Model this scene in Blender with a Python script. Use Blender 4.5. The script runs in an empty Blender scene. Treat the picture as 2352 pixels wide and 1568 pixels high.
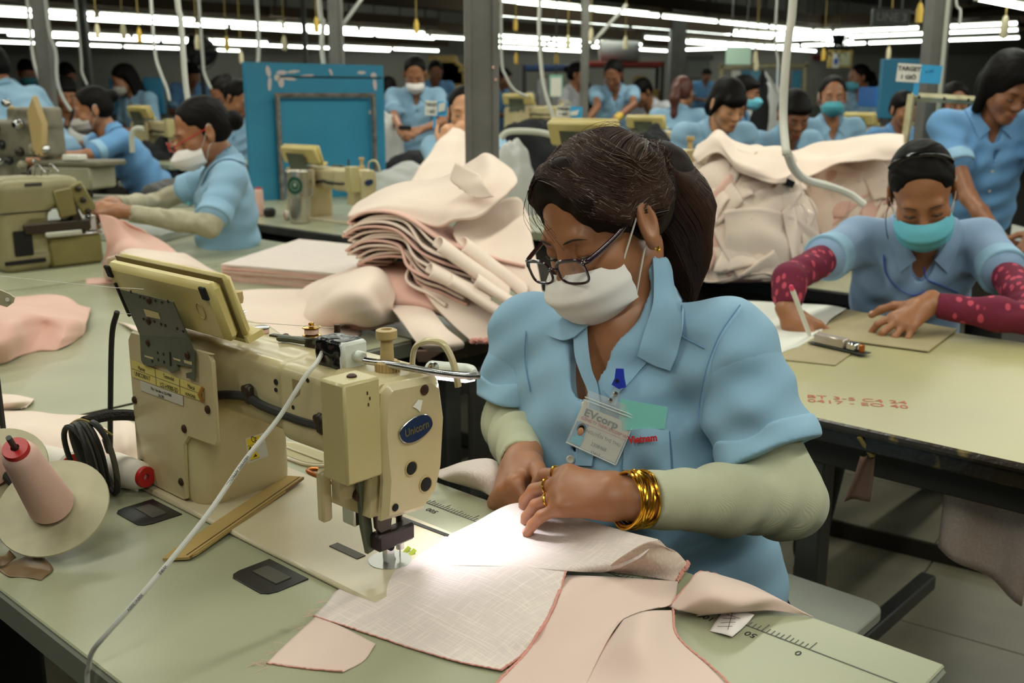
import bpy, bmesh, math, random
import numpy as np
from mathutils import Vector, Matrix
random.seed(7); RNG = np.random.default_rng(7)
SC = bpy.context.scene
COL = SC.collection
# ---------------------------------------------------------------- camera
CAMZ, PITCH, FOC = 1.275, math.radians(13.4), 2352.0
cam_d = bpy.data.cameras.new('camera'); cam_d.sensor_width = 36.0; cam_d.lens = 36.0
cam_d.clip_start = .05; cam_d.clip_end = 120
cam_d.dof.use_dof = True; cam_d.dof.focus_distance = 1.16; cam_d.dof.aperture_fstop = 7.5
cam = bpy.data.objects.new('camera', cam_d); COL.objects.link(cam)
cam.location = (0, 0, CAMZ); cam.rotation_euler = (math.pi/2 - PITCH, 0, 0)
SC.camera = cam
# ---------------------------------------------------------------- world, exposure
wd = bpy.data.worlds.new('world'); SC.world = wd; wd.use_nodes = True
wd.node_tree.nodes['Background'].inputs[0].default_value = (.75, .8, .7, 1)
wd.node_tree.nodes['Background'].inputs[1].default_value = .05
SC.view_settings.view_transform = 'Standard'; SC.view_settings.look = 'None'
SC.view_settings.gamma = 1.0; SC.view_settings.exposure = 0.0; SC.view_settings.use_curve_mapping = False
SC.cycles.max_bounces = 6; SC.cycles.diffuse_bounces = 3; SC.cycles.glossy_bounces = 3
SC.cycles.transmission_bounces = 6; SC.cycles.transparent_max_bounces = 8
SC.cycles.sample_clamp_indirect = 4.0; SC.cycles.caustics_reflective = False; SC.cycles.caustics_refractive = False
TUBE_COL = (.93, 1.0, .90)
LAMP_COL = (.98, 1.0, .86)
def area_lamp(name, loc, rz, sx, sy, power, col=LAMP_COL):
    l = bpy.data.lights.new(name, 'AREA'); l.shape = 'RECTANGLE'; l.size = sx; l.size_y = sy; l.energy = power; l.color = col
    o = bpy.data.objects.new(name, l); COL.objects.link(o); o.location = loc; o.rotation_euler = (0, 0, rz)
    return o
# ---------------------------------------------------------------- geometry helpers
_cp, _sp = math.cos(PITCH), math.sin(PITCH)
def A(*a): return np.array(a, float)
def ray(px, py):
    a = (px-1176)/FOC; b = (py-784)/FOC
    return A(a, _cp-b*_sp, -_sp-b*_cp)
def pz(px, py, z):                      # point at height z seen at a pixel of the survey
    r = ray(px, py); return A(0, 0, CAMZ) + r*((z-CAMZ)/r[2])
def pd(px, py, d):                      # point at horizontal distance d
    r = ray(px, py); return A(0, 0, CAMZ) + r*(d/r[1])
TZ = .77                                # height of the work tables
OT = pz(1858, 1491, TZ)                 # zero mark of the printed ruler
_e = pz(1025, 1172, TZ) - OT; _e /= np.linalg.norm(_e)
UX = _e; WX = A(-_e[1], _e[0], 0); ZX = A(0, 0, 1)
RZT = math.atan2(UX[1], UX[0])          # heading of the table's long axis
RT = np.stack([UX, WX, ZX], 1)          # table axes as columns
def T(u, w, z=0.0): return OT + UX*u + WX*w + ZX*z
def TA(pts): return np.array([T(*p) for p in pts])
def nrm(v): v = np.asarray(v, float); return v/np.linalg.norm(v)
def rotm(axis, ang):
    return np.array(Matrix.Rotation(ang, 3, Vector(axis)))
def cr(P, n, closed=False):             # Catmull-Rom curve through points
    P = np.asarray(P, float)
    if len(P) == 2 and not closed: return P[0] + (P[1]-P[0])*np.linspace(0, 1, n)[:, None]
    if closed: Q = np.vstack([P[-1:], P, P[:2]]); m = len(P)
    else: Q = np.vstack([2*P[0]-P[1], P, 2*P[-1]-P[-2]]); m = len(P)-1
    t = np.linspace(0, m, n, endpoint=not closed); i = np.minimum(t.astype(int), m-1); f = (t-i)[:, None]
    a, b, c, d = Q[i], Q[i+1], Q[i+2], Q[i+3]
    return .5*(2*b + (c-a)*f + (2*a-5*b+4*c-d)*f**2 + (3*b-a-3*c+d)*f**3)
def surf(net, m, n):                    # smooth surface through a net of points
    net = np.asarray(net, float)
    rows = np.stack([cr(r, n) for r in net])
    return np.stack([cr(rows[:, j], m) for j in range(n)], 1)
def wob(p, s, seed=0):                  # cheap smooth noise, about -1..1
    q = np.asarray(p)*s + seed*7.31
    x, y, z = q[..., 0], q[..., 1], q[..., 2]
    return (np.sin(x+1.7*np.sin(y*.8+z)) + np.sin(1.3*y+1.9*np.sin(z*.7+x*.6)+2) + np.sin(1.1*z+1.5*np.sin(x*.9+y*.5)+4))/3

class MB:                               # collects shapes, links them as ONE mesh
    def __init__(s): s.V = []; s.F = []; s.n = 0
    def add(s, V, F):
        V = np.asarray(V, float).reshape(-1, 3); s.V.append(V)
        s.F += [tuple(int(i)+s.n for i in f) for f in F]; s.n += len(V); return s
    def box(s, c, size, R=None, bev=0.0):
        hx, hy, hz = np.asarray(size, float)/2; b = min(bev, hx*.99, hy*.99, hz*.99)
        R = np.eye(3) if R is None else np.asarray(R); c = np.asarray(c, float)
        if b <= 0:
            V = [(x*hx, y*hy, z*hz) for x in (-1, 1) for y in (-1, 1) for z in (-1, 1)]
            F = [(0, 1, 3, 2), (4, 6, 7, 5), (0, 4, 5, 1), (2, 3, 7, 6), (0, 2, 6, 4), (1, 5, 7, 3)]
            return s.add(np.array(V) @ R.T + c, F)
        V = []; idx = {}
        for x in (-1, 1):
            for y in (-1, 1):
                for z in (-1, 1):
                    for k in range(3):
                        v = [x*(hx-b), y*(hy-b), z*(hz-b)]; v[k] += (x, y, z)[k]*b
                        idx[x, y, z, k] = len(V); V.append(v)
        F = []
        for k in range(3):
            a, d = [i for i in range(3) if i != k]
            for sg in (-1, 1):
                q = []
                for (p, r) in ((-1, -1), (1, -1), (1, 1), (-1, 1)):
                    t = [0, 0, 0]; t[k] = sg; t[a] = p; t[d] = r; q.append(idx[(*t, k)])
                flip = (sg > 0) != (k != 1)
                F.append(tuple(q[::-1] if flip else q))
        for k in range(3):
            a, d = [i for i in range(3) if i != k]
            for p in (-1, 1):
                for r in (-1, 1):
                    t0 = [0, 0, 0]; t1 = [0, 0, 0]; t0[k] = -1; t1[k] = 1
                    for t in (t0, t1): t[a] = p; t[d] = r
                    q = [idx[(*t0, a)], idx[(*t1, a)], idx[(*t1, d)], idx[(*t0, d)]]
                    F.append(tuple(q if (p*r > 0) != (k == 1) else q[::-1]))
        for x in (-1, 1):
            for y in (-1, 1):
                for z in (-1, 1):
                    q = [idx[x, y, z, k] for k in range(3)]; F.append(tuple(q if x*y*z > 0 else q[::-1]))
        return s.add(np.array(V) @ R.T + c, F)
    def prism(s, poly, h0, h1, o=(0, 0, 0), R=None, bev=0.0):   # poly in local xy, extruded along local z
        R = np.eye(3) if R is None else np.asarray(R); o = np.asarray(o, float)
        P = np.asarray(poly, float); n = len(P)
        if np.sum(P[:, 0]*np.roll(P[:, 1], -1) - np.roll(P[:, 0], -1)*P[:, 1]) < 0: P = P[::-1]
        e = np.roll(P, -1, 0)-P; e /= np.linalg.norm(e, axis=1)[:, None]+1e-12
        nr = np.stack([e[:, 1], -e[:, 0]], 1); n0 = np.roll(nr, 1, 0); vn = (nr+n0)/np.maximum(1+(nr*n0).sum(1), .35)[:, None]
        rings = [(P, h0), (P, h1)] if bev <= 0 else [(P-vn*bev, h0), (P, h0+bev), (P, h1-bev), (P-vn*bev, h1)]
        V = np.vstack([np.c_[q, np.full(n, h)] for q, h in rings]); F = [tuple(range(n))[::-1]]
        for k in range(len(rings)-1):
            for i in range(n):
                j = (i+1) % n; F.append((k*n+i, k*n+j, (k+1)*n+j, (k+1)*n+i))
        F.append(tuple(range((len(rings)-1)*n, len(rings)*n)))
        return s.add(V @ R.T + o, F)
    def tube(s, pts, r, n=8, cap=True, closed=False, flat=1.0, up=None):
        P = np.asarray(pts, float); m = len(P); r = np.broadcast_to(np.asarray(r, float), (m,))
        tg = np.gradient(P, axis=0) if not closed else np.roll(P, -1, 0)-np.roll(P, 1, 0)
        tg /= np.linalg.norm(tg, axis=1)[:, None]+1e-12
        a = np.asarray(up, float) if up is not None else (A(0, 0, 1) if abs(tg[0][2]) < .9 else A(1, 0, 0))
        ang = np.linspace(0, 2*math.pi, n, endpoint=False); V = []
        x = a-tg[0]*(a @ tg[0]); x /= np.linalg.norm(x)
        for i in range(m):
            x = x-tg[i]*(x @ tg[i]); x /= np.linalg.norm(x)+1e-12; y = np.cross(tg[i], x)
            V.append(P[i]+r[i]*(np.cos(ang)[:, None]*x*flat+np.sin(ang)[:, None]*y))
        F = []; mm = m if closed else m-1
        for i in range(mm):
            for j in range(n):
                k = (j+1) % n; i2 = (i+1) % m
                F.append((i*n+j, i*n+k, i2*n+k, i2*n+j))
        if cap and not closed: F += [tuple(range(n))[::-1], tuple(range((m-1)*n, m*n))]
        return s.add(np.vstack(V), F)
    def lathe(s, prof, o=(0, 0, 0), axis=(0, 0, 1), n=20, cap=True):
        ax = nrm(axis); a = A(1, 0, 0) if abs(ax[0]) < .8 else A(0, 1, 0)
        x = nrm(a-ax*(a @ ax)); y = np.cross(ax, x); ang = np.linspace(0, 2*math.pi, n, endpoint=False)
        V = np.vstack([np.asarray(o, float)+ax*z+max(r, 1e-5)*(np.cos(ang)[:, None]*x+np.sin(ang)[:, None]*y) for r, z in prof]); F = []
        for i in range(len(prof)-1):
            for j in range(n):
                k = (j+1) % n; F.append((i*n+j, i*n+k, (i+1)*n+k, (i+1)*n+j))
        if cap: F += [tuple(range(n))[::-1], tuple(range((len(prof)-1)*n, len(prof)*n))]
        return s.add(V, F)
    def ball(s, c, r, n=10, R=None):
        r = np.broadcast_to(np.asarray(r, float), (3,)); R = np.eye(3) if R is None else np.asarray(R)
        th = np.linspace(0, math.pi, n+1)[1:-1]; ph = np.linspace(0, 2*math.pi, 2*n, endpoint=False); m = 2*n
        V = [(0, 0, 1)]+[(math.sin(t)*math.cos(p), math.sin(t)*math.sin(p), math.cos(t)) for t in th for p in ph]+[(0, 0, -1)]
        F = [(0, 1+j, 1+(j+1) % m) for j in range(m)]
        for i in range(n-2):
            for j in range(m):
                k = (j+1) % m; F.append((1+i*m+j, 1+(i+1)*m+j, 1+(i+1)*m+k, 1+i*m+k))
        L = len(V)-1; F += [(L, L-m+(j+1) % m, L-m+j) for j in range(m)]
        return s.add((np.array(V)*r) @ R.T+np.asarray(c, float), F)
    def patch(s, G, wrap=False):
        m, n, _ = G.shape; F = []
        for i in range(m-1):
            for j in range(n if wrap else n-1):
                k = (j+1) % n; F.append((i*n+j, i*n+k, (i+1)*n+k, (i+1)*n+j))
        return s.add(G.reshape(-1, 3), F)
    def sheet(s, G, th):                 # a grid with thickness
        m, n, _ = G.shape
        du = np.gradient(G, axis=0); dv = np.gradient(G, axis=1); N = np.cross(du, dv)
        N /= np.linalg.norm(N, axis=2)[..., None]+1e-12
        B = G-N*th; V = np.vstack([G.reshape(-1, 3), B.reshape(-1, 3)]); q = m*n; F = []
        for i in range(m-1):
            for j in range(n-1):
                a, b, c, d = i*n+j, i*n+j+1, (i+1)*n+j+1, (i+1)*n+j
                F += [(d, c, b, a), (q+a, q+b, q+c, q+d)]
        edge = [j for j in range(n)]+[i*n+n-1 for i in range(1, m)]+[(m-1)*n+j for j in range(n-2, -1, -1)]+[i*n for i in range(m-2, 0, -1)]
        for a, b in zip(edge, edge[1:]+edge[:1]): F.append((a, b, q+b, q+a))
        return s.add(V, F)
    def build(s, name, m, parent=None, smooth=True, ang=40):
        return mk(name, np.vstack(s.V), s.F, m, parent, smooth, ang)
OFF = {}
def mk(name, V, F, m, parent=None, smooth=True, ang=40):
    me = bpy.data.meshes.new(name)
    off = OFF.get(parent.name, A(0, 0, 0)) if parent else A(0, 0, 0)
    V = np.asarray(V, float)
    org = A(0, 0, 0) if parent else A(V[:, 0].mean(), V[:, 1].mean(), V[:, 2].min())
    me.from_pydata((V-off-org).tolist(), [], F if isinstance(F, list) else F.tolist())
    me.update()
    bm = bmesh.new(); bm.from_mesh(me); bmesh.ops.recalc_face_normals(bm, faces=bm.faces); bm.to_mesh(me); bm.free()
    if smooth:
        me.shade_smooth()
        if ang < 180: me.set_sharp_from_angle(angle=math.radians(ang))
    o = bpy.data.objects.new(name, me); COL.objects.link(o)
    if m is not None: me.materials.append(m)
    if parent: o.parent = parent; OFF[o.name] = off
    else: o.location = org; OFF[o.name] = org
    return o
def tag(o, label=None, cat=None, group=None, kind=None):
    if label: o['label'] = label
    if cat: o['category'] = cat
    if group: o['group'] = group
    if kind: o['kind'] = kind
    return o
def thing(name, label, cat, loc, group=None):
    o = bpy.data.objects.new(name, None); COL.objects.link(o); o.empty_display_size = .05
    o.location = tuple(loc); OFF[o.name] = np.asarray(loc, float)
    return tag(o, label, cat, group)
def lab(o, text): o['label'] = text; return o
def copy_tree(o, loc=None, rz=None, label=None, group=None, parent=None, scale=None):
    c = o.copy(); COL.objects.link(c); OFF[c.name] = OFF.get(o.name, A(0, 0, 0))
    if parent: c.parent = parent
    for ch in o.children: copy_tree(ch, parent=c)
    if loc is not None: c.location = tuple(loc); OFF[c.name] = np.asarray(loc, float)
    if rz is not None: c.rotation_euler = (0, 0, rz)
    if scale is not None: c.scale = (scale,)*3
    if label: c['label'] = label
    if group: c['group'] = group
    return c
def text_part(name, body, o, R, size, m, parent, align='CENTER', ext=.0003, bold=0.0, squash=1.0, shear=0):
    cu = bpy.data.curves.new(name, 'FONT'); cu.body = body; cu.size = size; cu.align_x = align; cu.align_y = 'CENTER'
    cu.extrude = ext; cu.offset = bold; cu.resolution_u = 3; cu.shear = shear
    t = bpy.data.objects.new(name, cu); COL.objects.link(t)
    me = bpy.data.meshes.new_from_object(t.evaluated_get(bpy.context.evaluated_depsgraph_get()))
    bpy.data.objects.remove(t)
    V = np.array([v.co[:] for v in me.vertices]); F = [tuple(p.vertices) for p in me.polygons]
    V[:, 0] *= squash
    return mk(name, V @ np.asarray(R).T+np.asarray(o, float), F, m, parent, smooth=False)
def fr(x, y):                            # frame from x axis and rough y axis -> columns x,y,z
    x = nrm(x); z = nrm(np.cross(x, y)); return np.stack([x, np.cross(z, x), z], 1)
# ---------------------------------------------------------------- materials
def lin(c):
    return tuple(((v/255)/12.92 if v/255 <= .04045 else ((v/255+.055)/1.055)**2.4) for v in c)
def mat(name, col, rough=.5, metal=0.0, var=None, bump=None, spec=.5, emit=None, alpha=None, trans=0.0, sheen=0.0, coat=0.0, sub=0.0,
        stripes=None, dots=None, speck=None, weave=None, aniso=None):
    m = bpy.data.materials.new(name); m.use_nodes = True; nt = m.node_tree; N = nt.nodes; L = nt.links
    b = N['Principled BSDF']; c = (*lin(col), 1)
    b.inputs['Base Color'].default_value = c; b.inputs['Roughness'].default_value = rough; b.inputs['Metallic'].default_value = metal
    b.inputs['Specular IOR Level'].default_value = spec
    if trans: b.inputs['Transmission Weight'].default_value = trans; b.inputs['IOR'].default_value = 1.45
    if sheen: b.inputs['Sheen Weight'].default_value = sheen
    if coat: b.inputs['Coat Weight'].default_value = coat; b.inputs['Coat Roughness'].default_value = .15
    if sub: b.inputs['Subsurface Weight'].default_value = sub; b.inputs['Subsurface Radius'].default_value = (.012, .005, .003); b.inputs['Subsurface Scale'].default_value = 1.0
    if alpha is not None: b.inputs['Alpha'].default_value = alpha
    if emit: b.inputs['Emission Color'].default_value = (*emit[0], 1); b.inputs['Emission Strength'].default_value = emit[1]
    tc = N.new('ShaderNodeTexCoord'); last = None
    def noise(scale, detail=3, stretch=None):
        n = N.new('ShaderNodeTexNoise'); n.inputs['Scale'].default_value = scale; n.inputs['Detail'].default_value = detail
        if stretch:
            mp = N.new('ShaderNodeMapping'); mp.inputs['Scale'].default_value = stretch; L.new(tc.outputs['Object'], mp.inputs[0]); L.new(mp.outputs[0], n.inputs['Vector'])
        else: L.new(tc.outputs['Object'], n.inputs['Vector'])
        return n
    def mix(fac, other, prev):
        x = N.new('ShaderNodeMix'); x.data_type = 'RGBA'; L.new(fac, x.inputs['Factor'])
        if prev is None: x.inputs['A'].default_value = c
        else: L.new(prev, x.inputs['A'])
        x.inputs['B'].default_value = (*lin(other), 1); return x.outputs['Result']
    def ramp(src, lo, hi):
        r = N.new('ShaderNodeMapRange'); r.inputs['From Min'].default_value = lo; r.inputs['From Max'].default_value = hi; L.new(src, r.inputs['Value']); return r.outputs[0]
    if var:                              # (scale, other colour[, lo, hi[, stretch]])
        n = noise(var[0], 4, var[4] if len(var) > 4 else None)
        last = mix(ramp(n.outputs['Fac'], var[2] if len(var) > 2 else .35, var[3] if len(var) > 3 else .7), var[1], last)
    if speck:                            # (scale, colour, threshold)
        n = noise(speck[0], 2); last = mix(ramp(n.outputs['Fac'], speck[2], speck[2]+.03), speck[1], last)
    if dots:                             # (scale, colour, radius[, stretch])
        v = N.new('ShaderNodeTexVoronoi'); v.inputs['Scale'].default_value = dots[0]
        mp = N.new('ShaderNodeMapping'); mp.inputs['Scale'].default_value = dots[3] if len(dots) > 3 else (1, 1, 1)
        L.new(tc.outputs['Object'], mp.inputs[0]); L.new(mp.outputs[0], v.inputs['Vector'])
        last = mix(ramp(v.outputs['Distance'], dots[2]+.06, dots[2]), dots[1], last)
    hgt = None
    if weave:                            # (scale, colour) fine threads running both ways, along the table
        acc = None
        for k in (0, 1):
            mp = N.new('ShaderNodeMapping'); mp.inputs['Rotation'].default_value = (0, 0, -RZT); mp2 = N.new('ShaderNodeMapping')
            mp2.inputs['Scale'].default_value = (weave[0], weave[0]*.03, weave[0]*.3) if k else (weave[0]*.03, weave[0], weave[0]*.3)
            L.new(tc.outputs['Object'], mp.inputs[0]); L.new(mp.outputs[0], mp2.inputs[0])
            n = N.new('ShaderNodeTexNoise'); n.inputs['Scale'].default_value = 1; n.inputs['Detail'].default_value = 3; L.new(mp2.outputs[0], n.inputs['Vector'])
            last = mix(ramp(n.outputs['Fac'], .52, .78), weave[1], last)
            if acc is None: acc = n.outputs['Fac']
            else:
                a = N.new('ShaderNodeMath'); a.operation = 'ADD'; L.new(acc, a.inputs[0]); L.new(n.outputs['Fac'], a.inputs[1]); acc = a.outputs[0]
        hgt = acc
    if last is not None: L.new(last, b.inputs['Base Color'])
    if stripes:                          # (scale, strength, axis) ribbed relief
        w = N.new('ShaderNodeTexWave'); w.inputs['Scale'].default_value = stripes[0]; w.inputs['Distortion'].default_value = stripes[3] if len(stripes) > 3 else 0
        w.bands_direction = stripes[2]; L.new(tc.outputs['Object'], w.inputs['Vector'])
        bp = N.new('ShaderNodeBump'); bp.inputs['Strength'].default_value = stripes[1]; bp.inputs['Distance'].default_value = .002
        L.new(w.outputs['Fac'], bp.inputs['Height']); L.new(bp.outputs[0], b.inputs['Normal'])
    if bump or hgt is not None:
        bp = N.new('ShaderNodeBump'); bp.inputs['Strength'].default_value = bump[1] if bump else .35; bp.inputs['Distance'].default_value = bump[2] if bump and len(bump) > 2 else .002
        if hgt is not None: L.new(hgt, bp.inputs['Height'])
        else: L.new(noise(bump[0], 3, bump[3] if len(bump) > 3 else None).outputs['Fac'], bp.inputs['Height'])
        L.new(bp.outputs[0], b.inputs['Normal'])
    return m
# ---------------------------------------------------------------- smooth solids (signed distance -> one continuous surface)
def cap(a, b, ra, rb=None, k=.015): return ('cap', A(*a), A(*b), ra, ra if rb is None else rb, k, 1)
def ell(c, r, R=None, k=.015): return ('ell', A(*c), A(*np.broadcast_to(np.asarray(r, float), (3,))), np.eye(3) if R is None else np.asarray(R), k, 1)
def blk(c, h, rd=.005, R=None, k=.01): return ('box', A(*c), A(*h), rd, np.eye(3) if R is None else np.asarray(R), k, 1)
def cut(p, k=None): return (*p[:-2], p[-2] if k is None else k, -1)
def half(p, n, k=.003): return ('half', A(*p), nrm(n), k, -1)      # removes the side the normal points to
def keep(p, k=.003): return (*p[:-2], k, 0)                        # intersect
def _dist(p, P):
    t = p[0]
    if t == 'cap':
        a, b, ra, rb = p[1:5]; ab = b-a; l2 = ab @ ab+1e-12
        h = np.clip(((P-a) @ ab)/l2, 0, 1)
        return np.linalg.norm(P-a-h[:, None]*ab, axis=1)-(ra+(rb-ra)*h)
    if t == 'ell':
        q = (P-p[1]) @ p[3]; r = p[2]; k0 = np.linalg.norm(q/r, axis=1); k1 = np.linalg.norm(q/(r*r), axis=1)+1e-9
        return k0*(k0-1)/k1
    if t == 'box':
        q = np.abs((P-p[1]) @ p[4])-(p[2]-p[3])
        return np.linalg.norm(np.maximum(q, 0), axis=1)+np.minimum(q.max(1), 0)-p[3]
    if t == 'half': return (P-p[1]) @ -p[2]
def _bb(p):
    if p[0] == 'cap': r = max(p[3], p[4]); return np.minimum(p[1], p[2])-r, np.maximum(p[1], p[2])+r
    if p[0] == 'ell': r = p[2].max(); return p[1]-r, p[1]+r
    if p[0] == 'box': r = np.linalg.norm(p[2]); return p[1]-r, p[1]+r
def sd(prims, P, fn=None, lo=None, hi=None):
    d = np.full(len(P), 9.0)
    for p in prims:
        op = p[-1]; k = p[-2]
        if op == 1:
            if lo is not None:
                b0, b1 = _bb(p); g = np.maximum(np.maximum(b0-hi, lo-b1), 0)
                if g @ g > .0030: continue
            e = _dist(p, P)
            h = np.maximum(k-np.abs(d-e), 0)/max(k, 1e-6); d = np.minimum(d, e)-h*h*k*.25
        else:
            e = _dist(p, P)
            if op == -1: e = -e
            h = np.maximum(k-np.abs(d-e), 0)/max(k, 1e-6); d = np.maximum(d, e)+h*h*k*.25
    if fn is not None: d = d+fn(P)
    return d
def sdf_mesh(prims, vox, fn=None, box=None):
    pos = [p for p in prims if p[-1] == 1]
    if box is None:
        lo = np.min([_bb(p)[0] for p in pos], 0)-3*vox; hi = np.max([_bb(p)[1] for p in pos], 0)+3*vox
    else: lo, hi = A(*box[0]), A(*box[1])
    B = 8; bs = vox*B; nb = np.ceil((hi-lo)/bs).astype(int)+1
    I = np.stack(np.meshgrid(*[np.arange(n) for n in nb], indexing='ij'), -1).reshape(-1, 3)
    c = lo+(I+.5)*bs; dd = sd(prims, c, fn); I = I[np.abs(dd) < bs*1.0+.008]; q = I//2; I = I[np.lexsort((q[:, 2], q[:, 1], q[:, 0]))]
    n = B+1; g = np.stack(np.meshgrid(*[np.arange(n)]*3, indexing='ij'), -1).reshape(-1, 3)
    D = np.empty((len(I), n*n*n), np.float32); step = 8
    for s in range(0, len(I), step):
        J = I[s:s+step]; P = (lo+(J[:, None, :]*B+g[None])*vox).reshape(-1, 3)
        D[s:s+step] = sd(prims, P, fn, P.min(0), P.max(0)).reshape(len(J), -1)
    D = D.reshape(len(I), n, n, n); S = D < 0
    off = [(x, y, z) for x in (0, 1) for y in (0, 1) for z in (0, 1)]
    cnt = sum(S[:, x:x+B, y:y+B, z:z+B].astype(np.int8) for x, y, z in off)
    act = np.argwhere((cnt > 0) & (cnt < 8)); bi, ci = act[:, 0], act[:, 1:]
    v8 = {o: D[bi, ci[:, 0]+o[0], ci[:, 1]+o[1], ci[:, 2]+o[2]] for o in off}
    acc = np.zeros((len(act), 3)); num = np.zeros(len(act))
    for o in off:
        for k in range(3):
            if o[k] == 0:
                q = list(o); q[k] = 1; a, b = v8[o], v8[tuple(q)]; m = (a < 0) != (b < 0)
                t = np.where(m, a/np.where(m, a-b, 1), 0); pt = np.tile(np.array(o, float), (len(act), 1)); pt[:, k] += t
                acc += pt*m[:, None]; num += m
    G = I[bi]*B+ci; V = lo+(G+acc/num[:, None])*vox
    dim = nb*B+2; key = (G[:, 0]*dim[1]+G[:, 1])*dim[2]+G[:, 2]
    order = np.argsort(key); sk = key[order]; F = []
    for k in range(3):
        q = [0, 0, 0]; q[k] = 1; a = S[:, :B, :B, :B]; b = S[:, q[0]:q[0]+B, q[1]:q[1]+B, q[2]:q[2]+B]
        e = np.argwhere(a != b); eb = e[:, 0]; E = I[eb]*B+e[:, 1:]; ins = a[eb, e[:, 1], e[:, 2], e[:, 3]]
        i1, i2 = (k+1) % 3, (k+2) % 3; quad = []; ok = np.ones(len(E), bool)
        for d1, d2 in ((0, 0), (-1, 0), (-1, -1), (0, -1)):
            X = E.copy(); X[:, i1] += d1; X[:, i2] += d2
            kk = (X[:, 0]*dim[1]+X[:, 1])*dim[2]+X[:, 2]; p = np.clip(np.searchsorted(sk, kk), 0, len(sk)-1)
            ok &= sk[p] == kk; quad.append(order[p])
        Q = np.stack(quad, 1); Q[~ins] = Q[~ins][:, ::-1]; F.append(Q[ok])
    return V, np.vstack(F)
def relax(V, F, it=1, w=.5):
    e = np.vstack([F[:, [0, 1]], F[:, [1, 2]], F[:, [2, 3]], F[:, [3, 0]]]); e = np.vstack([e, e[:, ::-1]])
    for _ in range(it):
        s = np.zeros_like(V); n = np.zeros(len(V)); np.add.at(s, e[:, 0], V[e[:, 1]]); np.add.at(n, e[:, 0], 1)
        V = V*(1-w)+w*s/np.maximum(n, 1)[:, None]
    return V
def solid(name, prims, vox, m, parent=None, fn=None, it=1, disp=None):
    V, F = sdf_mesh(prims, vox, fn)
    V = relax(V, F, it)
    if disp: V = disp(V)
    return mkq(name, V, F, m, parent)
def mkq(name, V, F, m, parent):          # fast quad mesh from arrays
    me = bpy.data.meshes.new(name); off = OFF.get(parent.name, A(0, 0, 0)) if parent else V.mean(0)
    nf = len(F); me.vertices.add(len(V)); me.loops.add(nf*4); me.polygons.add(nf)
    me.vertices.foreach_set('co', (V-off).astype(np.float32).ravel()); me.loops.foreach_set('vertex_index', F.astype(np.int32).ravel())
    me.polygons.foreach_set('loop_start', np.arange(0, nf*4, 4, dtype=np.int32)); me.update(calc_edges=True); me.shade_smooth()
    o = bpy.data.objects.new(name, me); COL.objects.link(o); me.materials.append(m)
    if parent: o.parent = parent
    else: o.location = tuple(off)
    OFF[o.name] = off
    return o
# ---------------------------------------------------------------- lamps out of frame, over the work lines
for _u in (-2.1, -.5, 1.1, 2.7, 4.3, 5.9):
    for _w in (-6.4, -4.9, -3.4, -1.9, -.4, 1.1):
        _p = T(_u, _w); _a = (_p[2]-CAMZ)
        if _p[1] > 9: continue
        area_lamp('ceiling_tube_light', (_p[0], _p[1], 2.2), RZT+math.pi/2, 1.25, .10, 10.0)
# ---------------------------------------------------------------- materials shared by the hall
M = {}
M['wall'] = mat('wall_paint', (156, 152, 142), .8, var=(.6, (140, 136, 126)))
M['wall_low'] = mat('wall_dado_paint', (112, 112, 104), .7)
M['ceil'] = mat('dark_ceiling', (62, 58, 50), .9, var=(.8, (44, 42, 36)))  # dark colour carries the shade above the downward lamps
M['tile'] = mat('floor_tile', (124, 118, 98), .45, var=(4, (104, 100, 84)), bump=(30, .08))
M['grout'] = mat('floor_grout', (52, 48, 40), .9)
M['steel'] = mat('painted_steel', (112, 110, 104), .5, var=(6, (92, 90, 84)), bump=(40, .1))
M['steel_dark'] = mat('dark_steel', (62, 62, 58), .5, var=(8, (44, 44, 40)))
M['rust'] = mat('rusty_seam', (74, 54, 40), .8)
M['brown_rail'] = mat('brown_rail', (96, 78, 54), .7)
M['tube'] = mat('lamp_tube', (255, 255, 250), .3, emit=(TUBE_COL, 10.0))
M['batten'] = mat('lamp_batten', (190, 190, 175), .5)
M['hose'] = mat('white_hose', (215, 214, 205), .55, stripes=(160, .5, 'Z'))
M['hose_plain'] = mat('white_wrapped_hose', (226, 222, 212), .6, bump=(60, .4))
M['cord'] = mat('yellow_pull_handle', (216, 178, 70), .5)
M['cordw'] = mat('cream_pull_handle', (220, 208, 170), .5)
M['string'] = mat('cord_string', (150, 130, 70), .8)
M['blue_panel'] = mat('blue_panel_paint', (50, 138, 172), .36, var=(3, (42, 124, 158)))
M['blue_dark'] = mat('blue_partition_paint', (36, 116, 150), .5, var=(2, (30, 100, 132)))
M['black'] = mat('black_plastic', (22, 22, 22), .4)
M['white'] = mat('white_paper', (226, 224, 214), .8)
M['ink'] = mat('black_ink', (26, 26, 28), .7)
M['red_ink'] = mat('red_ink', (190, 34, 40), .7)
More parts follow.
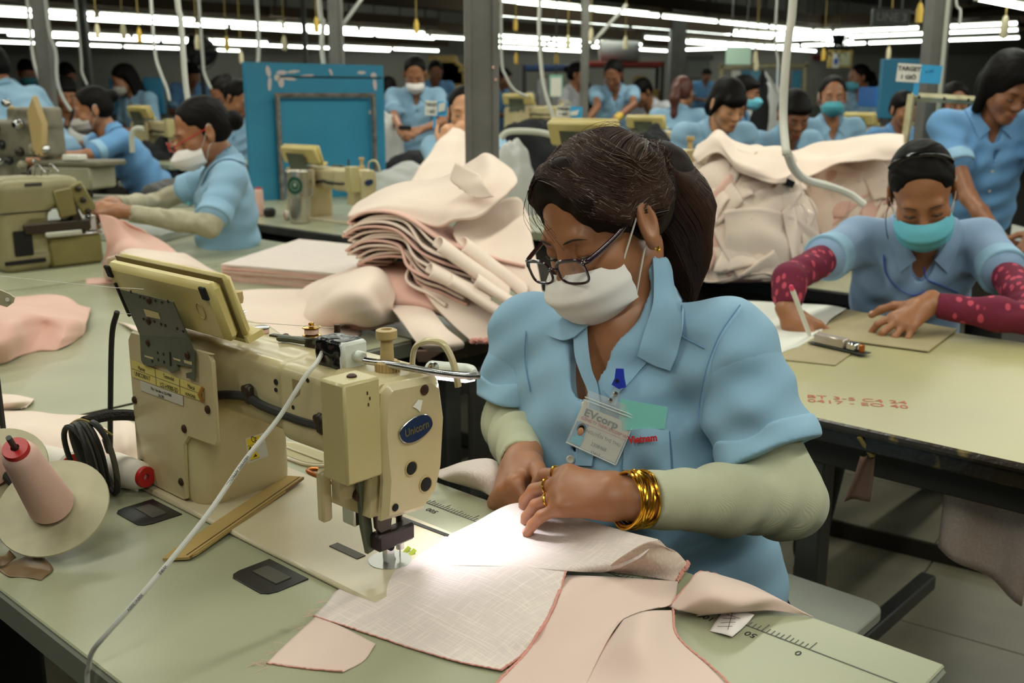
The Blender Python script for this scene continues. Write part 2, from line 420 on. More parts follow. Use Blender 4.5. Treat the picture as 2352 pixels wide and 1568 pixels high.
# ---------------------------------------------------------------- room shell
def struct(o): o['kind'] = 'structure'; return o
X0, X1, Y0, Y1, CZ = -16., 16., -3.5, 22.5, 3.7
struct(MB().box((0, (Y0+Y1)/2, -.06), (X1-X0, Y1-Y0, .1)).build('floor', M['grout'], smooth=False))
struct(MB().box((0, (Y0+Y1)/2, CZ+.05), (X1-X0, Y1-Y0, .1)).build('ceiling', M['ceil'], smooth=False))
struct(MB().box((0, Y1+.1, CZ/2), (X1-X0, .2, CZ)).build('wall_back', M['wall'], smooth=False))
struct(MB().box((X0-.1, (Y0+Y1)/2, CZ/2), (.2, Y1-Y0, CZ)).build('wall_left', M['wall'], smooth=False))
struct(MB().box((X1+.1, (Y0+Y1)/2, CZ/2), (.2, Y1-Y0, CZ)).build('wall_right', M['wall'], smooth=False))
struct(MB().box((0, Y0-.1, CZ/2), (X1-X0, .2, CZ)).build('wall_front', M['wall'], smooth=False))
struct(MB().box((0, Y1-.02, .55), (X1-X0, .06, 1.1)).build('baseboard_back', M['wall_low'], smooth=False))
flr = bpy.data.objects['floor']
# tiles that can be told apart: the lower floor and the raised strip behind it
FX = nrm(A(.811, -.585, 0)); FY = A(-FX[1], FX[0], 0); F0 = A(.937, 2.852, 0)
Rf = np.stack([FX, FY, ZX], 1)
for i in range(-4, 3):
    for j in range(-5, 0):
        c = F0+FX*((i+.5)*.40+.31)+FY*((j+.5)*.40)
        MB().box(c+A(0, 0, -.005+.001*((i*3+j*5) % 3)), (.396, .396, .012), Rf, .0015).build('tile', M['tile'], flr, smooth=False)
# a raised floor strip runs along the next line
MB().box(F0+FX*.2+FY*1.5+A(0, 0, .025), (7, 3.0, .05), Rf).build('step', M['grout'], flr, smooth=False)
for i in range(-5, 3):
    for j in range(0, 3):
        c = F0+FX*((i+.5)*.40+.31)+FY*((j+.5)*.40)
        MB().box(c+A(0, 0, .049), (.396, .396, .014), Rf, .0015).build('tile', M['tile'], flr, smooth=False)
# window shutter, notice frames on the far wall
def wall_panel(name, px0, py0, px1, py1, d, m, th=.05, parts=()):
    a, b = pd(px0, py0, d), pd(px1, py1, d)
    return MB().box(((a[0]+b[0])/2, d, (a[2]+b[2])/2), (abs(b[0]-a[0]), th, abs(a[2]-b[2])), None, .006), a, b
w1, a, b = wall_panel('window_1', 1577, 137, 1628, 180, 22.42, None)
win = struct(w1.build('window_1', mat('shutter_grey', (120, 128, 118), .6), smooth=False))
mb = MB(); mb.box(((a[0]+b[0])/2, 22.36, a[2]+.04), (abs(b[0]-a[0])+.1, .1, .1)); mb.build('window_lintel', M['steel_dark'], win, smooth=False)
for k in range(6):
    MB().box(((a[0]+b[0])/2, 22.385, b[2]+(a[2]-b[2])*(k+.5)/6), (abs(b[0]-a[0])*.96, .02, .05), None, .004).build('slat', M['wall_low'], win, smooth=False)
# ---------------------------------------------------------------- steel columns
def column(px, py, d, w, dep, label, rz=0.0, z1=CZ, grooves=True):
    p = pd(px, py, d); t = thing('steel_column', label, 'column', (p[0], p[1], 0), None)
    R = rotm((0, 0, 1), rz); P = lambda x, y: A(p[0], p[1], 0)+R @ A(x, y, 0)
    if grooves:
        f = w*.2
        for s in (-1, 1):
            MB().box(P(s*(w-f)/2, 0)+A(0, 0, z1/2), (f, dep, z1), R, .003).build('flange', M['steel'], t, smooth=False)
            MB().box(P(s*(w/2-f-.004), -dep*.5+.016)+A(0, 0, z1/2), (.006, .01, z1), R).build('seam', M['rust'], t, smooth=False)
        MB().box(P(0, 0)+A(0, 0, z1/2), (w*.62, dep-.016, z1), R).build('web', M['steel'], t, smooth=False)
    else:
        MB().box(P(0, 0)+A(0, 0, z1/2), (w, dep, z1), R, .004).build('shaft', M['steel'], t, smooth=False)
    MB().box(A(p[0], p[1], .01), (w*1.8, dep*1.8, .02), R, .002).build('base_plate', M['steel_dark'], t, smooth=False)
    return t
c0 = column(1106, 200, 3.15, .1, .1, 'grey steel column with rusty seams rising behind the tall pink cloth pile', .06)
for k, (dx, z) in enumerate(((.036, 1.36), (.043, 1.325))):
    p = pd(1106, 200, 3.15); MB().ball((p[0]+dx, p[1]-.052, z), (.004, .002, .005), 5).build('paint_chip', mat('paint_chip', (210, 160, 150), .7), c0)
column(110, 200, 6.2, .075, .075, 'slim grey column beside the masked woman with outstretched arms', 0, grooves=False)
column(772, 80, 6.6, .085, .085, 'grey column rising behind the big blue panel', .05)
column(1343, 150, 8.0, .06, .06, 'slim grey column beside the standing worker with short sleeves and yellow cuff', 0, grooves=False)
cr_ = column(2143, 150, 4.1, .07, .09, 'grey column behind the boy-haired worker and the cream frame', .05, grooves=False)
p = pd(2162, 150, 4.05); MB().tube([(p[0]+.004, p[1], 0.9), (p[0]+.004, p[1], CZ-.2)], .009, 8).build('conduit', M['batten'], cr_)
column(1555, 130, 14., .2, .2, 'thick dark column near the far wall behind the ponytailed worker', 0, grooves=False)
column(198, 150, 12., .1, .1, 'thin far column at the dim left end of the hall', 0, grooves=False)
column(700, 100, 12., .05, .05, 'thin brown far post left of the blue panel column', .0, grooves=False)
# ---------------------------------------------------------------- fluorescent rows
lamp = thing('fluorescent_lamp', '', 'lamp', (0, 0, 0))
MB().tube([(-.6, 0, 0), (.6, 0, 0)], .017, 8).build('lamp_tube', M['tube'], lamp)
mb = MB(); mb.box((0, 0, .045), (1.22, .05, .04), None, .006); mb.build('batten', M['batten'], lamp, smooth=False)
for s in (-1, 1): MB().box((s*.61, 0, .012), (.022, .04, .06), None, .004).build('lamp_holder', M['batten'], lamp, smooth=False)
first = [True]
ORD = ('first', 'second', 'third', 'fourth', 'fifth', 'sixth', 'seventh', 'eighth', 'ninth')
def row(px, py, ks, z, name, d=None, along='w', rail=True, sc=1.0):
    p0 = pz(px, py, z) if d is None else pd(px, py, d); dr = -WX if along == 'w' else -UX
    vis = []
    for k in ks:
        c = p0+dr*(.6+1.27*k)*sc; v = c-A(0, 0, CAMZ); dz = v[1]*_cp-v[2]*_sp; X = 1176+FOC*v[0]/dz
        if -130 < X < 2480 and c[1] < Y1-.7: vis.append((X, k))
    vis.sort()
    for num, (X, k) in enumerate(vis):
        c = p0+dr*(.6+1.27*k)*sc
        lb = (ORD[num]+' glowing tube from the left in the '+name) if len(vis) > 1 else 'glowing tube, '+name
        rz = RZT+math.pi/2 if along == 'w' else RZT
        if first[0]:
            lamp.location = tuple(c); lamp.rotation_euler = (0, 0, rz); lamp.scale = (sc,)*3; tag(lamp, lb, None, 'tubes of the '+name); first[0] = False
        else: copy_tree(lamp, c, rz, lb, 'tubes of the '+name, scale=sc)
    if rail and vis:
        ks = sorted(k for _, k in vis); a = p0+dr*(1.27*ks[0]-.2)+A(0, 0, .16); b = p0+dr*(1.27*(ks[-1]+1)+.2)+A(0, 0, .16)
        x = b-a; R = fr(x, np.cross(ZX, x))
        t = thing('lamp_rail', 'brown rail carrying the '+name, 'rail', (a+b)/2)
        MB().box((a+b)/2, (np.linalg.norm(x), .08, .13), R).build('rail_beam', M['brown_rail'], t, smooth=False)
        for f in np.linspace(.08, .92, max(2, len(ks))):
            q = a+x*f; MB().tube([q, (q[0], q[1], CZ)], .012, 6).build('hanger_rod', M['steel_dark'], t)
ROWS = [
 (228, 33, range(-1, 2), 'upper left lamp row'), (110, 39, range(-1, 1), 'second left lamp row'),
 (653, 57, range(0, 2), 'lamp row above the blue panel'), (530, 62, range(-1, 3), 'row just above the blue panel'),
 (120, 76, range(-1, 3), 'third left lamp row'), (205, 87, range(-1, 5), 'middle left lamp row'),
 (130, 101, range(-2, 6), 'low far left lamp row'),
 (60, 121, range(-1, 4), 'lowest far left lamp row'),
 (785, 1, range(-1, 3), 'topmost lamp row left of the column'), (1183, 4, range(0, 6), 'longest lamp row right of the column'),
 (1148, 33, range(0, 5), 'row just under the longest row'), (1460, 52, range(0, 5), 'low row above the ponytailed worker'),
 (785, 107, range(0, 3), 'short low row above the standing worker'), (845, 76, range(-1, 2), 'short row left of the column'),
 (1145, 82, range(0, 3), 'short row right of the column'), (1145, 95, range(0, 4), 'lower short row right of the column'),
 (1145, 108, range(0, 2), 'lowest short row right of the column'), (1480, 86, range(0, 4), 'far row above the hanging board'),
 (1560, 96, range(0, 4), 'farthest row above the hanging board')]
for px, py, ks, nm in ROWS: row(px, py, list(ks), 2.2, nm)
for px, py, n, nm in [(2350, 53, 3, 'upper crosswise row'), (2350, 68, 3, 'middle crosswise row'), (2352, 86, 5, 'lower crosswise row')]:
    p0 = pz(px, py, 2.2)+UX*(1.27*n)
    row(px, py, list(range(-n, 0)), 2.2, nm, along='u')
row(2245, -4, [0], 2.0, 'biggest and nearest at the upper right corner', d=4.2, rail=False, sc=.6)
row(1150, -1, [0, 1], 2.2, 'pair at the column top', rail=False)
# dark trunking and ducts under the ceiling
for k, (px, py, d, n) in enumerate([(300, 8, 8.5, 9), (1500, -20, 9.5, 10), (1900, 30, 12, 9)]):
    a = pd(px, py, d)-WX*-3.0; b = pd(px, py, d)-WX*n
    x = b-a; R = fr(x, np.cross(ZX, x)); t = thing('cable_tray', ['long brown tray under the ceiling at left', 'long brown tray under the ceiling in the middle', 'long brown tray under the ceiling at right'][k], 'tray', (a+b)/2)
    MB().box((a+b)/2+A(0, 0, .25), (np.linalg.norm(x), .16, .2), R).build('tray_body', M['brown_rail'], t, smooth=False)
    for f in np.linspace(.05, .95, 8):
        q = a+x*f; MB().box((q[0], q[1], (q[2]+.3+CZ)/2), (.05, .05, CZ-q[2]-.3), R).build('hanger', M['steel_dark'], t, smooth=False)
# crosswise roof beams
for k, y in enumerate((7.5, 10.5, 13.5, 17)):
    t = struct(MB().box((0, y, CZ-.22), (X1-X0, .22, .42)).build('trim_%d' % (k+1), M['steel_dark'], smooth=False))
# ---------------------------------------------------------------- hanging hoses and pull cords
lerp = lambda a, b, t: np.asarray(a)*(1-t)+np.asarray(b)*t
def hose(pts, r, label, m='hose', cat='hose', n=40, up=True):
    P = [pd(*p) for p in pts]
    zt = CZ-.01 if P[0][2] > 1.75 else 2.37
    if up: P = [A(P[0][0], P[0][1], zt), A(P[0][0], P[0][1], lerp(P[0][2], zt, .5))]+P; n += 16
    return tag(MB().tube(cr(P, n), r, 8).build('hanging_hose', M[m], ang=180), label, cat)
hose([(407, -6, 4.0), (414, 40, 4.0), (420, 110, 4.0), (426, 190, 4.0), (436, 262, 4.0)], .011, 'thick white air hose hanging beside the woman with red glasses')
hose([(733, -6, 5.4), (742, 50, 5.4), (739, 100, 5.4), (743, 150, 5.4)], .012, 'white air hose hanging to the top of the blue panel')
hose([(593, 70, 6.5), (594, 110, 6.5), (592, 146, 6.5)], .012, 'short pale pipe above the left half of the blue panel')
hose([(1240, -6, 4.6), (1238, 60, 4.6), (1242, 140, 4.6), (1252, 210, 4.6), (1278, 285, 4.6), (1300, 305, 4.6)], .0085, 'white hose curving down behind the head of the main seamstress')
hose([(1152, 132, 6.0), (1162, 175, 6.0), (1182, 207, 6.0), (1212, 222, 6.0)], .008, 'thin white hose curling right of the grey column')
hose([(1822, -6, 2.6), (1812, 80, 2.6), (1803, 170, 2.6), (1799, 270, 2.6), (1806, 355, 2.55)], .0105, 'white wrapped hose hanging down into the right cloth pile', 'hose_plain')
hose([(1781, 80, 6.0), (1787, 140, 6.0), (1786, 200, 6.0), (1795, 222, 6.0)], .007, 'thin pale hose behind the white wrapped hose')
hose([(75, 125, 7.0), (88, 175, 7.0), (104, 225, 7.0)], .011, 'pale hose left of the slim left column', n=20)
hose([(112, 62, 6.0), (128, 120, 6.0), (131, 180, 6.0), (142, 220, 6.0), (163, 255, 6.0)], .010, 'white hose bending towards the outstretched masked woman')
hose([(186, 130, 7.5), (188, 165, 7.5), (200, 195, 7.5)], .010, 'pale hose just right of the thin far column', n=20)
hose([(356, 118, 7.0), (368, 165, 7.0), (384, 205, 7.0), (390, 232, 7.0)], .010, 'pale hose over the far blue partition', n=20)
hose([(466, 135, 7.0), (470, 170, 7.0), (485, 205, 7.0)], .010, 'pale hose above the hair of the woman with red glasses', n=20)
hose([(2196, -6, 5.0), (2206, 25, 5.0), (2203, 60, 5.0)], .006, 'thin cream cable beside the right grey column', n=16)
mbp = [(795, 65), (825, 15), (840, -20)]
hose([(772, 78, 6.7), (850, -30, 6.7)], .012, 'slanted grey brace pipe right of the blue panel column', n=4, up=False)
hose([(1352, 108, 8.1), (1440, 10, 8.1)], .014, 'slanted grey brace pipe right of the slim middle column', n=4, up=False)
PC = [(956, 45, 7, 0, 'left of the grey column near its top'), (1184, 42, 8, 0, 'right of the grey column near its top'), (1305, 82, 7.5, 1, 'under the lamp row behind the main seamstress'),
      (1437, 84, 7.5, 1, 'left of the far pale board'), (1736, 118, 8, 1, 'in front of the hanging pale board'), (1738, 135, 8, 1, 'below another cord by the hanging pale board'),
      (1892, 112, 8, 0, 'over the small dark red wall sign'), (2042, 108, 8, 1, 'between the framed notice and the far blue partition'), (222, 56, 7, 1, 'under the second lamp row at left'),
      (319, 66, 7, 0, 'under the right end of the second lamp row'), (452, 82, 7, 1, 'under the lamps above the woman with red glasses'), (520, 85, 7, 0, 'left of the pale pipe over the blue panel'),
      (726, 40, 6.5, 0, 'beside the white hose over the blue panel'), (652, 84, 7, 1, 'under the lamps over the blue panel'), (84, 58, 7, 1, 'left of the slim left column'),
      (1358, 66, 7.5, 1, 'beside the slim middle column'), (1186, 122, 9, 0, 'with a double pull right of the grey column'), (1278, 122, 9, 0, 'low above the racks right of the grey column'),
      (2114, 8, 5, 0, 'near the dark line sign'), (2310, 38, 4.5, 1, 'at the end of the big near tube'), (282, 55, 6.5, 1, 'under the first gap of the upper lamps at left'), (553, 118, 8, 1, 'low left of the blue panel corner')]
def cord(px, py, d, cw, where):
    p = pd(px, py, d); t = thing('pull_cord', ('cream' if cw else 'yellow')+' lamp pull cord '+where, 'cord', p, 'lamp pull cords')
    MB().tube([p, (p[0], p[1], CZ)], .0035, 5).build('cord_string', M['string'], t)
    MB().lathe([(.002, -.09), (.016, -.085), (.017, -.03), (.009, 0), (.003, .004)], p, n=10).build('handle', M['cordw' if cw else 'cord'], t)
for c in PC: cord(*c)
# ---------------------------------------------------------------- survey planes of the table frame
def pw(px, py, w):
    C = A(0, 0, CAMZ); r = ray(px, py); p = C+r*((w-(C-OT) @ WX)/(r @ WX)); d = p-OT
    return d @ UX, w, d[2]
def pu(px, py, u):
    C = A(0, 0, CAMZ); r = ray(px, py); p = C+r*((u-(C-OT) @ UX)/(r @ UX)); d = p-OT
    return u, d @ WX, d[2]
def WPW(px, py, w): return T(*pw(px, py, w))
def WPU(px, py, u): return T(*pu(px, py, u))
def plate(mb, P, nv, th):
    P = np.asarray(P, float); n = len(P); V = np.vstack([P, P+np.asarray(nv)*th])
    return mb.add(V, [tuple(range(n)), tuple(range(n, 2*n))[::-1]]+[(i, (i+1) % n, n+(i+1) % n, n+i) for i in range(n)])
RBK = np.stack([-UX, ZX, WX], 1)         # reads from behind the machine
RFC = np.stack([-WX, ZX, -UX], 1)        # reads on the face plate
RTB = RT                                 # reads from the operator's side, flat on the table
M['table'] = mat('table_laminate', (166, 166, 138), .34, var=(5, (152, 153, 126), .3, .75), speck=(9, (124, 126, 104), .74), bump=(220, .12, .001), spec=.45)
M['table_edge'] = mat('table_edge_band', (128, 130, 116), .5, var=(7, (120, 122, 108)))
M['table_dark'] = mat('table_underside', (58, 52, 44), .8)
M['cream'] = mat('cream_enamel', (200, 187, 144), .35, var=(9, (188, 168, 128), .35, .75), bump=(260, .10, .001), coat=.25)
M['cream_bed'] = mat('cream_bed_enamel', (204, 192, 162), .38, var=(6, (190, 176, 144), .3, .7), bump=(300, .16, .001), coat=.2)
M['plastic_y'] = mat('yellowed_plastic', (212, 194, 128), .38, var=(6, (196, 176, 108)), spec=.45)
M['bracket'] = mat('grey_green_plate', (92, 96, 78), .5, var=(14, (72, 76, 60)))
M['dark_metal'] = mat('oiled_steel', (62, 54, 44), .4, metal=.6)
M['chrome'] = mat('bright_steel', (205, 205, 205), .18, metal=1.0)
M['screw'] = mat('rusty_screw', (70, 48, 36), .5, metal=.5)
M['hole'] = mat('dark_hole', (20, 18, 16), .9)
M['cable'] = mat('black_cable', (34, 33, 31), .55, bump=(60, .3))
M['tan'] = mat('tan_plastic', (186, 160, 110), .45)
M['tape'] = mat('black_tape', (18, 18, 20), .22, bump=(26, .6, .006))
M['grey_cable'] = mat('pale_cable', (196, 194, 186), .45)
M['badge'] = mat('navy_badge', (20, 44, 78), .3)
M['gold_ink'] = mat('worn_gold_ink', (88, 82, 60), .5)
M['yellow'] = mat('sticker_yellow', (226, 190, 30), .5)
M['label_y'] = mat('yellow_label', (214, 196, 112), .25)
M['label_w'] = mat('white_label', (198, 192, 176), .5)
M['thread'] = mat('pink_thread', (232, 190, 178), .75, bump=(300, .5, .001, (1, 1, 12)))
M['thread_w'] = mat('white_thread', (228, 218, 206), .8, bump=(300, .5, .001, (1, 1, 12)))
M['red'] = mat('red_plastic', (186, 32, 34), .35)
M['gold'] = mat('gold', (232, 178, 60), .2, metal=1.0)
M['green'] = mat('green_plastic', (168, 184, 60), .4)
M['brass'] = mat('copper_rod', (170, 96, 40), .3, metal=.7)
M['lampw'] = mat('white_lamp_plastic', (214, 218, 210), .35)
# ---------------------------------------------------------------- work tables
def table(u0, u1, w0, w1, name, label, legs=(), edge='table_edge', top='table', z=0.0, th=.034, cat='table'):
    t = thing(name, label, cat, T((u0+u1)/2, (w0+w1)/2, z-TZ))
    MB().box(T((u0+u1)/2, (w0+w1)/2, z-.002), (u1-u0-.004, w1-w0-.004, .004), RT, .0015).build('tabletop', M[top], t, smooth=False)
    MB().box(T((u0+u1)/2, (w0+w1)/2, z-.004-th/2), (u1-u0, w1-w0, th), RT, .003).build('edge_band', M[edge], t, smooth=False)
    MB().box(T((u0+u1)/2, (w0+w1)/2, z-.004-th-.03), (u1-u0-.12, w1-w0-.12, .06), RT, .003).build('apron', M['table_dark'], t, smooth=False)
    for (u, w) in legs:
        MB().box(T(u, w, (z-.04-TZ)/2), (.045, .045, TZ+z-.04), RT, .004).build('leg', M['steel_dark'], t, smooth=False)
    return t
tab = table(-.106, 1.215, -.062, .468, 'sewing_table', 'pale laminate sewing table in front with a printed ruler along its edge', [(.02, .05), (1.05, .40), (1.05, .05)])
mb = MB(); mb.box(T(.28, 0, .0004), (.78, .0012, .0004), RT)
for k in range(0, 131):
    u = -.0+k*.005; ln = .016 if k % 10 == 0 else (.012 if k % 5 == 0 else .009)
    if u < .62: mb.box(T(u, -ln/2, .0004), (.0008, ln, .0004), RT)
tag(mb.build('ruler_ticks', mat('ruler_print', (96, 96, 92), .6), tab, smooth=False), kind='stuff')
for v in (0, 50, 100, 150, 200, 500): text_part('ruler_figure', str(v), T(v/1000+.004, .013, .0004), RTB, .012, M['ink'], tab, ext=.0001)
for (u, w) in ((.50, .262), (.76, .262)):   # dark hinge cushions let into the table edge of the bed
    t = MB().prism([(-.036, -.03), (.036, -.03), (.036, .010), (.033, .019), (.026, .024), (-.026, .024), (-.033, .019), (-.036, .010)], -.001, .0016, T(u, w, 0), RT, .0004).build('hinge_cushion', M['black'], tab)
    MB().box(T(u, w-.008, .0019), (.044, .020, .0016), RT, .0005).build('hinge_pad', mat('worn_rubber', (70, 66, 58), .5), t)
tr = MB(); out = [(math.cos(a)*.045+(.025 if math.cos(a) > 0 else -.025), math.sin(a)*.026) for a in np.linspace(0, 2*math.pi, 28, endpoint=False)]
tr.prism(out, -.001, .004, T(.795, .002, 0), RT, .0015)
tray = tr.build('spool_tray', M['cream_bed'], tab)
MB().prism([(x*.88, y*.80) for x, y in out], .0042, .0046, T(.795, .002, 0), RT).build('tray_floor', mat('tray_floor_plastic', (176, 164, 120), .5), tray)
MB().box(T(.795, .004, .0055), (.11, .0035, .0025), RT, .001).build('tray_rib', M['cream_bed'], tray)
MB().tube([T(1.216, w, .0012) for w in (-.06, .46)], .0012, 6).build('table_joint', M['table_dark'], tab)
# ---------------------------------------------------------------- the sewing machine
def sewing_machine(label):
    t = thing('sewing_machine', label, 'sewing machine', T(.62, .142, 0))
    MB().box(T(.605, .138, .003), (.49, .176, .0075), RT, .003).build('bed', M['cream_bed'], t)
    V, F = sdf_mesh([blk((.784, .142, .10), (.080, .069, .112), .03, None, .02), blk((.60, .138, .173), (.20, .050, .0415), .014, None, .030),
                     blk((.495, .14, .172), (.062, .054, .044), .010, None, .012), cap((.70, .14, .205), (.52, .14, .205), .012, .012, .02)], .003)
    V = relax(V, F, 1); c = mkq('arm_casting', V @ RT.T+OT, F, M['cream'], t)
    prof = [(.192, .075), (.187, .118), (.191, .17), (.187, .214), (.176, .222), (.118, .219), (.104, .208), (.098, .168), (.103, .115), (.112, .088), (.132, .071)]
    R2 = np.stack([WX, ZX, UX], 1)
    MB().prism(prof, .402, .475, OT, R2, .004).build('head_casting', M['cream'], t)
    fp = MB().prism([(w*.97+.0042, z*.985+.002) for w, z in prof], .384, .401, OT, R2, .006).build('face_plate', M['cream'], t)
    def disc(px, py, r, m, d=.3835, nm='screw_hole', par=fp, k=.0016):
        p = WPU(px, py, d); MB().lathe([(r, 0), (r, .0006), (r*.75, .0012)], p, -UX, 16).build(nm, m, par)
    disc(975, 895, .0058, M['screw']); disc(945, 1075, .0068, M['hole']); disc(978, 1112, .0075, M['hole']); disc(908, 1165, .0042, M['hole'])
    for px, py, r in ((945, 1075, .0082), (978, 1112, .0088)):
        p = WPU(px, py, .3836); MB().tube([p+(math.cos(a)*WX+math.sin(a)*ZX)*r for a in np.linspace(0, 2*math.pi, 18, endpoint=False)], .0009, 6, closed=True).build('hole_rim', M['tan'], fp)
    MB().prism([(0, .006), (.006, .004), (.004, -.002), (.002, -.008), (-.003, -.003), (-.008, 0)], 0, .0004, WPU(961, 930, .3832), RFC).build('paint_chip', M['white'], fp, smooth=False)
    b0 = WPU(955, 984, .3828); a = np.linspace(0, 2*math.pi, 40, endpoint=False)
    el = lambda s: [(math.cos(q)*.0235*s, (math.sin(q)*.0135+.0035*math.cos(q)*abs(math.sin(q)))*s) for q in a]
    bd = MB().prism(el(1.0), 0, .0012, b0, RFC, .0004).build('maker_badge', M['chrome'], fp)
    MB().prism(el(.95), .0012, .0016, b0, RFC).build('badge_field', M['badge'], bd, smooth=False)
    text_part('badge_lettering', 'Unicorn', b0-UX*.0019, RFC @ rotm((0, 0, 1), .1), .0115, M['gold_ink'], bd, bold=.0003, squash=.9)
    # cover plate with the labels on the back of the pillar
    W0 = .2125; pl = [(.655, .214), (.662, .212), (.656, .205), (.656, .108), (.662, .100), (.722, .098), (.735, .085), (.740, .012), (.748, .008), (.858, .008), (.862, .014), (.858, .20), (.848, .212)]
    cv = MB().prism(pl, W0-.002, W0+.0035, OT, np.stack([UX, ZX, -WX], 1) @ np.diag([1, 1, -1]), .0015)
    cv = cv.build('cover_plate', M['cream'], t)
    for px, py in ((310, 918), (478, 940), (424, 984), (327, 1063), (417, 1106)):
        MB().lathe([(.0052, -.001), (.0052, .0016), (.003, .0032), (.0005, .0034)], WPW(px, py, W0+.0035), WX, 12).build('cover_screw', M['screw'], cv)
    wl = W0+.0042
    ly = MB(); plate(ly, [WPW(*p, wl) for p in ((301, 826), (356, 846), (412, 869), (466, 889), (468, 922), (415, 905), (305, 865))], WX, .0005)
    ly = ly.build('yellow_label', M['label_y'], cv, smooth=False)
    MB().tube([WPW(466, 889, wl), WPW(458, 905, wl+.004), WPW(466, 922, wl)], .0025, 6).build('label_curl', mat('label_curl', (150, 104, 40), .4), ly)
    for s, (px, py), sz in (('Mamay', (325, 847), .0075), ('UNICORN17', (327, 864), .0085), ('Tenmodel', (387, 867), .0075), ('LS2-H9000-SD', (388, 890), .0085), ('Maicai', (439, 889), .0075), ('HUNGMAI', (437, 908), .006)):
        text_part('label_lettering', s, WPW(px, py, wl+.0007), RBK, sz, M['ink'], ly, squash=.85, ext=.00005)
    for pts in (((303, 846), (466, 906)), ((356, 846), (359, 884)), ((412, 869), (414, 904))):
        MB().tube([WPW(*q, wl+.0007) for q in pts], .00025, 4).build('label_rule', M['ink'], ly)
    lw = MB(); plate(lw, [WPW(*p, wl) for p in ((322, 873), (420, 909), (421, 932), (324, 896))], WX, .0004); lw = lw.build('white_label', M['label_w'], cv, smooth=False)
    text_part('label_lettering', 'May 1 kim dien tu LS2-H9000', WPW(370, 900, wl+.0006), RBK, .0052, M['ink'], lw, squash=.8, ext=.00005)
    text_part('label_lettering', 'UA-2305', WPW(370, 910, wl+.0006), RBK, .0048, M['ink'], lw, squash=.8, ext=.00005)
    # warning sticker on the rounded throat side
    ws = lambda px, py, k=0: WPW(px, py, .2085+k)
    st = MB(); plate(st, [ws(*p) for p in ((565, 1007), (605, 993), (617, 1046), (600, 1053), (570, 1064))], WX, .0004); st = st.build('warning_sticker', M['label_w'], t, smooth=False)
    for poly, m in (([(567, 1009), (597, 998), (599, 1015), (569, 1024)], 'yellow'), ([(569, 1026), (584, 1021), (585, 1030), (570, 1034)], 'yellow'), ([(587, 1035), (597, 1049), (574, 1057)], 'yellow'), ([(587, 1041), (592, 1047), (582, 1051)], 'ink'), ([(575, 1024), (580, 1031), (572, 1033)], 'ink')):
        q = MB(); plate(q, [ws(*p, .0006) for p in poly], WX, .0003); q.build('sticker_field', M[m], st, smooth=False)
    text_part('sticker_lettering', 'CE', ws(583, 1010, .0011), RBK, .010, M['ink'], st, ext=.00005)
    # control panel on its bracket
    ez = nrm(A(0, .022, .066)); ey = A(0, ez[2], -ez[1]); Rp = RT @ np.stack([A(1, 0, 0), ey, ez], 1)
    cen = T(.750, .222, .264); cp_ = MB()
    cp_.box(cen-Rp[:, 1]*.011, (.246, .020, .074), Rp, .007); cp_ = cp_.build('control_panel', M['plastic_y'], t)
    MB().box(cen-Rp[:, 1]*.0275+Rp[:, 2]*.0, (.250, .014, .080), Rp, .006).build('front_shell', M['plastic_y'], cp_)
    MB().prism([(-.128, -.046), (.118, -.046), (.118, -.038), (-.128, -.038)], .020, .046, cen, np.stack([Rp[:, 0], Rp[:, 2], -Rp[:, 1]], 1), .002).build('panel_lip', M['plastic_y'], cp_)
    MB().box(cen-Rp[:, 1]*.0208, (.2485, .0012, .0785), Rp).build('shell_joint', mat('tan_joint', (120, 106, 62), .7), cp_, smooth=False)  # joint strip in a darker tan than the shells
    for s in (-1, 1): MB().box(cen+Rp[:, 0]*s*.112+Rp[:, 2]*.028, (.012, .004, .016), Rp, .001).build('screw_pocket', M['hole'], cp_, smooth=False)
    MB().box(cen+Rp[:, 0]*.108+Rp[:, 2]*-.012, (.004, .003, .048), Rp).build('recess_line', M['hole'], cp_, smooth=False)
    MB().tube([cen+Rp[:, 0]*(-.088+.008*math.cos(q))+Rp[:, 2]*(.002+.010*math.sin(q))-Rp[:, 1]*.0005 for q in np.linspace(0, 2*math.pi, 16, endpoint=False)], .0006, 5, closed=True).build('moulded_ring', M['tan'], cp_)
    Wf = lambda py: .2185+max(0, (775-py))/105*.022
    P = lambda L, k=0: [WPW(x, y, Wf(y)+k) for x, y in L]
    br = MB(); plate(br, P([(278, 664), (400, 693), (435, 775), (324, 769), (314, 745)]), WX, .0018)
    plate(br, P([(324, 769), (435, 775), (449, 810), (450, 871), (431, 867), (430, 856), (444, 853), (444, 842), (408, 836), (412, 848), (396, 856), (383, 841), (362, 837), (354, 841), (333, 837), (327, 827)]), WX, .0018)
    br = br.build('panel_bracket', M['bracket'], t, smooth=False)
    q = MB(); plate(q, P([(330, 709), (364, 718), (369, 733), (336, 726)], .002), WX, .0003); q.build('bracket_window', M['plastic_y'], br, smooth=False)
    for quad in (((331, 797), (356, 805), (356, 809), (332, 802)), ((332, 815), (352, 821), (352, 825), (333, 819)), ((398, 821), (415, 826), (415, 830), (399, 825)), ((422, 826), (441, 831), (441, 838), (424, 833)), ((389, 808), (393, 808), (394, 840), (390, 840))):
        q = MB(); plate(q, P(quad, .002), WX, .0003); q.build('bracket_slot', M['cream'] if quad[0][0] != 389 else M['hole'], br, smooth=False)
    for px, py in ((322, 681), (331, 684), (357, 690), (372, 694), (386, 692), (301, 670), (330, 732), (355, 738), (370, 744), (380, 747), (407, 754), (421, 760), (358, 784), (363, 810), (376, 813), (364, 826), (377, 831), (350, 829), (331, 782)):
        MB().lathe([(.0022, 0), (.0022, .0004)], WPW(px, py, Wf(py)+.002), WX, 8).build('bracket_hole', M['hole'], br, smooth=False)
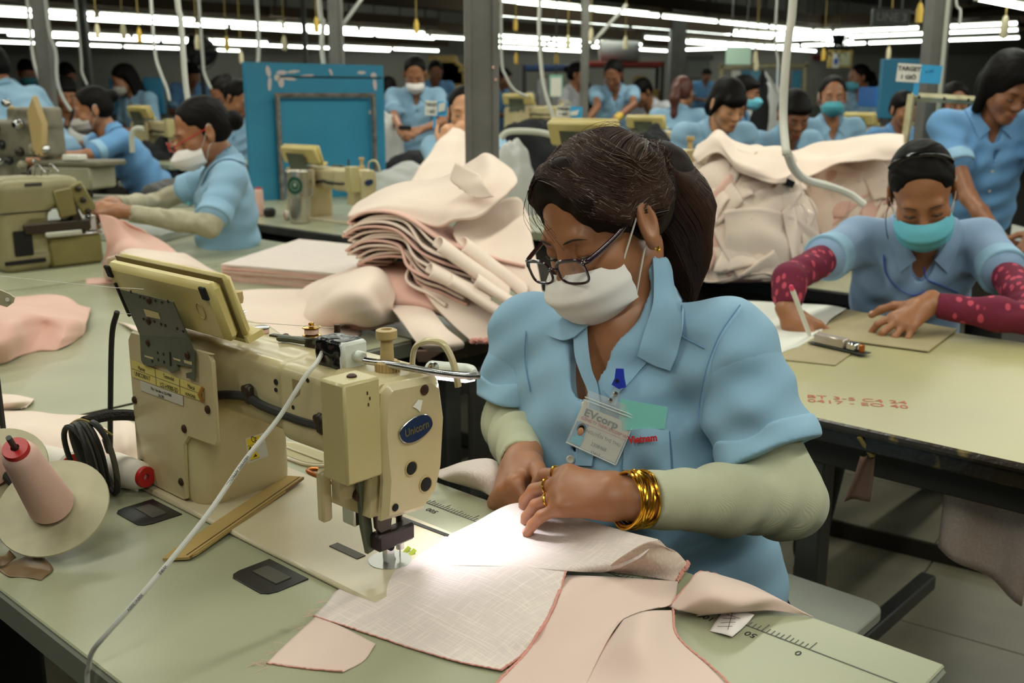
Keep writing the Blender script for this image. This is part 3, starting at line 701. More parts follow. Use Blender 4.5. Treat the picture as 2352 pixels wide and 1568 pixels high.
    for px, py in ((343, 690), (342, 737), (341, 787), (431, 816)):
        MB().lathe([(.0048, 0), (.0048, .0016), (.003, .003), (.0005, .003)], WPW(px, py, Wf(py)+.002), WX, 10).build('bracket_screw', M['screw'], br)
    # panel cable down to the coil behind the pillar
    cb = [T(.868, .222, .236), T(.885, .224, .20), T(.90, .228, .10), T(.905, .232, .04), T(.90, .24, .06)]
    MB().tube(cr(cb, 24), .0036, 8).build('panel_cable', M['cable'], t)
    cab = [T(*pw(x, y, .193)) for x, y in ((470, 912), (500, 908), (530, 907), (570, 912), (600, 930), (650, 950), (700, 968), (742, 978))]
    MB().tube(cr(cab, 30), .0056, 8).build('harness_tube', M['cable'], t)
    for px, py in ((572, 895), (738, 962)):
        MB().box(WPW(px, py+10, .194), (.011, .010, .024), RT, .003).build('harness_clip', M['dark_metal'], t)
        MB().lathe([(.005, -.002), (.005, .008), (.003, .009)], WPW(px, py-4, .190), WX, 10).build('clip_screw', M['screw'], t)
    rp = [(672, 868), (720, 884), (722, 962), (694, 956), (683, 940), (672, 905)]
    q = MB(); plate(q, [WPW(*p, .1935) for p in rp], WX, .0012); q = q.build('side_plate', M['cream'], t, smooth=False)
    for px, py, r in ((707, 873, .0025), (674, 935, .0025), (634, 877, .0036), (634, 895, .0026), (633, 972, .0028)):
        MB().lathe([(r, 0), (r, .0008)], WPW(px, py, .1945 if px > 650 else .1885), WX, 10).build('bolt_hole', M['hole'], t, smooth=False)
    q = MB(); plate(q, [WPW(*p, .1950) for p in ((671, 869), (690, 875), (688, 905), (674, 915))], WX, .0003); q.build('plate_recess_shade', mat('recess_shade_paint', (150, 132, 92), .5), t, smooth=False)  # flat patch, its darker colour stands in for shade in the plate's recess
    # solenoid box behind the head
    sb = MB().box(T(.397, .2185, .1835), (.039, .046, .104), RT, .0025).build('solenoid_box', mat('khaki_box_paint', (192, 178, 128), .36, var=(7, (180, 164, 112)), coat=.2), t)
    MB().lathe([(.0052, 0), (.0052, .0015), (.003, .003), (.0005, .003)], T(.397, .216, .2355), ZX, 12).build('box_screw', M['screw'], sb)
    for (dz, dw) in ((.012, .004), (.006, .001), (.0, .003)): MB().box(T(.377, .209+dw, .21+dz), (.0006, .0012, .0032), RT).build('scratch', M['screw'], sb, smooth=False)
    # knee-lift levers and presser gear
    MB().prism([(.011, .024), (-.0115, .024), (-.0115, -.008), (-.004, -.0165), (.004, -.016), (.011, -.016)], -.009, .009, T(.437, .2, .108), np.stack([WX, ZX, UX], 1) @ rotm((0, 1, 0), 0.0), .002).build('lever_bracket', M['cream'], t)
    MB().box(T(.452, .215, .095), (.012, .014, .058), RT, .003).build('reverse_lever', M['cream'], t)
    MB().prism([(.188, .13), (.172, .13), (.160, .072), (.163, .052), (.172, .045), (.183, .06)], .406, .412, OT, R2, .001).build('lift_arm', M['dark_metal'], t)
    MB().prism([(.196, .13), (.186, .13), (.176, .03), (.186, .028), (.192, .06)], .418, .425, OT, R2, .001).build('lift_link', M['bracket'], t)
    MB().lathe([(.007, 0), (.007, .006), (.004, .008)], T(.428, .19, .095), -UX, 12).build('link_pivot', M['screw'], t)
    MB().box(T(.446, .176, .067), (.018, .018, .026), RT, .002).build('clutch_block', M['black'], t)
    MB().box(T(.447, .186, .075), (.022, .006, .042), RT, .002).build('clutch_plate', M['chrome'], t)
    MB().box(T(.410, .158, .043), (.017, .052, .020), RT, .003).build('presser_block', mat('presser_block_steel', (46, 34, 34), .4, metal=.4), t)
    MB().tube([T(.424, .155, .09), T(.424, .155, .035)], .0042, 10).build('presser_bar', M['dark_metal'], t)
    MB().tube([T(.423, .137, .09), T(.423, .137, .026)], .0038, 10).build('needle_bar', M['dark_metal'], t)
    MB().lathe([(.0045, .0), (.0045, .012), (.003, .0135)], T(.423, .137, .017), ZX, 12).build('needle_clamp', M['chrome'], t)
    MB().tube([T(.423, .137, .018), T(.423, .1375, .0005)], .0007, 6).build('needle', M['chrome'], t)
    MB().prism([(-.006, .032), (.006, .032), (.006, .012), (.009, .006), (.009, .002), (-.004, .002), (-.006, .012)], -.004, .004, T(.424, .153, .0), np.stack([-WX, ZX, -UX], 1), .001).build('foot_shank', M['chrome'], t)
    MB().lathe([(.0045, 0), (.0045, .002)], T(.419, .154, .026), -UX, 10).build('shank_screw', M['hole'], t)
    for s in (-1, 1): MB().tube(cr([T(.425+s*.0045, .168, .004), T(.425+s*.0045, .15, .0042), T(.424+s*.0045, .130, .0046), T(.423+s*.0045, .119, .0105)], 14), .0030, 8, flat=.7).build('presser_foot', M['green'], t)
    MB().prism([(.024*math.cos(q), .024*math.sin(q)) for q in np.linspace(0, 2*math.pi, 28, endpoint=False)], .0066, .0074, T(.425, .150, 0), RT).build('throat_plate', mat('worn_steel_plate', (176, 176, 170), .3, metal=.8), t)
    MB().box(T(.478, .168, .0072), (.05, .012, .001), RT).build('bed_patch', M['dark_metal'], t, smooth=False)
    MB().box(T(.475, .064, .0072), (.11, .006, .0012), RT @ rotm((0, 0, 1), .03)).build('bed_edge_tape', M['black'], t, smooth=False)
    # top of the arm
    k = T(.432, .140, .212); q = MB(); q.lathe([(.0125, 0), (.0128, .004), (.0128, .018), (.011, .020), (.0075, .0205), (.0072, .031), (.0068, .0325), (.0072, .034), (.0068, .0355), (.0072, .037), (.006, .044)], k, ZX, 24)
    q = q.build('presser_regulator', M['tan'], t); kn = MB()
    for i in range(22):
        an = 2*math.pi*i/22; kn.box(k+A(math.cos(an), math.sin(an), 0)*.0128+A(0, 0, .011), (.0016, .0016, .014), rotm((0, 0, 1), an))
    tag(kn.build('knurl', M['tan'], q, smooth=False), kind='stuff')
    MB().lathe([(.0095, .043), (.0115, .045), (.0115, .053), (.0095, .054), (.006, .054), (.0055, .050)], k, ZX, 18).build('regulator_cap', M['tan'], q)
    MB().tube([k+A(math.cos(an)*.0175, math.sin(an)*.0175, .001) for an in np.linspace(0, 2*math.pi, 26, endpoint=False)], .0014, 6, closed=True).build('rubber_band', mat('rubber_band', (206, 150, 36), .5), t)
    g = [T(.418, .118, .205), T(.416, .118, .232), T(.412, .117, .246), T(.402, .114, .253), T(.392, .108, .254), T(.384, .102, .250), T(.378, .098, .238), T(.373, .096, .222), T(.370, .095, .205)]
    MB().tube(cr(g, 26), .0044, 8, flat=.7).build('take_up_guard', M['cream'], t)
    MB().lathe([(.007, 0), (.007, .004), (.003, .005)], T(.40, .105, .222), -UX, 12).build('guide_ring', M['chrome'], t)
    p = T(.725, .137, .212); q = MB().lathe([(.011, 0), (.011, .008), (.003, .0085), (.003, .028), (.0028, .048)], p, ZX, 14).build('tension_post', M['dark_metal'], t)
    for z in (.026, .0295): MB().lathe([(.003, 0), (.012, .0006), (.0125, .0016), (.003, .0022)], p+A(0, 0, z), ZX, 18).build('tension_disc', M['chrome'], q)
    MB().tube([p+A(.006*math.cos(an), .006*math.sin(an), .032+an*.0012) for an in np.linspace(0, 4*math.pi, 30)], .0009, 5).build('tension_spring', M['dark_metal'], q)
    MB().tube(cr([p+A(0, 0, .024), p+A(-.012, .0, .022), p+A(-.018, .002, .026)], 10), .0013, 6).build('thread_hook', M['chrome'], q)
    MB().lathe([(.0075, .042), (.0095, .0425), (.0105, .048), (.0098, .057), (.004, .0585)], p, ZX, 16).build('tension_knob', M['tan'], q)
    p = T(.585, .125, .214); q = MB().lathe([(.012, 0), (.013, .002), (.009, .006), (.0085, .014), (.003, .015)], p, ZX, 18).build('bobbin_winder', M['dark_metal'], t)
    MB().lathe([(.0028, .018), (.011, .0185), (.011, .0195), (.0065, .020), (.0065, .0275), (.011, .028), (.011, .029), (.003, .0295), (.0035, .034)], p, ZX, 18).build('gold_bobbin', M['gold'], q)
    MB().lathe([(.0068, .0202), (.0085, .021), (.0085, .0268), (.0068, .0273)], p, ZX, 18).build('bobbin_thread', M['thread'], q)
    MB().prism([(-.010, -.007), (.012, -.007), (.030, -.004), (.034, -.007), (.047, -.006), (.046, .006), (.030, .004), (.012, .007), (-.010, .007)], .008, .015, p, RT @ rotm((0, 0, 1), .35), .002).build('winder_lever', M['bracket'], q)
    p = T(.66, .115, .214); q = MB().box(p+A(0, 0, .001), (.05, .022, .003), RT, .001).build('knife_plate', M['cream'], t)
    MB().prism([(-.03, -.002), (.0, -.005), (.018, -.004), (.018, .004), (0, .004)], .0026, .005, p, RT @ rotm((0, 0, 1), .2), .0005).build('thread_knife', M['dark_metal'], q)
    MB().lathe([(.0036, .004), (.0036, .008), (.001, .009)], p-UX*.008, ZX, 10).build('knife_screw', M['screw'], q)
    MB().tube([T(.532, .128, .21), T(.532, .128, .254)], .0036, 10).build('thread_pin', M['screw'], t)
    for dz in (.238, .246): MB().ball(T(.5325, .1312, dz), .0011, 5).build('pin_hole', M['hole'], t)
    p = T(.703, .115, .213); q = MB().lathe([(.0028, 0), (.0105, .0005), (.0105, .0015), (.0065, .002), (.0065, .009), (.0105, .0095), (.0105, .0105), (.003, .011)], p, ZX, 16).build('spare_bobbin', M['chrome'], t)
    MB().lathe([(.0068, .0022), (.009, .003), (.009, .008), (.0068, .0088)], p, ZX, 16).build('bobbin_thread', M['thread'], q)
    return t
machine = sewing_machine('cream lockstitch sewing machine in front with oval navy badge and tilted control panel')

q = thing('bed_latch', 'copper coloured latch rod lying behind the solenoid box', 'latch', T(.68, .04, .002))
MB().tube(cr([T(.718, .028, .005), T(.724, .036, .006), T(.718, .044, .006), T(.68, .044, .005), T(.62, .050, .006)], 24), .0032, 8).build('latch_rod', M['brass'], q)
# ---------------------------------------------------------------- gooseneck lamp
t = thing('gooseneck_lamp', 'small gooseneck lamp with taped black switch block on top of the front machine', 'lamp', T(.495, .145, .216))
c = T(.497, .152, .233); V, F = sdf_mesh([blk((0, 0, 0), (.024, .018, .0165), .005)], .002, lambda P: .0012*wob(P, 260))
mkq('taped_block', V @ RT.T+c, F, M['tape'], t)
MB().box(c-UX*.0225, (.010, .034, .031), RT, .003).build('switch_case', M['lampw'], t)
gn = [WPW(838, 828, .150), WPW(880, 834, .147), WPW(920, 841, .140), WPW(960, 848, .130), WPW(1000, 855, .120), WPW(1050, 861, .110), WPW(1085, 863, .105), WPW(1099, 862, .098)]
MB().lathe([(.0065, 0), (.0065, .012), (.005, .014)], c-UX*.026, -UX, 12).build('neck_collar', M['lampw'], t)
gp = cr(gn, 220); MB().tube(gp, [.0036+.0006*(i % 2) for i in range(220)], 8).build('gooseneck', M['chrome'], t)
h0, h1 = WPW(1086, 856, .078), WPW(985, 846, .060); ax = nrm(h1-h0)
MB().lathe([(.004, -.004), (.0085, .004), (.0095, .012), (.0095, .085), (.007, .090)], h0, ax, 16).build('lamp_head', M['lampw'], t)
dn = nrm(A(0, 0, -1)); sd_ = np.cross(ax, dn)
MB().box(h0+ax*.045+dn*.0085, (.08, .014, .004), np.stack([ax, sd_, np.cross(ax, sd_)], 1), .001).build('led_strip', mat('led_window', (255, 255, 255), .3, emit=((.95, .95, 1.0), 6.0)), t)
sl = bpy.data.lights.new('led_light', 'SPOT'); sl.energy = 2.3; sl.color = (.90, .90, 1.0); sl.spot_size = math.radians(76); sl.spot_blend = .8; sl.shadow_soft_size = .012
so = bpy.data.objects.new('led_light', sl); COL.objects.link(so); so.location = tuple(h0+ax*.05+dn*.016)
tgt = T(.375, .085, 0)-A(*so.location); so.rotation_euler = Vector(tgt).to_track_quat('-Z', 'Y').to_euler()
cpts = [c+UX*.024+WX*.004, WPW(728, 832, .19), WPW(700, 866, .215), WPW(640, 960, .25), WPW(560, 1060, .30), WPW(470, 1190, .36), WPW(330, 1360, .432), WPW(245, 1455, .466), WPW(213, 1495, .4745), WPW(204, 1530, .4755), WPW(202, 1600, .476), T(.48, .477, -.2)]
MB().tube(cr(cpts, 90), .0025, 8).build('power_cable', M['grey_cable'], t)
MB().lathe([(.0065, 0), (.006, .004), (.0066, .005), (.0055, .010), (.006, .011), (.004, .018)], cpts[0]-UX*.004, nrm(cpts[1]-cpts[0]), 10).build('strain_relief', M['grey_cable'], t)
for s, i, j in (('H03VVH2 APPROVED', 30, 42), ('WIRE', 42, 46), ('300V/300V', 46, 56)):
    a = cr(cpts, 90)[i+4]; dr = nrm(cr(cpts, 90)[j]-cr(cpts, 90)[i]); x = dr if dr[2] > 0 else -dr
    tc_ = nrm(A(0, 0, CAMZ)-a); y = nrm(np.cross(tc_, x)); z = np.cross(x, y)
    text_part('cable_print', s, a+z*.0031, np.stack([-x, -y, z], 1), .0042, M['ink'], t, ext=.00003)
# thread running from the stand to the machine
tag(MB().tube(cr([WPW(0, 634, .30), WPW(235, 658, .29), WPW(300, 722, .245) if 0 else WPW(300, 662, .28), WPW(330, 664, .27)], 8), .0004, 4).build('sewing_thread', M['thread_w']), 'fine white thread stretched across the table at far left', 'thread')
tag(MB().tube([WPW(275, 719, .238), T(.532, .1285, .25)], .0004, 4).build('sewing_thread', M['thread_w']), 'fine white thread running along the machine arm to its pin', 'thread')
# ---------------------------------------------------------------- people: shared materials
M['skin'] = mat('skin_warm', (168, 114, 80), .42, var=(30, (154, 102, 70), .3, .75), bump=(700, .06, .0006), sub=.12)
M['skin_b'] = mat('skin_tan', (150, 100, 70), .45, var=(26, (138, 90, 62), .3, .75), sub=.1)
M['skin_l'] = mat('skin_light', (204, 150, 112), .45, var=(26, (194, 138, 100), .3, .75), sub=.1)
M['lip'] = mat('lips', (150, 76, 66), .45)
M['hair'] = mat('dark_hair', (16, 13, 12), .6, bump=(240, .3, .001, (1, 1, .12)), spec=.12)
M['hair_br'] = mat('brown_black_hair', (26, 17, 13), .6, var=(60, (42, 25, 18), .5, .8), bump=(300, .3, .001), spec=.15)
M['hair_red'] = mat('reddish_hair', (84, 40, 26), .5)
M['strand'] = mat('hair_strand', (56, 34, 25), .55, spec=.25)
M['strand_g'] = mat('greying_strand', (120, 104, 92), .4)
M['eye'] = mat('eye_white', (170, 158, 146), .3); M['iris'] = mat('iris', (36, 24, 18), .2); M['brow'] = mat('eyebrow', (40, 28, 22), .8)
def shirt_mat(n, c, c2): return mat(n, c, .72, var=(7, c2, .3, .75), bump=(900, .10, .0006), sheen=.1, spec=.25)
M['shirt'] = shirt_mat('blue_work_shirt', (146, 182, 208), (134, 172, 200))
M['shirt_hem'] = shirt_mat('blue_shirt_hem', (152, 190, 216), (142, 180, 208))
M['shirt_g'] = shirt_mat('faded_blue_shirt', (146, 172, 204), (132, 160, 194))
M['shirt_d'] = shirt_mat('mid_blue_shirt', (108, 156, 202), (96, 144, 192))
M['shirt_w'] = shirt_mat('white_shirt', (214, 214, 218), (200, 200, 206))
M['sleeve'] = mat('grey_green_knit', (186, 186, 158), .85, var=(12, (172, 172, 144)), stripes=(260, .12, 'Y'), sheen=.15)
M['sleeve_b'] = mat('beige_knit', (186, 178, 154), .9, var=(40, (164, 156, 132)), bump=(180, .4, .002))
M['sleeve_r'] = mat('maroon_print_knit', (112, 24, 54), .85, dots=(46, (196, 74, 96), .27, (1, 1, .6)), bump=(200, .2, .001))
M['trouser'] = mat('black_trousers', (24, 23, 24), .85, bump=(60, .2))
M['mask_w'] = mat('white_mask', (240, 234, 230), .85, bump=(500, .1, .0006)); M['mask_g'] = mat('grey_mask', (176, 170, 162), .85); M['mask_t'] = mat('turquoise_mask', (106, 192, 214), .75, bump=(500, .1, .0006)); M['mask_d'] = mat('teal_mask', (74, 156, 170), .8)
M['strap'] = mat('mask_strap', (222, 216, 206), .8); M['button'] = mat('pearl_button', (206, 200, 184), .3)

def lerp(a, b, t): return np.asarray(a)*(1-t)+np.asarray(b)*t
def hframe(yaw, pitch=0, roll=0):        # columns: person's right, forward, up; yaw 0 faces the camera, -90 faces left
    y = math.radians(yaw); f = A(math.sin(y), -math.cos(y), 0); r = np.cross(f, ZX)
    R = np.stack([r, f, ZX], 1)
    R = R @ rotm((1, 0, 0), -math.radians(pitch)) @ rotm((0, 1, 0), math.radians(roll))
    return R
class Head:
    def __init__(s, hc, R, sc=1.0): s.c = np.asarray(hc, float); s.R = R; s.s = sc
    def __call__(s, *p): return s.c+s.R @ (A(*p)*s.s)
    def arr(s, P): return s.c+(np.asarray(P, float)*s.s) @ s.R.T
    def cap(s, a, b, ra, rb=None, k=.012): return cap(s(*a), s(*b), ra*s.s, (ra if rb is None else rb)*s.s, k)
    def ell(s, c, r, k=.012, R=None): return ell(s(*c), A(*np.broadcast_to(np.asarray(r, float), (3,)))*s.s, s.R if R is None else s.R @ R, k)
    def prims(h, ears=True, slim=1.0):
        P = [h.ell((0, -.014, .036), (.0735, .094, .082)), h.ell((0, .026, -.028), (.061*slim, .064, .082), .02),
             h.cap((-.044*slim, .005, -.058), (-.012, .066, -.096), .020, .018, .02), h.cap((.044*slim, .005, -.058), (.012, .066, -.096), .020, .018, .02),
             h.ell((0, .070, -.094), (.022, .018, .018), .02), h.ell((-.036*slim, .056, -.034), (.026, .024, .026), .02), h.ell((.036*slim, .056, -.034), (.026, .024, .026), .02),
             h.cap((-.030, .074, .014), (.030, .074, .014), .014, .014, .016),
             cut(h.ell((-.032, .098, -.004), (.017, .016, .011)), .014), cut(h.ell((.032, .098, -.004), (.017, .016, .011)), .014),
             h.cap((0, .082, .004), (0, .104, -.032), .0075, .0115, .012), h.ell((-.011, .096, -.037), (.0085, .0095, .0075), .006), h.ell((.011, .096, -.037), (.0085, .0095, .0075), .006),
             h.ell((0, .088, -.064), (.024, .012, .010), .012), h.ell((0, .084, -.076), (.019, .012, .007), .008)]
        for s in (-1, 1): P.append(h.ell((s*.031, .0735, -.004), (.0150, .0135, .0115), .004))
        if ears:
            for s in (-1, 1):
                ez_ = ears if ears is not True else 1.0; Re = rotm((0, 0, 1), s*-.35) @ rotm((1, 0, 0), .15)
                P += [h.ell((s*.077, -.012, -.006), (.0100, .019*ez_*(1.16 if ez_ > 1 else 1), .031*ez_*(1.10 if ez_ > 1 else 1)), .004, Re), h.ell((s*.078, -.006, -.032*ez_), (.0070, .010, .011), .006), cut(h.ell((s*.0865, -.006, -.002), (.0055, .009*ez_, .017*ez_), .004, Re), .006)]
        return P
    def face_parts(h, t, lips=True, eyes=True, brow=True, far=False):
        if eyes:
            for s in (-1, 1):
                q = MB().ball(h(s*.031, .0748, -.0075), .0112*h.s, 8).build('eyeball', M['eye'], t)
                if not far: MB().ball(h(s*.030, .0832, -.0130), (.0045*h.s, .0024*h.s, .0035*h.s), 6, h.R).build('iris', M['iris'], q)
                a = np.linspace(-1, 1, 9)
                MB().tube(h.arr([(s*.031+.0145*x, .0895-.0065*x*x, -.0100-.001*(1-x*x)+.002*s*x) for x in a]), .0011*h.s, 5).build('eyelash_line', M['brow'], t)
        if brow:
            for s in (-1, 1):
                MB().tube(h.arr([(s*(.014+.036*x), .0925-.013*x*x, .0155+.007*math.sin(x*2.6)-.004*x) for x in np.linspace(0, 1, 8)]), [h.s*r for r in (.0016, .0024, .0026, .0026, .0024, .002, .0014, .0006)], 6, flat=.5).build('eyebrow', M['brow'], t)
        if lips:
            a = np.linspace(-1, 1, 11)
            for z, r in ((-.0665, .0036), (-.0745, .0042)):
                MB().tube(h.arr([(.021*x, .0985-.012*x*x+(-.002 if z < -.07 else 0), z+.0035*abs(x)*(1 if z < -.07 else -.6)) for x in a]), [max(.0006, r*(1-abs(x)**2.2))*h.s for x in a], 6).build('lip', M['lip'], t)
    def mask(h, t, m, zt=-.024, zb=-.112, beak=.0, w=1.0, side=.022, pleats=True, droop=0.0, strap=True):
        G = []; us = np.linspace(-1, 1, 25); ts = np.linspace(0, 1, 21)
        for tt in ts:
            yc = np.interp(tt, [0, .12, .32, .55, .8, 1], [.107, .123, .1345+beak, .126+beak*1.4, .113+beak, .090]); a = np.interp(tt, [0, .3, .7, 1], [.056, .066, .062, .040])*w
            row = []
            for u in us:
                ph = u*math.radians(84); z = zt+(zb-zt)*tt - droop*abs(u)**1.5*(1-tt) - (.010*abs(u)**2)*(1-tt)
                if tt > .7: z += (tt-.7)*.05*abs(u)**2
                pl = .0011*math.sin(tt*math.pi*7) if pleats and .2 < tt < .85 else 0
                row.append((a*math.sin(ph), side+(yc-side)*math.cos(ph)**.85+pl, z))
            G.append(row)
        G = np.array(G); Gw = h.arr(G.reshape(-1, 3)).reshape(G.shape)
        o = MB().sheet(Gw, .0014*h.s).build('face_mask', m, t)
        if strap:
            for s, c in ((-1, 0), (1, -1)):
                MB().tube(cr([Gw[1, c], h(s*.077, .010, -.012), h(s*.081, -.012, .024), h(s*.079, -.026, .016)], 14), .0011*h.s, 5).build('ear_loop', M['strap'], t)
                MB().tube(cr([Gw[-4, c], h(s*.071, .012, -.052), h(s*.076, -.018, -.036)], 10), .0011*h.s, 5).build('ear_loop', M['strap'], t)
        return o, Gw
    def hair(h, t, style, m, vox, vol=.010, front=0.0, name='hair', fn=None, extra=()):
        v = vol
        P = [h.ell((0, -.018, .040), (.0735+v, .094+v, .080+v), .02), h.ell((0, -.045, -.01), (.066+v, .062+v, .055), .03)]
        if style == 'cap': P[1] = h.ell((0, -.045, .01), (.07+v, .062+v, .045), .03)
        if style in ('bun', 'lowbun', 'pony', 'ponylong', 'cap'):
            P.append(cut(h.ell((0, .118, -.020), (.082, .112, .122)), .010))
            for s in (-1, 1): P.append(cut(h.ell((s*.090, .056, .0), (.040, .048, .052)), .010))
        else: P.append(cut(h.ell((0, .118, -.045+front), (.074, .098, .112)), .010))
        for s in (-1, 1): P.append(cut(h.ell((s*.10, .012, -.03), (.032, .030, .040)), .008))
        if style in ('pony', 'ponylong'):
            L = .22 if style == 'ponylong' else .13
            P += [h.cap((0, -.10, .025), (0, -.135, .0), .030, .030, .02), h.cap((0, -.135, .0), (0, -.150, -.07), .032, .036, .03), h.cap((0, -.150, -.07), (0, -.128, -.07-L*.5), .034, .024, .03), h.cap((0, -.128, -.07-L*.5), (0, -.10, -.07-L), .022, .008, .02)]
        if style == 'bun': P += [h.ell((0, -.125, .045), (.036, .030, .034), .012)]
        if style == 'lowbun': P += [h.ell((0, -.128, -.005), (.042, .034, .038), .012)]
        if style in ('bob', 'long'):
            zb = -.10 if style == 'bob' else -.26
            for s in (-1, 1): P += [h.cap((s*.070, -.020, .03), (s*.074, -.012, zb), .026, .022, .03)]
            P += [h.ell((0, -.075, -.04 if style == 'bob' else -.10), (.075, .045, .075 if style == 'bob' else .16), .03)]
            P.append(cut(h.ell((0, .10, -.06), (.058, .085, .12)), .010))
        if style == 'bangs':
            P += [h.ell((.010, .070, .045), (.058, .030, .034), .02), h.cap((-.068, .02, .03), (-.078, .0, -.10), .018, .012, .02), h.cap((.068, .02, .03), (.080, .0, -.06), .018, .010, .02), h.ell((0, -.09, -.05), (.06, .04, .07), .03)]
        if style == 'short': P += [h.ell((0, .060, .058), (.062, .036, .026), .02)]
        P += list(extra)
        f = fn or (lambda Q: .0007*np.sin(wob(Q, 42)*9+(Q @ h.R[:, 2])*30))
        return solid(name, P, vox, m, t, f, 1)

def hand(w, fx, ny, side, curl=(.5, .6, .4), spread=.06, sc=.94, k=.0035, curls=None, thumb=(.35, .3), thumb_dir=None, wr=None):
    """primitives of a hand: w wrist point, fx towards the fingers, ny out of the back of the hand, side +1 when the thumb lies along fx x ny"""
    x = nrm(fx); z = nrm(np.asarray(ny)-x*(np.asarray(ny) @ x)); y = np.cross(z, x)*side; s = sc
    L = lambda a, b, c: np.asarray(w)+s*(x*a+y*b+z*c)
    P = [cap(L(-.02, 0, 0), L(.02, 0, 0), .0235*s, .026*s, .012), cap(L(.02, .012, -.001), L(.078, .024, 0), .0155*s, .0125*s, .016), cap(L(.02, 0, 0), L(.082, .006, .002), .0165*s, .0125*s, .014),
         cap(L(.02, -.006, 0), L(.078, -.011, .001), .0155*s, .012*s, .014), cap(L(.02, -.014, -.002), L(.072, -.027, -.001), .0145*s, .011*s, .014), cap(L(.018, .018, -.010), L(.048, .024, -.012), .015*s, .013*s, .012)]
    seg = ((.040, .025, .021), (.045, .029, .022), (.041, .027, .021), (.032, .020, .019)); by = (.0255, .0080, -.0100, -.0265); bx = (.079, .083, .079, .072); rr = (.0092, .0094, .0088, .0078)
    nails = []
    for i in range(4):
        c = curl if curls is None else curls[i]; a = 0; p = L(bx[i], by[i], .001); sp = (1.5-i)*spread; d = None
        for j in range(3):
            a += c[j]; d = nrm(math.cos(a)*(x*math.cos(sp)+y*math.sin(sp))-math.sin(a)*z); q = p+d*seg[i][j]*s
            r0 = rr[i]*s*(1, .93, .86)[j]; P.append(cap(p, q, r0, r0*.92, k if j else .008)); p = q
        up = nrm(np.cross(d, y)) if side > 0 else nrm(np.cross(y, d)); up = up if up @ z > -.3 else up
        nails.append((p-d*.003*s, d, nrm(z*math.cos(a)+x*math.sin(a)), rr[i]*s*.72))
    td = nrm(x*.55+y*.72-z*.35) if thumb_dir is None else nrm(x*thumb_dir[0]+y*thumb_dir[1]+z*thumb_dir[2])
    p = L(.022, .024, -.008); q = p+td*.042*s; P.append(cap(p, q, .0135*s, .0112*s, .012))
    for j, a in enumerate(thumb):
        td = nrm(td*math.cos(a)+(x*.7-y*.55-z*.35)*math.sin(a)); p = q; q = p+td*(.033, .026)[j]*s; P.append(cap(p, q, (.0108, .0100)[j]*s, (.0100, .0082)[j]*s, .004))
    nails.append((q-td*.003*s, td, nrm(z+y*.5-td*(td @ (z+y*.5))), .0075*s))
    return P, nails
def nail_parts(nails, t, m):
    for p, d, n, r in nails:
        b = np.cross(d, n); MB().ball(p+n*r*.95, (r*.85, r*.75, r*.30), 6, np.stack([d, b, n], 1)).build('fingernail', m, t)

def march(prims, fn, O, D, n=60, t0=.3):
    t = np.full(len(O), float(t0))
    for _ in range(n): t = t+np.clip(sd(prims, O+D*t[:, None], fn), -.02, .15)*.85
    return O+D*t[:, None]
def onto_px(prims, fn, px, lift=.001):   # points of a garment's surface that a pixel of the survey shows
    px = np.asarray(px, float).reshape(-1, 2); D = np.array([nrm(ray(*p)) for p in px]); O = np.tile(A(0, 0, CAMZ), (len(px), 1))
    return march(prims, fn, O, D)-D*lift
def px_patch(prims, fn, net, m, n, lift=.002, th=.0012):   # a cloth flap lying on a garment
    net = np.asarray(net, float); rows = np.stack([cr(r, n) for r in net]); G = np.stack([cr(rows[:, j], m) for j in range(n)], 1)
    P = onto_px(prims, fn, G.reshape(-1, 2), lift).reshape(m, n, 3)
    for _ in range(2): P[1:-1, 1:-1] = (P[1:-1, 1:-1]*2+P[:-2, 1:-1]+P[2:, 1:-1]+P[1:-1, :-2]+P[1:-1, 2:])/6
    return MB().sheet(P[:, ::-1], th)

def folds(centers):                      # wrinkle function: sum of soft ridges along given directions
    def f(P):
        d = np.zeros(len(P))
        for c, ax, wl, amp, rad in centers:
            q = P-np.asarray(c); w = np.exp(-(q*q).sum(1)/(rad*rad)); d += amp*w*np.sin((q @ np.asarray(ax))*2*math.pi/wl+1.3*wob(P, 12))
        return d
    return f

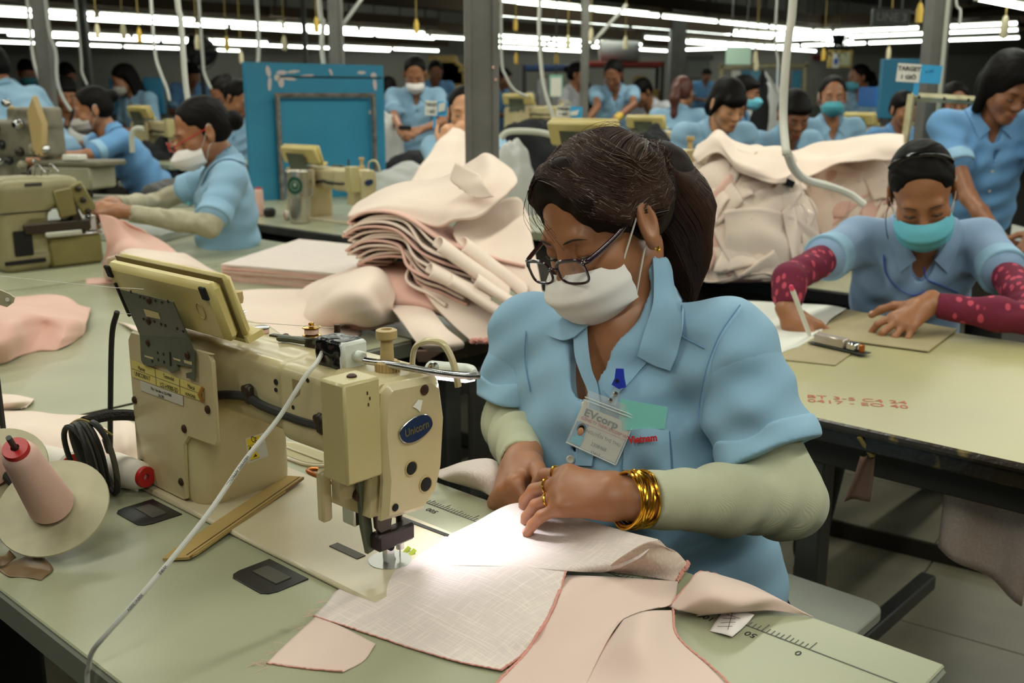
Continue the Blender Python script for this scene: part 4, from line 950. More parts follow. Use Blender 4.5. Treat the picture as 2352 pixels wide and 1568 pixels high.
# ---------------------------------------------------------------- the seamstress at the front machine
def main_woman():
    hc = pd(1383, 512, 1.37); R = hframe(-47, 24, 8); h = Head(hc, R, .92)
    sL, sR = pd(1668, 805, 1.27), pd(1222, 775, 1.46); eL, wL = pd(1808, 1148, 1.17), pd(1468, 1147, 1.06); eR, wR = pd(1180, 975, 1.43), pd(1200, 1062, 1.27)
    pel = T(.36, -.32, -.20); mid = (sL+sR)/2; up = nrm(mid-pel); rt = nrm(sR-sL); fw = nrm(np.cross(up, rt)); up = np.cross(rt, fw); RTo = np.stack([rt, fw, up], 1)
    nb = mid+up*.045-fw*.02
    t = thing('person', 'woman in glasses, white mask and blue shirt sewing at the front machine', 'person', (pel[0], pel[1], 0))
    chest = mid-up*.13+fw*.01
    # body
    B = h.prims(ears=1.18)+[cap(h(0, -.030, -.06), nb, .047, .052, .02), cap(h(0, .0, -.09), nb+fw*.03-up*.02, .035, .045, .02), cap(sL, sR, .045, .045, .03), ell(chest, (.145, .088, .15), RTo, .04),
         cap(sL, eL, .036, .027, .02), cap(eL, lerp(eL, wL, .3), .028, .027, .02), cap(lerp(eL, wL, .3), wL, .028, .0225, .015), cap(sR, eR, .036, .027, .02), cap(eR, wR, .027, .0225, .02)]
    fxL = nrm(A(-.90, .28, .02)); nL = nrm(A(.05, -.50, .86))
    HL, nlL = hand(wL+fxL*.012, fxL, nL, -1, curls=((.50, .55, .3), (.55, .5, .3), (.6, .45, .25), (.5, .4, .2)), spread=.15, thumb_dir=(.65, .45, -.5), thumb=(.2, .2))
    fxR = nrm(A(-.30, -.90, -.22)); nR = nrm(A(-.80, .05, .60))
    HR, nlR = hand(wR, fxR, nR, 1, curls=((1.0, 1.2, .7), (1.1, 1.3, .7), (1.15, 1.3, .7), (1.2, 1.3, .7)), spread=.0, thumb_dir=(.75, .55, -.1), thumb=(.25, .2))
    # neck tendon and collar bones
    B += [cap(nb+fw*.055+rt*.02-up*.03, sR+fw*.03+up*.01, .009, .007, .02), cap(nb+fw*.055-rt*.02-up*.03, sL+fw*.03+up*.01, .009, .007, .02)]
    body = solid('body', B+HL+HR, .0026, M['skin'], t, None, 1); nail_parts(nlL+nlR, t, mat('nail', (214, 164, 140), .3))
    h.face_parts(t, lips=False)
    # hair with side-swept fringe and ponytail
    hp = [h.cap((-.020, .050, .108), (-.060, .058, .062), .018, .012, .02), h.cap((-.060, .058, .062), (-.078, .030, .018), .013, .010, .02), h.cap((.01, .055, .105), (.045, .055, .075), .014, .010, .02),
          h.cap((0, -.105, .035), (0, -.14, .005), .038, .044, .02), h.cap((0, -.14, .005), (0, -.155, -.06), .046, .050, .03), h.cap((0, -.155, -.06), (.0, -.135, -.125), .048, .040, .03), h.cap((.0, -.135, -.125), (.0, -.115, -.19), .036, .012, .02)]
    hx = [h.ell((0, -.020, .040), (.085, .104, .088), .02), h.ell((0, -.05, .0), (.078, .066, .062), .03), cut(h.ell((.010, .128, -.034), (.076, .100, .122)), .012)]
    for s in (-1, 1): hx.append(cut(h.ell((s*.102, -.004, -.012), (.036, .040, .052)), .006))
    hx += hp
    hf = lambda Q: .0008*np.sin(wob((Q-h.c) @ h.R, 30)*10)
    ho = solid('hair', hx, .003, M['hair_br'], t, hf, 1)
    # strands combed back over it
    root = A(0, -.115, .03); ctr = A(0, -.02, .03); mbs = MB(); mbg = MB(); rs = np.random.default_rng(3); S = []
    for i in range(3200):
        u = rs.random(); fam = rs.random()
        if fam < .42:                    # from the parting over the brow to the left ear and back
            p0 = A(.012+.01*rs.normal(), lerp(.085, -.05, u), .122); mids = [A(-.045+.01*rs.normal(), lerp(.080, -.02, u), lerp(.090, .10, u)), A(-.082, lerp(.040, -.03, u), lerp(.030, .08, u)+.008*rs.normal()), A(-.082, -.045, lerp(.01, .06, u)+.01*rs.normal())]
        elif fam < .7:
            p0 = A(.014+.01*rs.normal(), lerp(.085, -.05, u), .122); mids = [A(.055, lerp(.08, -.02, u), lerp(.085, .10, u)), A(.084, lerp(.03, -.03, u), lerp(.02, .08, u)), A(.080, -.045, lerp(.01, .06, u))]
        elif fam < .8:
            a = rs.uniform(-1, 1); p0 = A(a*.075, .01, .10-.05*abs(a)); mids = [A(a*.07, -.05, .11-.04*abs(a)), A(a*.045, -.10, .075)]
        else:                            # ponytail
            a = rs.uniform(0, 2*math.pi); rr = .036+.012*rs.random(); p0 = A(.02*math.cos(a), -.118, .03+.02*math.sin(a))
            mids = [A(rr*1.15*math.cos(a), -.145+rr*math.sin(a)*.8, -.02), A(rr*1.2*math.cos(a+.3), -.15+rr*math.sin(a+.3), -.08), A(rr*math.cos(a+.5), -.135+rr*.8*math.sin(a+.5), -.14), A(rr*.5*math.cos(a+.8), -.118+.01*rs.normal(), -.20-.02*rs.random())]
        pts = [p0]+mids+([root+rs.normal(0, .012, 3)] if fam < .8 else []); S.append((cr(pts, 14), fam))
    Q = h.arr(np.vstack([s for s, _ in S]))
    for _ in range(4):                   # settle on the hair surface
        e = 1e-3; d = sd(hx, Q, hf); g = np.stack([sd(hx, Q+e*np.eye(3)[k], hf)-d for k in range(3)], 1)/e
        Q = Q-g*np.clip(d-.0015, -.02, .02)[:, None]*.8
    Q = Q.reshape(len(S), 14, 3)
    for i, (s, fam) in enumerate(S):
        fly = rs.random() < .10; q = Q[i].copy()
        if fly: q[2:-2] += h.R[:, 2]*(.003+.006*rs.random())*np.sin(np.linspace(0, math.pi, 10))[:, None]
        (mbg if rs.random() < .09 and fam < .8 else mbs).tube(q, .0005 if not fly else .0003, 3, cap=False)
    tag(mbs.build('hair_strands', M['strand'], t), kind='stuff'); tag(mbg.build('grey_hair_strands', M['strand_g'], t), kind='stuff')
    # loose hairs on the brow
    fw_ = MB()
    for i in range(16):
        a = rs.random(); fw_.tube(h.arr(cr([(.02-.02*a, .088, .10), (.045-.05*a, .094+.003*rs.random(), .06+.008*rs.normal()), (.045-.07*a, .096, .036+.010*rs.normal())], 10)), .0003, 3, cap=False)
    tag(fw_.build('fringe_hairs', M['strand'], t), kind='stuff')
    # mask
    mo, G = h.mask(t, M['mask_w'], zt=-.026, zb=-.120, w=1.07, side=.034, strap=False)
    for k, rows in enumerate(((1, 1), (3, 3))):
        for q in range(2, 23, 1): pass
    dm = MB()
    for r in (1, 2):
        g = cr(G[r], 44)
        for i in range(3, 41): dm.box(g[i]+(nrm(np.cross(G[r, 13]-G[r, 11], h.R[:, 2])) if 0 else h.R[:, 1])*.0009, (.0010, .0010, .0004), h.R)
    tag(dm.build('mask_embossing', M['mask_g'], mo, smooth=False), kind='stuff')
    for a, b, c_ in ((G[1, 0], h(-.079, .006, .010), h(-.080, -.016, .028)), (G[-5, 0], h(-.073, .008, -.040), h(-.079, -.022, -.018))):
        MB().tube(cr([a, b, c_], 12), .0013, 6).build('ear_loop', M['strap'], t)
    # glasses
    gl = MB(); fm = mat('purple_black_frame', (44, 18, 34), .18, coat=.6); a = np.linspace(0, 2*math.pi, 40, endpoint=False)
    g = bpy.data.objects.new('glasses', None); COL.objects.link(g); g.parent = t; OFF[g.name] = OFF[t.name]
    sq = lambda v: math.copysign(abs(v)**.62, v)
    for s in (-1, 1):
        ring = [(s*.0335+.0255*sq(math.cos(q)), .1155-.20*(.0335*s+.0255*sq(math.cos(q)))**2*8, -.0165+.0180*sq(math.sin(q))-(.002*math.cos(q)*s if math.sin(q) < 0 else 0)) for q in a]
        MB().tube(h.arr(ring), [.0025 if math.sin(q) > .2 else .0018 for q in a], 8, closed=True).build('lens_rim', fm, g)
        ln = MB(); ln.add(h.arr(ring+[(s*.0335, .1165, -.0165)]), [(i, (i+1) % 40, 40) for i in range(40)]); ln.build('lens', M['lens'], g)
        MB().tube(cr([h(s*.058, .1085, -.004), h(s*.066, .100, -.003), h(s*.074, .050, .004), h(s*.078, .0, .016), h(s*.077, -.026, .008)], 20), .0020, 8, flat=1.9, up=h.R[:, 2]).build('temple_arm', fm, g)
        MB().ball(h(s*.061, .1085, -.003), .0016, 5).build('hinge_rivet', M['chrome'], g)
    MB().tube(cr([h(-.0095, .1175, -.010), h(0, .1205, -.007), h(.0095, .1175, -.010)], 10), .0016, 8).build('glasses_bridge', fm, g)
    # earring
    e = MB(); e.tube([h(-.0835+.002*math.sin(q), -.004+.0035*math.cos(q), -.043+.006*math.sin(q)) for q in np.linspace(0, 2*math.pi, 14, endpoint=False)], .0011, 6, closed=True); e.ball(h(-.085, -.004, -.0495), .0026, 6); e.build('earring', M['gold'], t)
    # shirt
    hemL = lerp(sL, eL, .66); hemR = lerp(sR, eR, .70)
    SH = [cap(sL+up*.004, sR+up*.004, .056, .056, .03), ell(chest+fw*.004, (.172, .118, .17), RTo, .05), ell(lerp(chest, pel, .5)+fw*.01, (.165, .122, .19), RTo, .05), ell(pel+up*.04, (.170, .135, .13), RTo, .05), cap(nb-up*.005, nb-up*.05, .060, .07, .03), cap(nb-up*.02, lerp(nb, h(0, -.03, -.06), .5), .068, .060, .02),
          cap(sL, hemL, .062, .066, .035), cap(sR, hemR, .060, .064, .035)]
    dL, dR = nrm(eL-sL), nrm(eR-sR)
    CU = []
    apex = mid+fw*.128-up*.155
    CU += [cut(cap(nb+fw*.045+up*.04, apex, .058, .002), .006), cut(cap(h(0, -.03, -.06), nb-up*.01, .050, .056), .004)]
    wf = folds([(sL+fw*.06-up*.05, rt*.4+up*.9, .060, .0050, .13), (hemL-dL*.04, nrm(dL+rt*.7), .055, .0045, .09), (chest+fw*.1-rt*.10, rt*.8-up*.5, .065, .0065, .12), (chest+fw*.1+rt*.10-up*.08, rt+up*.25, .075, .0060, .13), (sR+fw*.05-up*.06, rt*.5+up*.8, .055, .0045, .10), (pel+up*.14+fw*.05, up+rt*.2, .065, .0065, .15), (sL+fw*.03-up*.02+rt*.05, rt*.3-up*.9+fw*.3, .05, .0035, .08), (chest-up*.16+fw*.1, up*.8+rt*.5, .06, .0055, .10)])
    sf = lambda P: wf(P)+.0012*wob(P, 22)
    torso = SH[:6]+[cap(sL, lerp(sL, hemL, .4), .060, .058, .035), cap(sR, lerp(sR, hemR, .4), .058, .057, .035)]+CU
    so_ = solid('shirt', torso, .0042, M['shirt'], t, sf, 1)
    for s_, c, d, r0, r in ((sL, hemL, dL, .0625, .0665), (sR, hemR, dR, .0605, .0635)):   # sleeves with turned-up hems
        solid('sleeve', [cap(s_, c+d*.05, r0, r), half(c+d*.004, d), cut(cap(c+d*.052, c+d*.15, r-.010, r-.010), .003)], .0038, M['shirt'], so_, sf, 1)
        solid('sleeve_hem', [cap(c-d*.03, c+d*.06, r+.0012, r+.0016), half(c-d*.020, -d), half(c+d*.010, d), cut(cap(c+d*.040, c+d*.15, r-.010, r-.010), .002)], .0028, M['shirt_hem'], so_, sf, 1)
    F = lambda net, m, n, lift=.003, th=.0014, nm='collar', mm='shirt': px_patch(SH, sf, net, m, n, lift, th).build(nm, M[mm], so_)
    F([[(1500, 592), (1502, 640), (1499, 700), (1480, 760), (1464, 818)], [(1535, 602), (1542, 660), (1540, 730), (1525, 795), (1500, 838)], [(1556, 632), (1566, 690), (1566, 752), (1556, 806), (1538, 851)]], 14, 22, .008, .002)
    F([[(1352, 748), (1335, 762), (1320, 775)], [(1318, 735), (1300, 758), (1292, 782)], [(1302, 724), (1272, 748), (1254, 768)]], 10, 10, .008, .002)
    F([[(1349, 752), (1352, 800), (1360, 850), (1374, 890), (1378, 960), (1360, 1070)], [(1318, 776), (1322, 820), (1336, 862), (1352, 905), (1350, 970), (1322, 1068)]], 8, 36, .003, .0015, 'front_placket')
    F([[(1468, 820), (1442, 842), (1412, 868), (1384, 893)], [(1486, 832), (1468, 852), (1440, 884), (1402, 915)]], 8, 20, .0035, .0015, 'front_facing')
    for p in ((1310, 1055), (1332, 985), (1345, 930)):
        q = onto_px(SH, sf, [p], .006)[0]; MB().lathe([(.0055, 0), (.0058, .0012), (.0045, .002), (.002, .0016)], q, nrm(A(0, 0, CAMZ)-q), 14).build('shirt_button', M['button'], so_)
    F([[(1436, 988), (1480, 984), (1536, 986)], [(1434, 1030), (1482, 1034), (1538, 1034)], [(1430, 1078), (1484, 1086), (1540, 1084)]], 10, 12, .0035, .0014, 'chest_pocket')
    seam = mat('blue_seam', (98, 140, 182), .8)
    for L in ([(1538, 990), (1543, 1040), (1546, 1086)], [(1430, 1019), (1480, 1022), (1540, 1018)], [(1700, 700), (1658, 760), (1628, 830), (1610, 905), (1604, 960)], [(1555, 765), (1580, 780), (1618, 800)], [(1208, 760), (1206, 830), (1218, 900)]):
        MB().tube(cr(onto_px(SH, sf, cr(L, 24), .002), 24), .0008, 5).build('seam_line', seam, so_)
    q = onto_px(SH, sf, [(1476, 1008)], .0065)[0]; a_, b_ = onto_px(SH, sf, [(1440, 1012), (1510, 1005)], .0065)
    ex = nrm(b_-a_); ezv = nrm(A(0, 0, CAMZ)-q); eyv = nrm(np.cross(ezv, ex)); text_part('red_embroidery', 'Vietnam', q+ezv*.002, np.stack([ex, eyv, np.cross(ex, eyv)], 1), .0125, M['red_ink'], so_, bold=.0004, ext=.0005, squash=.95)
    # knitted over-sleeves
    for nm, s_, e_, w_, r0, fxx in (('L', sL, eL, wL, .0445, fxL), ('R', sR, eR, wR, .041, fxR)):
        P_ = [cap(lerp(s_, e_, .5), e_, r0-.001, r0-.003, .02), cap(e_, lerp(e_, w_, .45), r0-.002, r0-.006, .03), cap(lerp(e_, w_, .45), lerp(e_, w_, 1.05), r0-.006, r0-.0135, .02), half(lerp(e_, w_, .96), w_-e_), cut(cap(lerp(e_, w_, .90), w_+fxx*.08, .0245, .0245), .002)]
        ax = nrm(w_-e_); bend = nrm(np.cross(np.cross(e_-s_, w_-e_), ax)); dg = nrm(ax*.9+A(0, 0, .45))
        def sfn(P, e_=e_, w_=w_, ax=ax, dg=dg, nm=nm, s_=s_):
            u = np.clip(((P-e_) @ ax)/np.linalg.norm(w_-e_), -.6, 1.1); amp = np.interp(u, [-.6, 0, .5, .9, 1.1], [.0030, .0030, .0028, .0010, 0])
            if nm == 'R': amp = amp*1.3+.0008
            q = np.sin((P @ dg)*2*math.pi/(.030 if nm == 'R' else .042)+1.6*wob(P, 14)); return -amp*np.sign(q)*np.abs(q)**1.4*(.55+.6*wob(P, 26, 3))
        solid('arm_sleeve', P_, .0032, M['sleeve'], t, sfn, 1)
    # bracelet of gold bangles, rings
    axL = nrm(wL-eL); gb = bpy.data.objects.new('bracelet', None); COL.objects.link(gb); gb.parent = t; OFF[gb.name] = OFF[t.name]
    s1 = nrm(np.cross(axL, ZX)); s2 = np.cross(s1, axL)
    for i in range(9):
        c = wL+axL*(-.006+.0032*i)+s2*.001*math.sin(i*2.1); r = .0290+.0008*math.sin(i*1.7); an = np.linspace(0, 2*math.pi, 36, endpoint=False); tl = .05*math.sin(i*2.3)
        MB().tube([c+r*(math.cos(q)*s1+math.sin(q)*s2*1.06)+axL*.002*math.sin(3*q+i)+axL*tl*r*math.cos(q) for q in an], .0017, 6, closed=True).build('bangle', M['gold'], gb)
    fr_ = [p for p in HL[6:] if p[0] == 'cap']
    for i in (0, 3, 6): pr = fr_[i]; d = nrm(pr[2]-pr[1]); c = lerp(pr[1], pr[2], .5); u_ = nrm(np.cross(d, ZX)); v_ = np.cross(u_, d); MB().tube([c+(pr[3]+.0006)*(math.cos(q)*u_+math.sin(q)*v_) for q in np.linspace(0, 2*math.pi, 20, endpoint=False)], .0013, 6, closed=True).build('finger_ring', M['gold'], t)
    # trousers: seated thighs and shins
    kn = [pel+fw*.40+s*rt*.10-A(0, 0, .08) for s in (-1, 1)]; TR = []
    for s, k_ in zip((-1, 1), kn):
        k_ = A(k_[0], k_[1], .50); hp_ = pel+s*rt*.085-up*.03; an = A(k_[0]-fw[0]*.03, k_[1]-fw[1]*.03, .12); TR += [cap(hp_, k_, .085, .065, .04), cap(k_, an, .062, .048, .03)]
        MB().ball(an+A(fw[0]*.06, fw[1]*.06, -.085), (.045, .11, .038), 8, np.stack([rt, nrm(A(fw[0], fw[1], 0)), ZX], 1)).build('sandal', M['black'], t)
    solid('trousers', TR+[ell(pel-up*.02, (.165, .13, .10), RTo, .04)], .012, M['trouser'], t, None, 1)
    return dict(t=t, SH=SH, sf=sf, so=so_, rt=rt, up=up, fw=fw, h=h)
M['lens'] = mat('lens_glass', (235, 235, 240), .04, alpha=.10, spec=.6)
MW = main_woman()
# ---------------------------------------------------------------- name badge, clip and note: things that hang on her or sit in the pocket
def bpt(px, py, l): return onto_px(MW['SH'], MW['sf'], [(px, py)], l)[0]
def plane_from(px, lift):
    c = bpt(*px[0], lift); n = nrm(A(0, 0, CAMZ)-c); n = nrm(n*.85+MW['fw']*.5)
    def P(x, y):
        d = ray(x, y); o = A(0, 0, CAMZ); return o+d*(((c-o) @ n)/(d @ n))
    return c, n, P
c, n, P = plane_from([(1386, 985)], .014)
t = thing('name_badge', 'clear plastic name badge with photo clipped to the seamstress\'s shirt', 'badge', c)
ex = nrm(P(1448, 968)-P(1340, 922)); ey = nrm(np.cross(n, ex)); Rb = np.stack([ex, ey, np.cross(ex, ey)], 1)
plst = mat('clear_vinyl', (230, 235, 235), .08, alpha=.22, spec=.7)
card = [(1337, 930), (1452, 975), (1412, 1063), (1304, 1014)]
q = MB(); plate(q, [P(*p) for p in card], -n, .0008); cd = q.build('badge_card', mat('badge_card', (216, 210, 196), .6), t, smooth=False)
q = MB(); plate(q, [P(*p)+n*.0008 for p in [(1353, 896), (1470, 941), (1415, 1070), (1299, 1017)]], n, .0004); q.build('vinyl_pocket', plst, t, smooth=False)
for a, b in (((1341, 917), (1459, 962)), ((1344, 911), (1461, 956)), ((1301, 1015), (1414, 1067)), ((1466, 950), (1416, 1066))): MB().tube([P(*a)+n*.0016, P(*b)+n*.0016], .0007, 6).build('welded_rim', mat('vinyl_rim', (214, 220, 216), .15, spec=.7), t)
q = MB(); plate(q, [P(*p)+n*.0003 for p in [(1326, 966), (1352, 977), (1332, 1026), (1306, 1013)]], n, .0002); ph = q.build('id_photo', mat('photo_backdrop', (40, 150, 196), .4), cd, smooth=False)
pc_ = P(1332, 990)+n*.0007
MB().ball(P(1336, 984)+n*.0006, (.0062, .0074, .0008), 8, Rb).build('photo_hair', M['hair'], ph); MB().ball(P(1334, 990)+n*.0012, (.0040, .0054, .0008), 8, Rb).build('photo_face', M['skin_l'], ph)
q = MB(); plate(q, [P(*p)+n*.0008 for p in [(1315, 1003), (1326, 999), (1342, 1004), (1332, 1024), (1308, 1013)]], n, .0003); q.build('photo_shirt', M['mask_t'], ph, smooth=False)
for s, px, py, sz, mm, bd in (('EVcorp', 1381, 962, .0135, 'ink', .0004), ('CÔNG TY TNHH EVCORP VN', 1388, 981, .0052, 'red_ink', .0002), ('NGUYỄN THỊ THU', 1386, 1006, .0060, 'ink', .0), ('2308468', 1375, 1026, .0066, 'ink', .0), ('32617', 1367, 1042, .0058, 'ink', .0)):
    text_part('badge_lettering', s, P(px, py)+n*.0006, Rb, sz, M[mm], cd, bold=bd, ext=.00004, squash=1.15 if s == 'EVcorp' else .92)
MB().tube([P(1331, 967)+n*.0005, P(1441, 1012)+n*.0005], .0003, 4).build('badge_rule', M['red_ink'], cd)
q = MB(); plate(q, [P(*p)+n*.002 for p in [(1412, 888), (1430, 882), (1424, 905), (1415, 931), (1396, 924), (1405, 905)]], n, .0007); q.build('badge_strap', plst, t, smooth=False)
for px, py in ((1415, 903), (1403, 918)): MB().lathe([(.0028, 0), (.0028, .0012), (.001, .0016)], P(px, py)+n*.0028, n, 10).build('strap_snap', M['chrome'], t)
kb = mat('blue_clip_plastic', (36, 56, 180), .35); q = MB(); plate(q, [P(*p)+n*.003 for p in [(1417, 845), (1434, 846), (1436, 868), (1440, 888), (1424, 892), (1407, 882), (1414, 868)]], n, .004); q.build('blue_clip', kb, t, smooth=False)
MB().lathe([(.0022, 0), (.0022, .002)], P(1420, 873)+n*.007, n, 10).build('clip_hole', M['hole'], t)
c, n, P = plane_from([(1490, 960)], .006)
q = MB(); G = np.array([[P(*lerp(lerp((1425, 915), (1534, 934), u), lerp((1420, 988), (1527, 984), u), v))+n*(.003*math.sin(u*3)) for u in np.linspace(0, 1, 8)] for v in np.linspace(0, 1, 5)])
tag(q.sheet(G, .0004).build('pocket_note', mat('turquoise_note', (130, 208, 200), .7)), 'turquoise paper note sticking out of the seamstress\'s chest pocket', 'paper')
# ---------------------------------------------------------------- cloth
M['linen'] = mat('pink_linen', (218, 203, 196), .9, weave=(620, (240, 224, 212)), sheen=.15)
M['linen_in'] = mat('linen_reverse', (206, 182, 168), .9, weave=(620, (224, 204, 190)))
M['lining'] = mat('pink_lining', (222, 196, 184), .75, var=(5, (216, 188, 176)), sheen=.25, bump=(40, .05))
M['cloth'] = mat('pale_pink_cloth', (236, 216, 200), .9, var=(6, (228, 204, 190), .3, .7), bump=(500, .1, .0006), sheen=.15)
M['cloth_in'] = mat('deeper_pink_cloth', (228, 186, 170), .9, var=(6, (218, 172, 158), .3, .7), sheen=.15)
M['fray'] = mat('frayed_edge', (214, 150, 136), .95)
M['cardboard'] = mat('cardboard', (176, 148, 88), .85, var=(12, (160, 132, 76)))
M['ytable'] = mat('yellow_laminate', (182, 176, 126), .35, var=(2.2, (174, 166, 128), .35, .65), speck=(7, (160, 146, 100), .76), bump=(160, .1, .001))
M['worn_edge'] = mat('worn_black_edge', (44, 34, 22), .3, var=(24, (120, 100, 58), .62, .7), bump=(80, .4, .003))
M['board'] = mat('grey_card_board', (170, 156, 120), .7, var=(8, (158, 144, 108)))
M['bench'] = mat('grey_bench_laminate', (176, 178, 168), .4, var=(5, (160, 162, 150)))
def net(rows, base=TZ): return np.array([[pz(x, y, base+z) for x, y, z in r] for r in rows])
def cloth_sheet(G, name, m, parent=None, th=.0012, amp=.0, sc=30, seed=0, m2=None):
    if amp:
        N = np.cross(np.gradient(G, axis=0), np.gradient(G, axis=1)); N /= np.linalg.norm(N, axis=2)[..., None]+1e-9
        G = G+N*(amp*wob(G, sc, seed))[..., None]
    return MB().sheet(G, th).build(name, m, parent, ang=180)
def edge_tube(P, r, name, parent, m='fray', seed=0):
    P = cr(P, 80); P = P+np.stack([wob(P, 900, seed+k) for k in range(3)], 1)*r*.6
    return MB().tube(P, r, 5).build(name, M[m], parent)
# the garment being sewn
t = thing('garment_panel', 'pink linen garment piece with pink lining under the needle of the front machine', 'fabric', pz(1100, 1400, TZ))
front = [[(905, 1304, .0045), (1000, 1297, .014), (1100, 1299, .024), (1200, 1303, .028), (1300, 1308, .024)],
         [(850, 1327, .003), (960, 1345, .011), (1080, 1370, .018), (1190, 1382, .019), (1280, 1372, .014)],
         [(778, 1352, .003), (900, 1402, .007), (1040, 1440, .008), (1150, 1462, .011), (1240, 1445, .015)],
         [(748, 1385, .003), (860, 1432, .004), (995, 1472, .003), (1105, 1500, .005), (1205, 1498, .006)],
         [(720, 1413, .002), (830, 1449, .002), (960, 1492, .002), (1060, 1520, .0025), (1150, 1538, .003)]]
G = surf(net(front), 60, 70); cloth_sheet(G, 'linen_front', M['linen'], t, .0009, .0022, 24, 1)
edge_tube(G[-1], .0008, 'overlocked_edge', t); edge_tube(G[:, -1], .0012, 'overlocked_edge', t, seed=3)
back = [[(905, 1306, .004), (1000, 1300, .0135), (1100, 1302, .0235), (1200, 1306, .0275), (1300, 1311, .0235), (1385, 1314, .020)],
        [(928, 1278, .002), (1040, 1246, .008), (1160, 1240, .014), (1290, 1252, .022), (1400, 1275, .034), (1465, 1285, .040)],
        [(958, 1263, .002), (1080, 1206, .012), (1192, 1156, .034), (1330, 1190, .034), (1440, 1222, .046), (1512, 1240, .050)]]
G = surf(net(back), 50, 70); cloth_sheet(G, 'linen_back', M['linen'], t, .0009, .0010, 34, 5)
fold = [[(1385, 1312, .020), (1430, 1278, .046), (1480, 1247, .058), (1514, 1240, .050)],
        [(1450, 1322, .010), (1500, 1288, .030), (1546, 1264, .030), (1552, 1276, .022)],
        [(1556, 1334, .004), (1566, 1316, .008), (1580, 1298, .014), (1578, 1290, .012)]]
G = surf(net(fold), 36, 36); cloth_sheet(G, 'linen_fold', M['linen_in'], t, .0009, .0012, 40, 2); edge_tube(G[-1], .0022, 'gathered_seam', t, seed=5)
lin_ = [[(1297, 1318, .016), (1370, 1322, .020), (1450, 1326, .014), (1558, 1334, .006)], [(1268, 1400, .016), (1350, 1402, .020), (1440, 1395, .016), (1538, 1392, .007)],
        [(1212, 1492, .008), (1300, 1482, .012), (1380, 1462, .014), (1432, 1424, .017)], [(1140, 1570, .003), (1220, 1572, .005), (1295, 1570, .006), (1350, 1560, .008)], [(1085, 1650, .003), (1180, 1655, .004), (1255, 1650, .004), (1320, 1640, .005)]]
G = surf(net(lin_), 60, 50); cloth_sheet(G, 'lining', M['lining'], t, .0007, .0032, 17, 4); edge_tube(G[:, 0], .0013, 'overlocked_edge', t, seed=8)
lo = [[(1432, 1424, .016), (1485, 1404, .024), (1546, 1398, .008)], [(1385, 1492, .012), (1470, 1470, .034), (1558, 1462, .012)], [(1345, 1566, .005), (1500, 1560, .024), (1640, 1535, .004)], [(1318, 1645, .004), (1500, 1650, .016), (1740, 1635, .003)]]
G = surf(net(lo), 44, 44); cloth_sheet(G, 'lining_flap', M['lining'], t, .0007, .0032, 20, 6); edge_tube(G[:, 0], .0007, 'overlocked_edge', t, seed=9); edge_tube(G[:, -1], .0010, 'overlocked_edge', t, seed=10)
tw = [[(1536, 1392, .006), (1580, 1342, .020), (1606, 1314, .024), (1648, 1318, .018)], [(1562, 1402, .010), (1632, 1362, .034), (1680, 1338, .030), (1735, 1345, .016)], [(1602, 1412, .006), (1690, 1392, .026), (1775, 1372, .018), (1858, 1411, .002)], [(1600, 1416, .002), (1690, 1406, .010), (1770, 1402, .006), (1860, 1413, .001)]]
G = surf(net(tw), 40, 44); cloth_sheet(G, 'lining_twist', M['lining'], t, .0007, .0012, 34, 7); edge_tube(G[0], .0009, 'overlocked_edge', t, seed=11)
fl = [[(724, 1415, .002), (790, 1440, .0022), (862, 1478, .0018)], [(668, 1468, .0012), (760, 1494, .003), (836, 1515, .0015)], [(612, 1522, .001), (700, 1534, .0012), (788, 1541, .002)]]
G = surf(net(fl), 24, 30); cloth_sheet(G, 'lining_corner', M['lining'], t, .0007, .0006, 60, 8); edge_tube(G[-1], .0007, 'overlocked_edge', t, seed=12)
fz = MB(); rs = np.random.default_rng(5)
for i in range(26):
    p = G[-1, 0]+rs.normal(0, .004, 3)*A(1, 1, .1) if i < 10 else (G[rs.integers(4, 20), 0] if i < 16 else surf(net(front), 8, 8)[rs.integers(5, 8), 0]); d = A(-.8, -.1+.6*rs.normal(), .25*abs(rs.normal())); fz.tube(cr([p, p+d*.006, p+d*.013+A(0, 0, -.001)], 6), .00018, 3)
tag(fz.build('loose_threads', M['thread'], t), kind='stuff')
t = thing('paper_tag', 'crumpled white paper strip with printed marks lying on the ruler', 'paper', pz(1685, 1430, TZ))
pt = [[(1664, 1402, .004), (1700, 1398, .007), (1733, 1410, .006)], [(1648, 1420, .004), (1688, 1424, .009), (1716, 1432, .004)], [(1630, 1446, .002), (1662, 1456, .003), (1682, 1463, .002)]]
G = surf(net(pt), 14, 14); cloth_sheet(G, 'paper_strip', mat('thin_white_paper', (232, 222, 218), .6), t, .0003, .0012, 120)
for a, b in (((1668, 1410), (1700, 1420)), ((1660, 1420), (1690, 1420)), ((1655, 1430), (1690, 1428)), ((1648, 1438), (1682, 1438)), ((1683, 1402), (1672, 1445))):
    MB().tube([pz(*a, TZ+.0105), pz(*b, TZ+.0105)], .0003, 4).build('printed_mark', M['ink'], t)
tag(cloth_sheet(surf(net([[(1003, 1080, .006), (1060, 1062, .03), (1120, 1055, .035), (1152, 1068, .02)], [(1012, 1100, .008), (1070, 1085, .034), (1130, 1090, .03), (1160, 1110, .012)], [(1080, 1118, .004), (1110, 1125, .008), (1135, 1140, .006), (1165, 1145, .004)]]), 30, 36), 'cloth_piece', M['linen'], None, .0012, .003, 26, 3), 'beige pink cloth corner on the table edge behind the machine head', 'fabric')
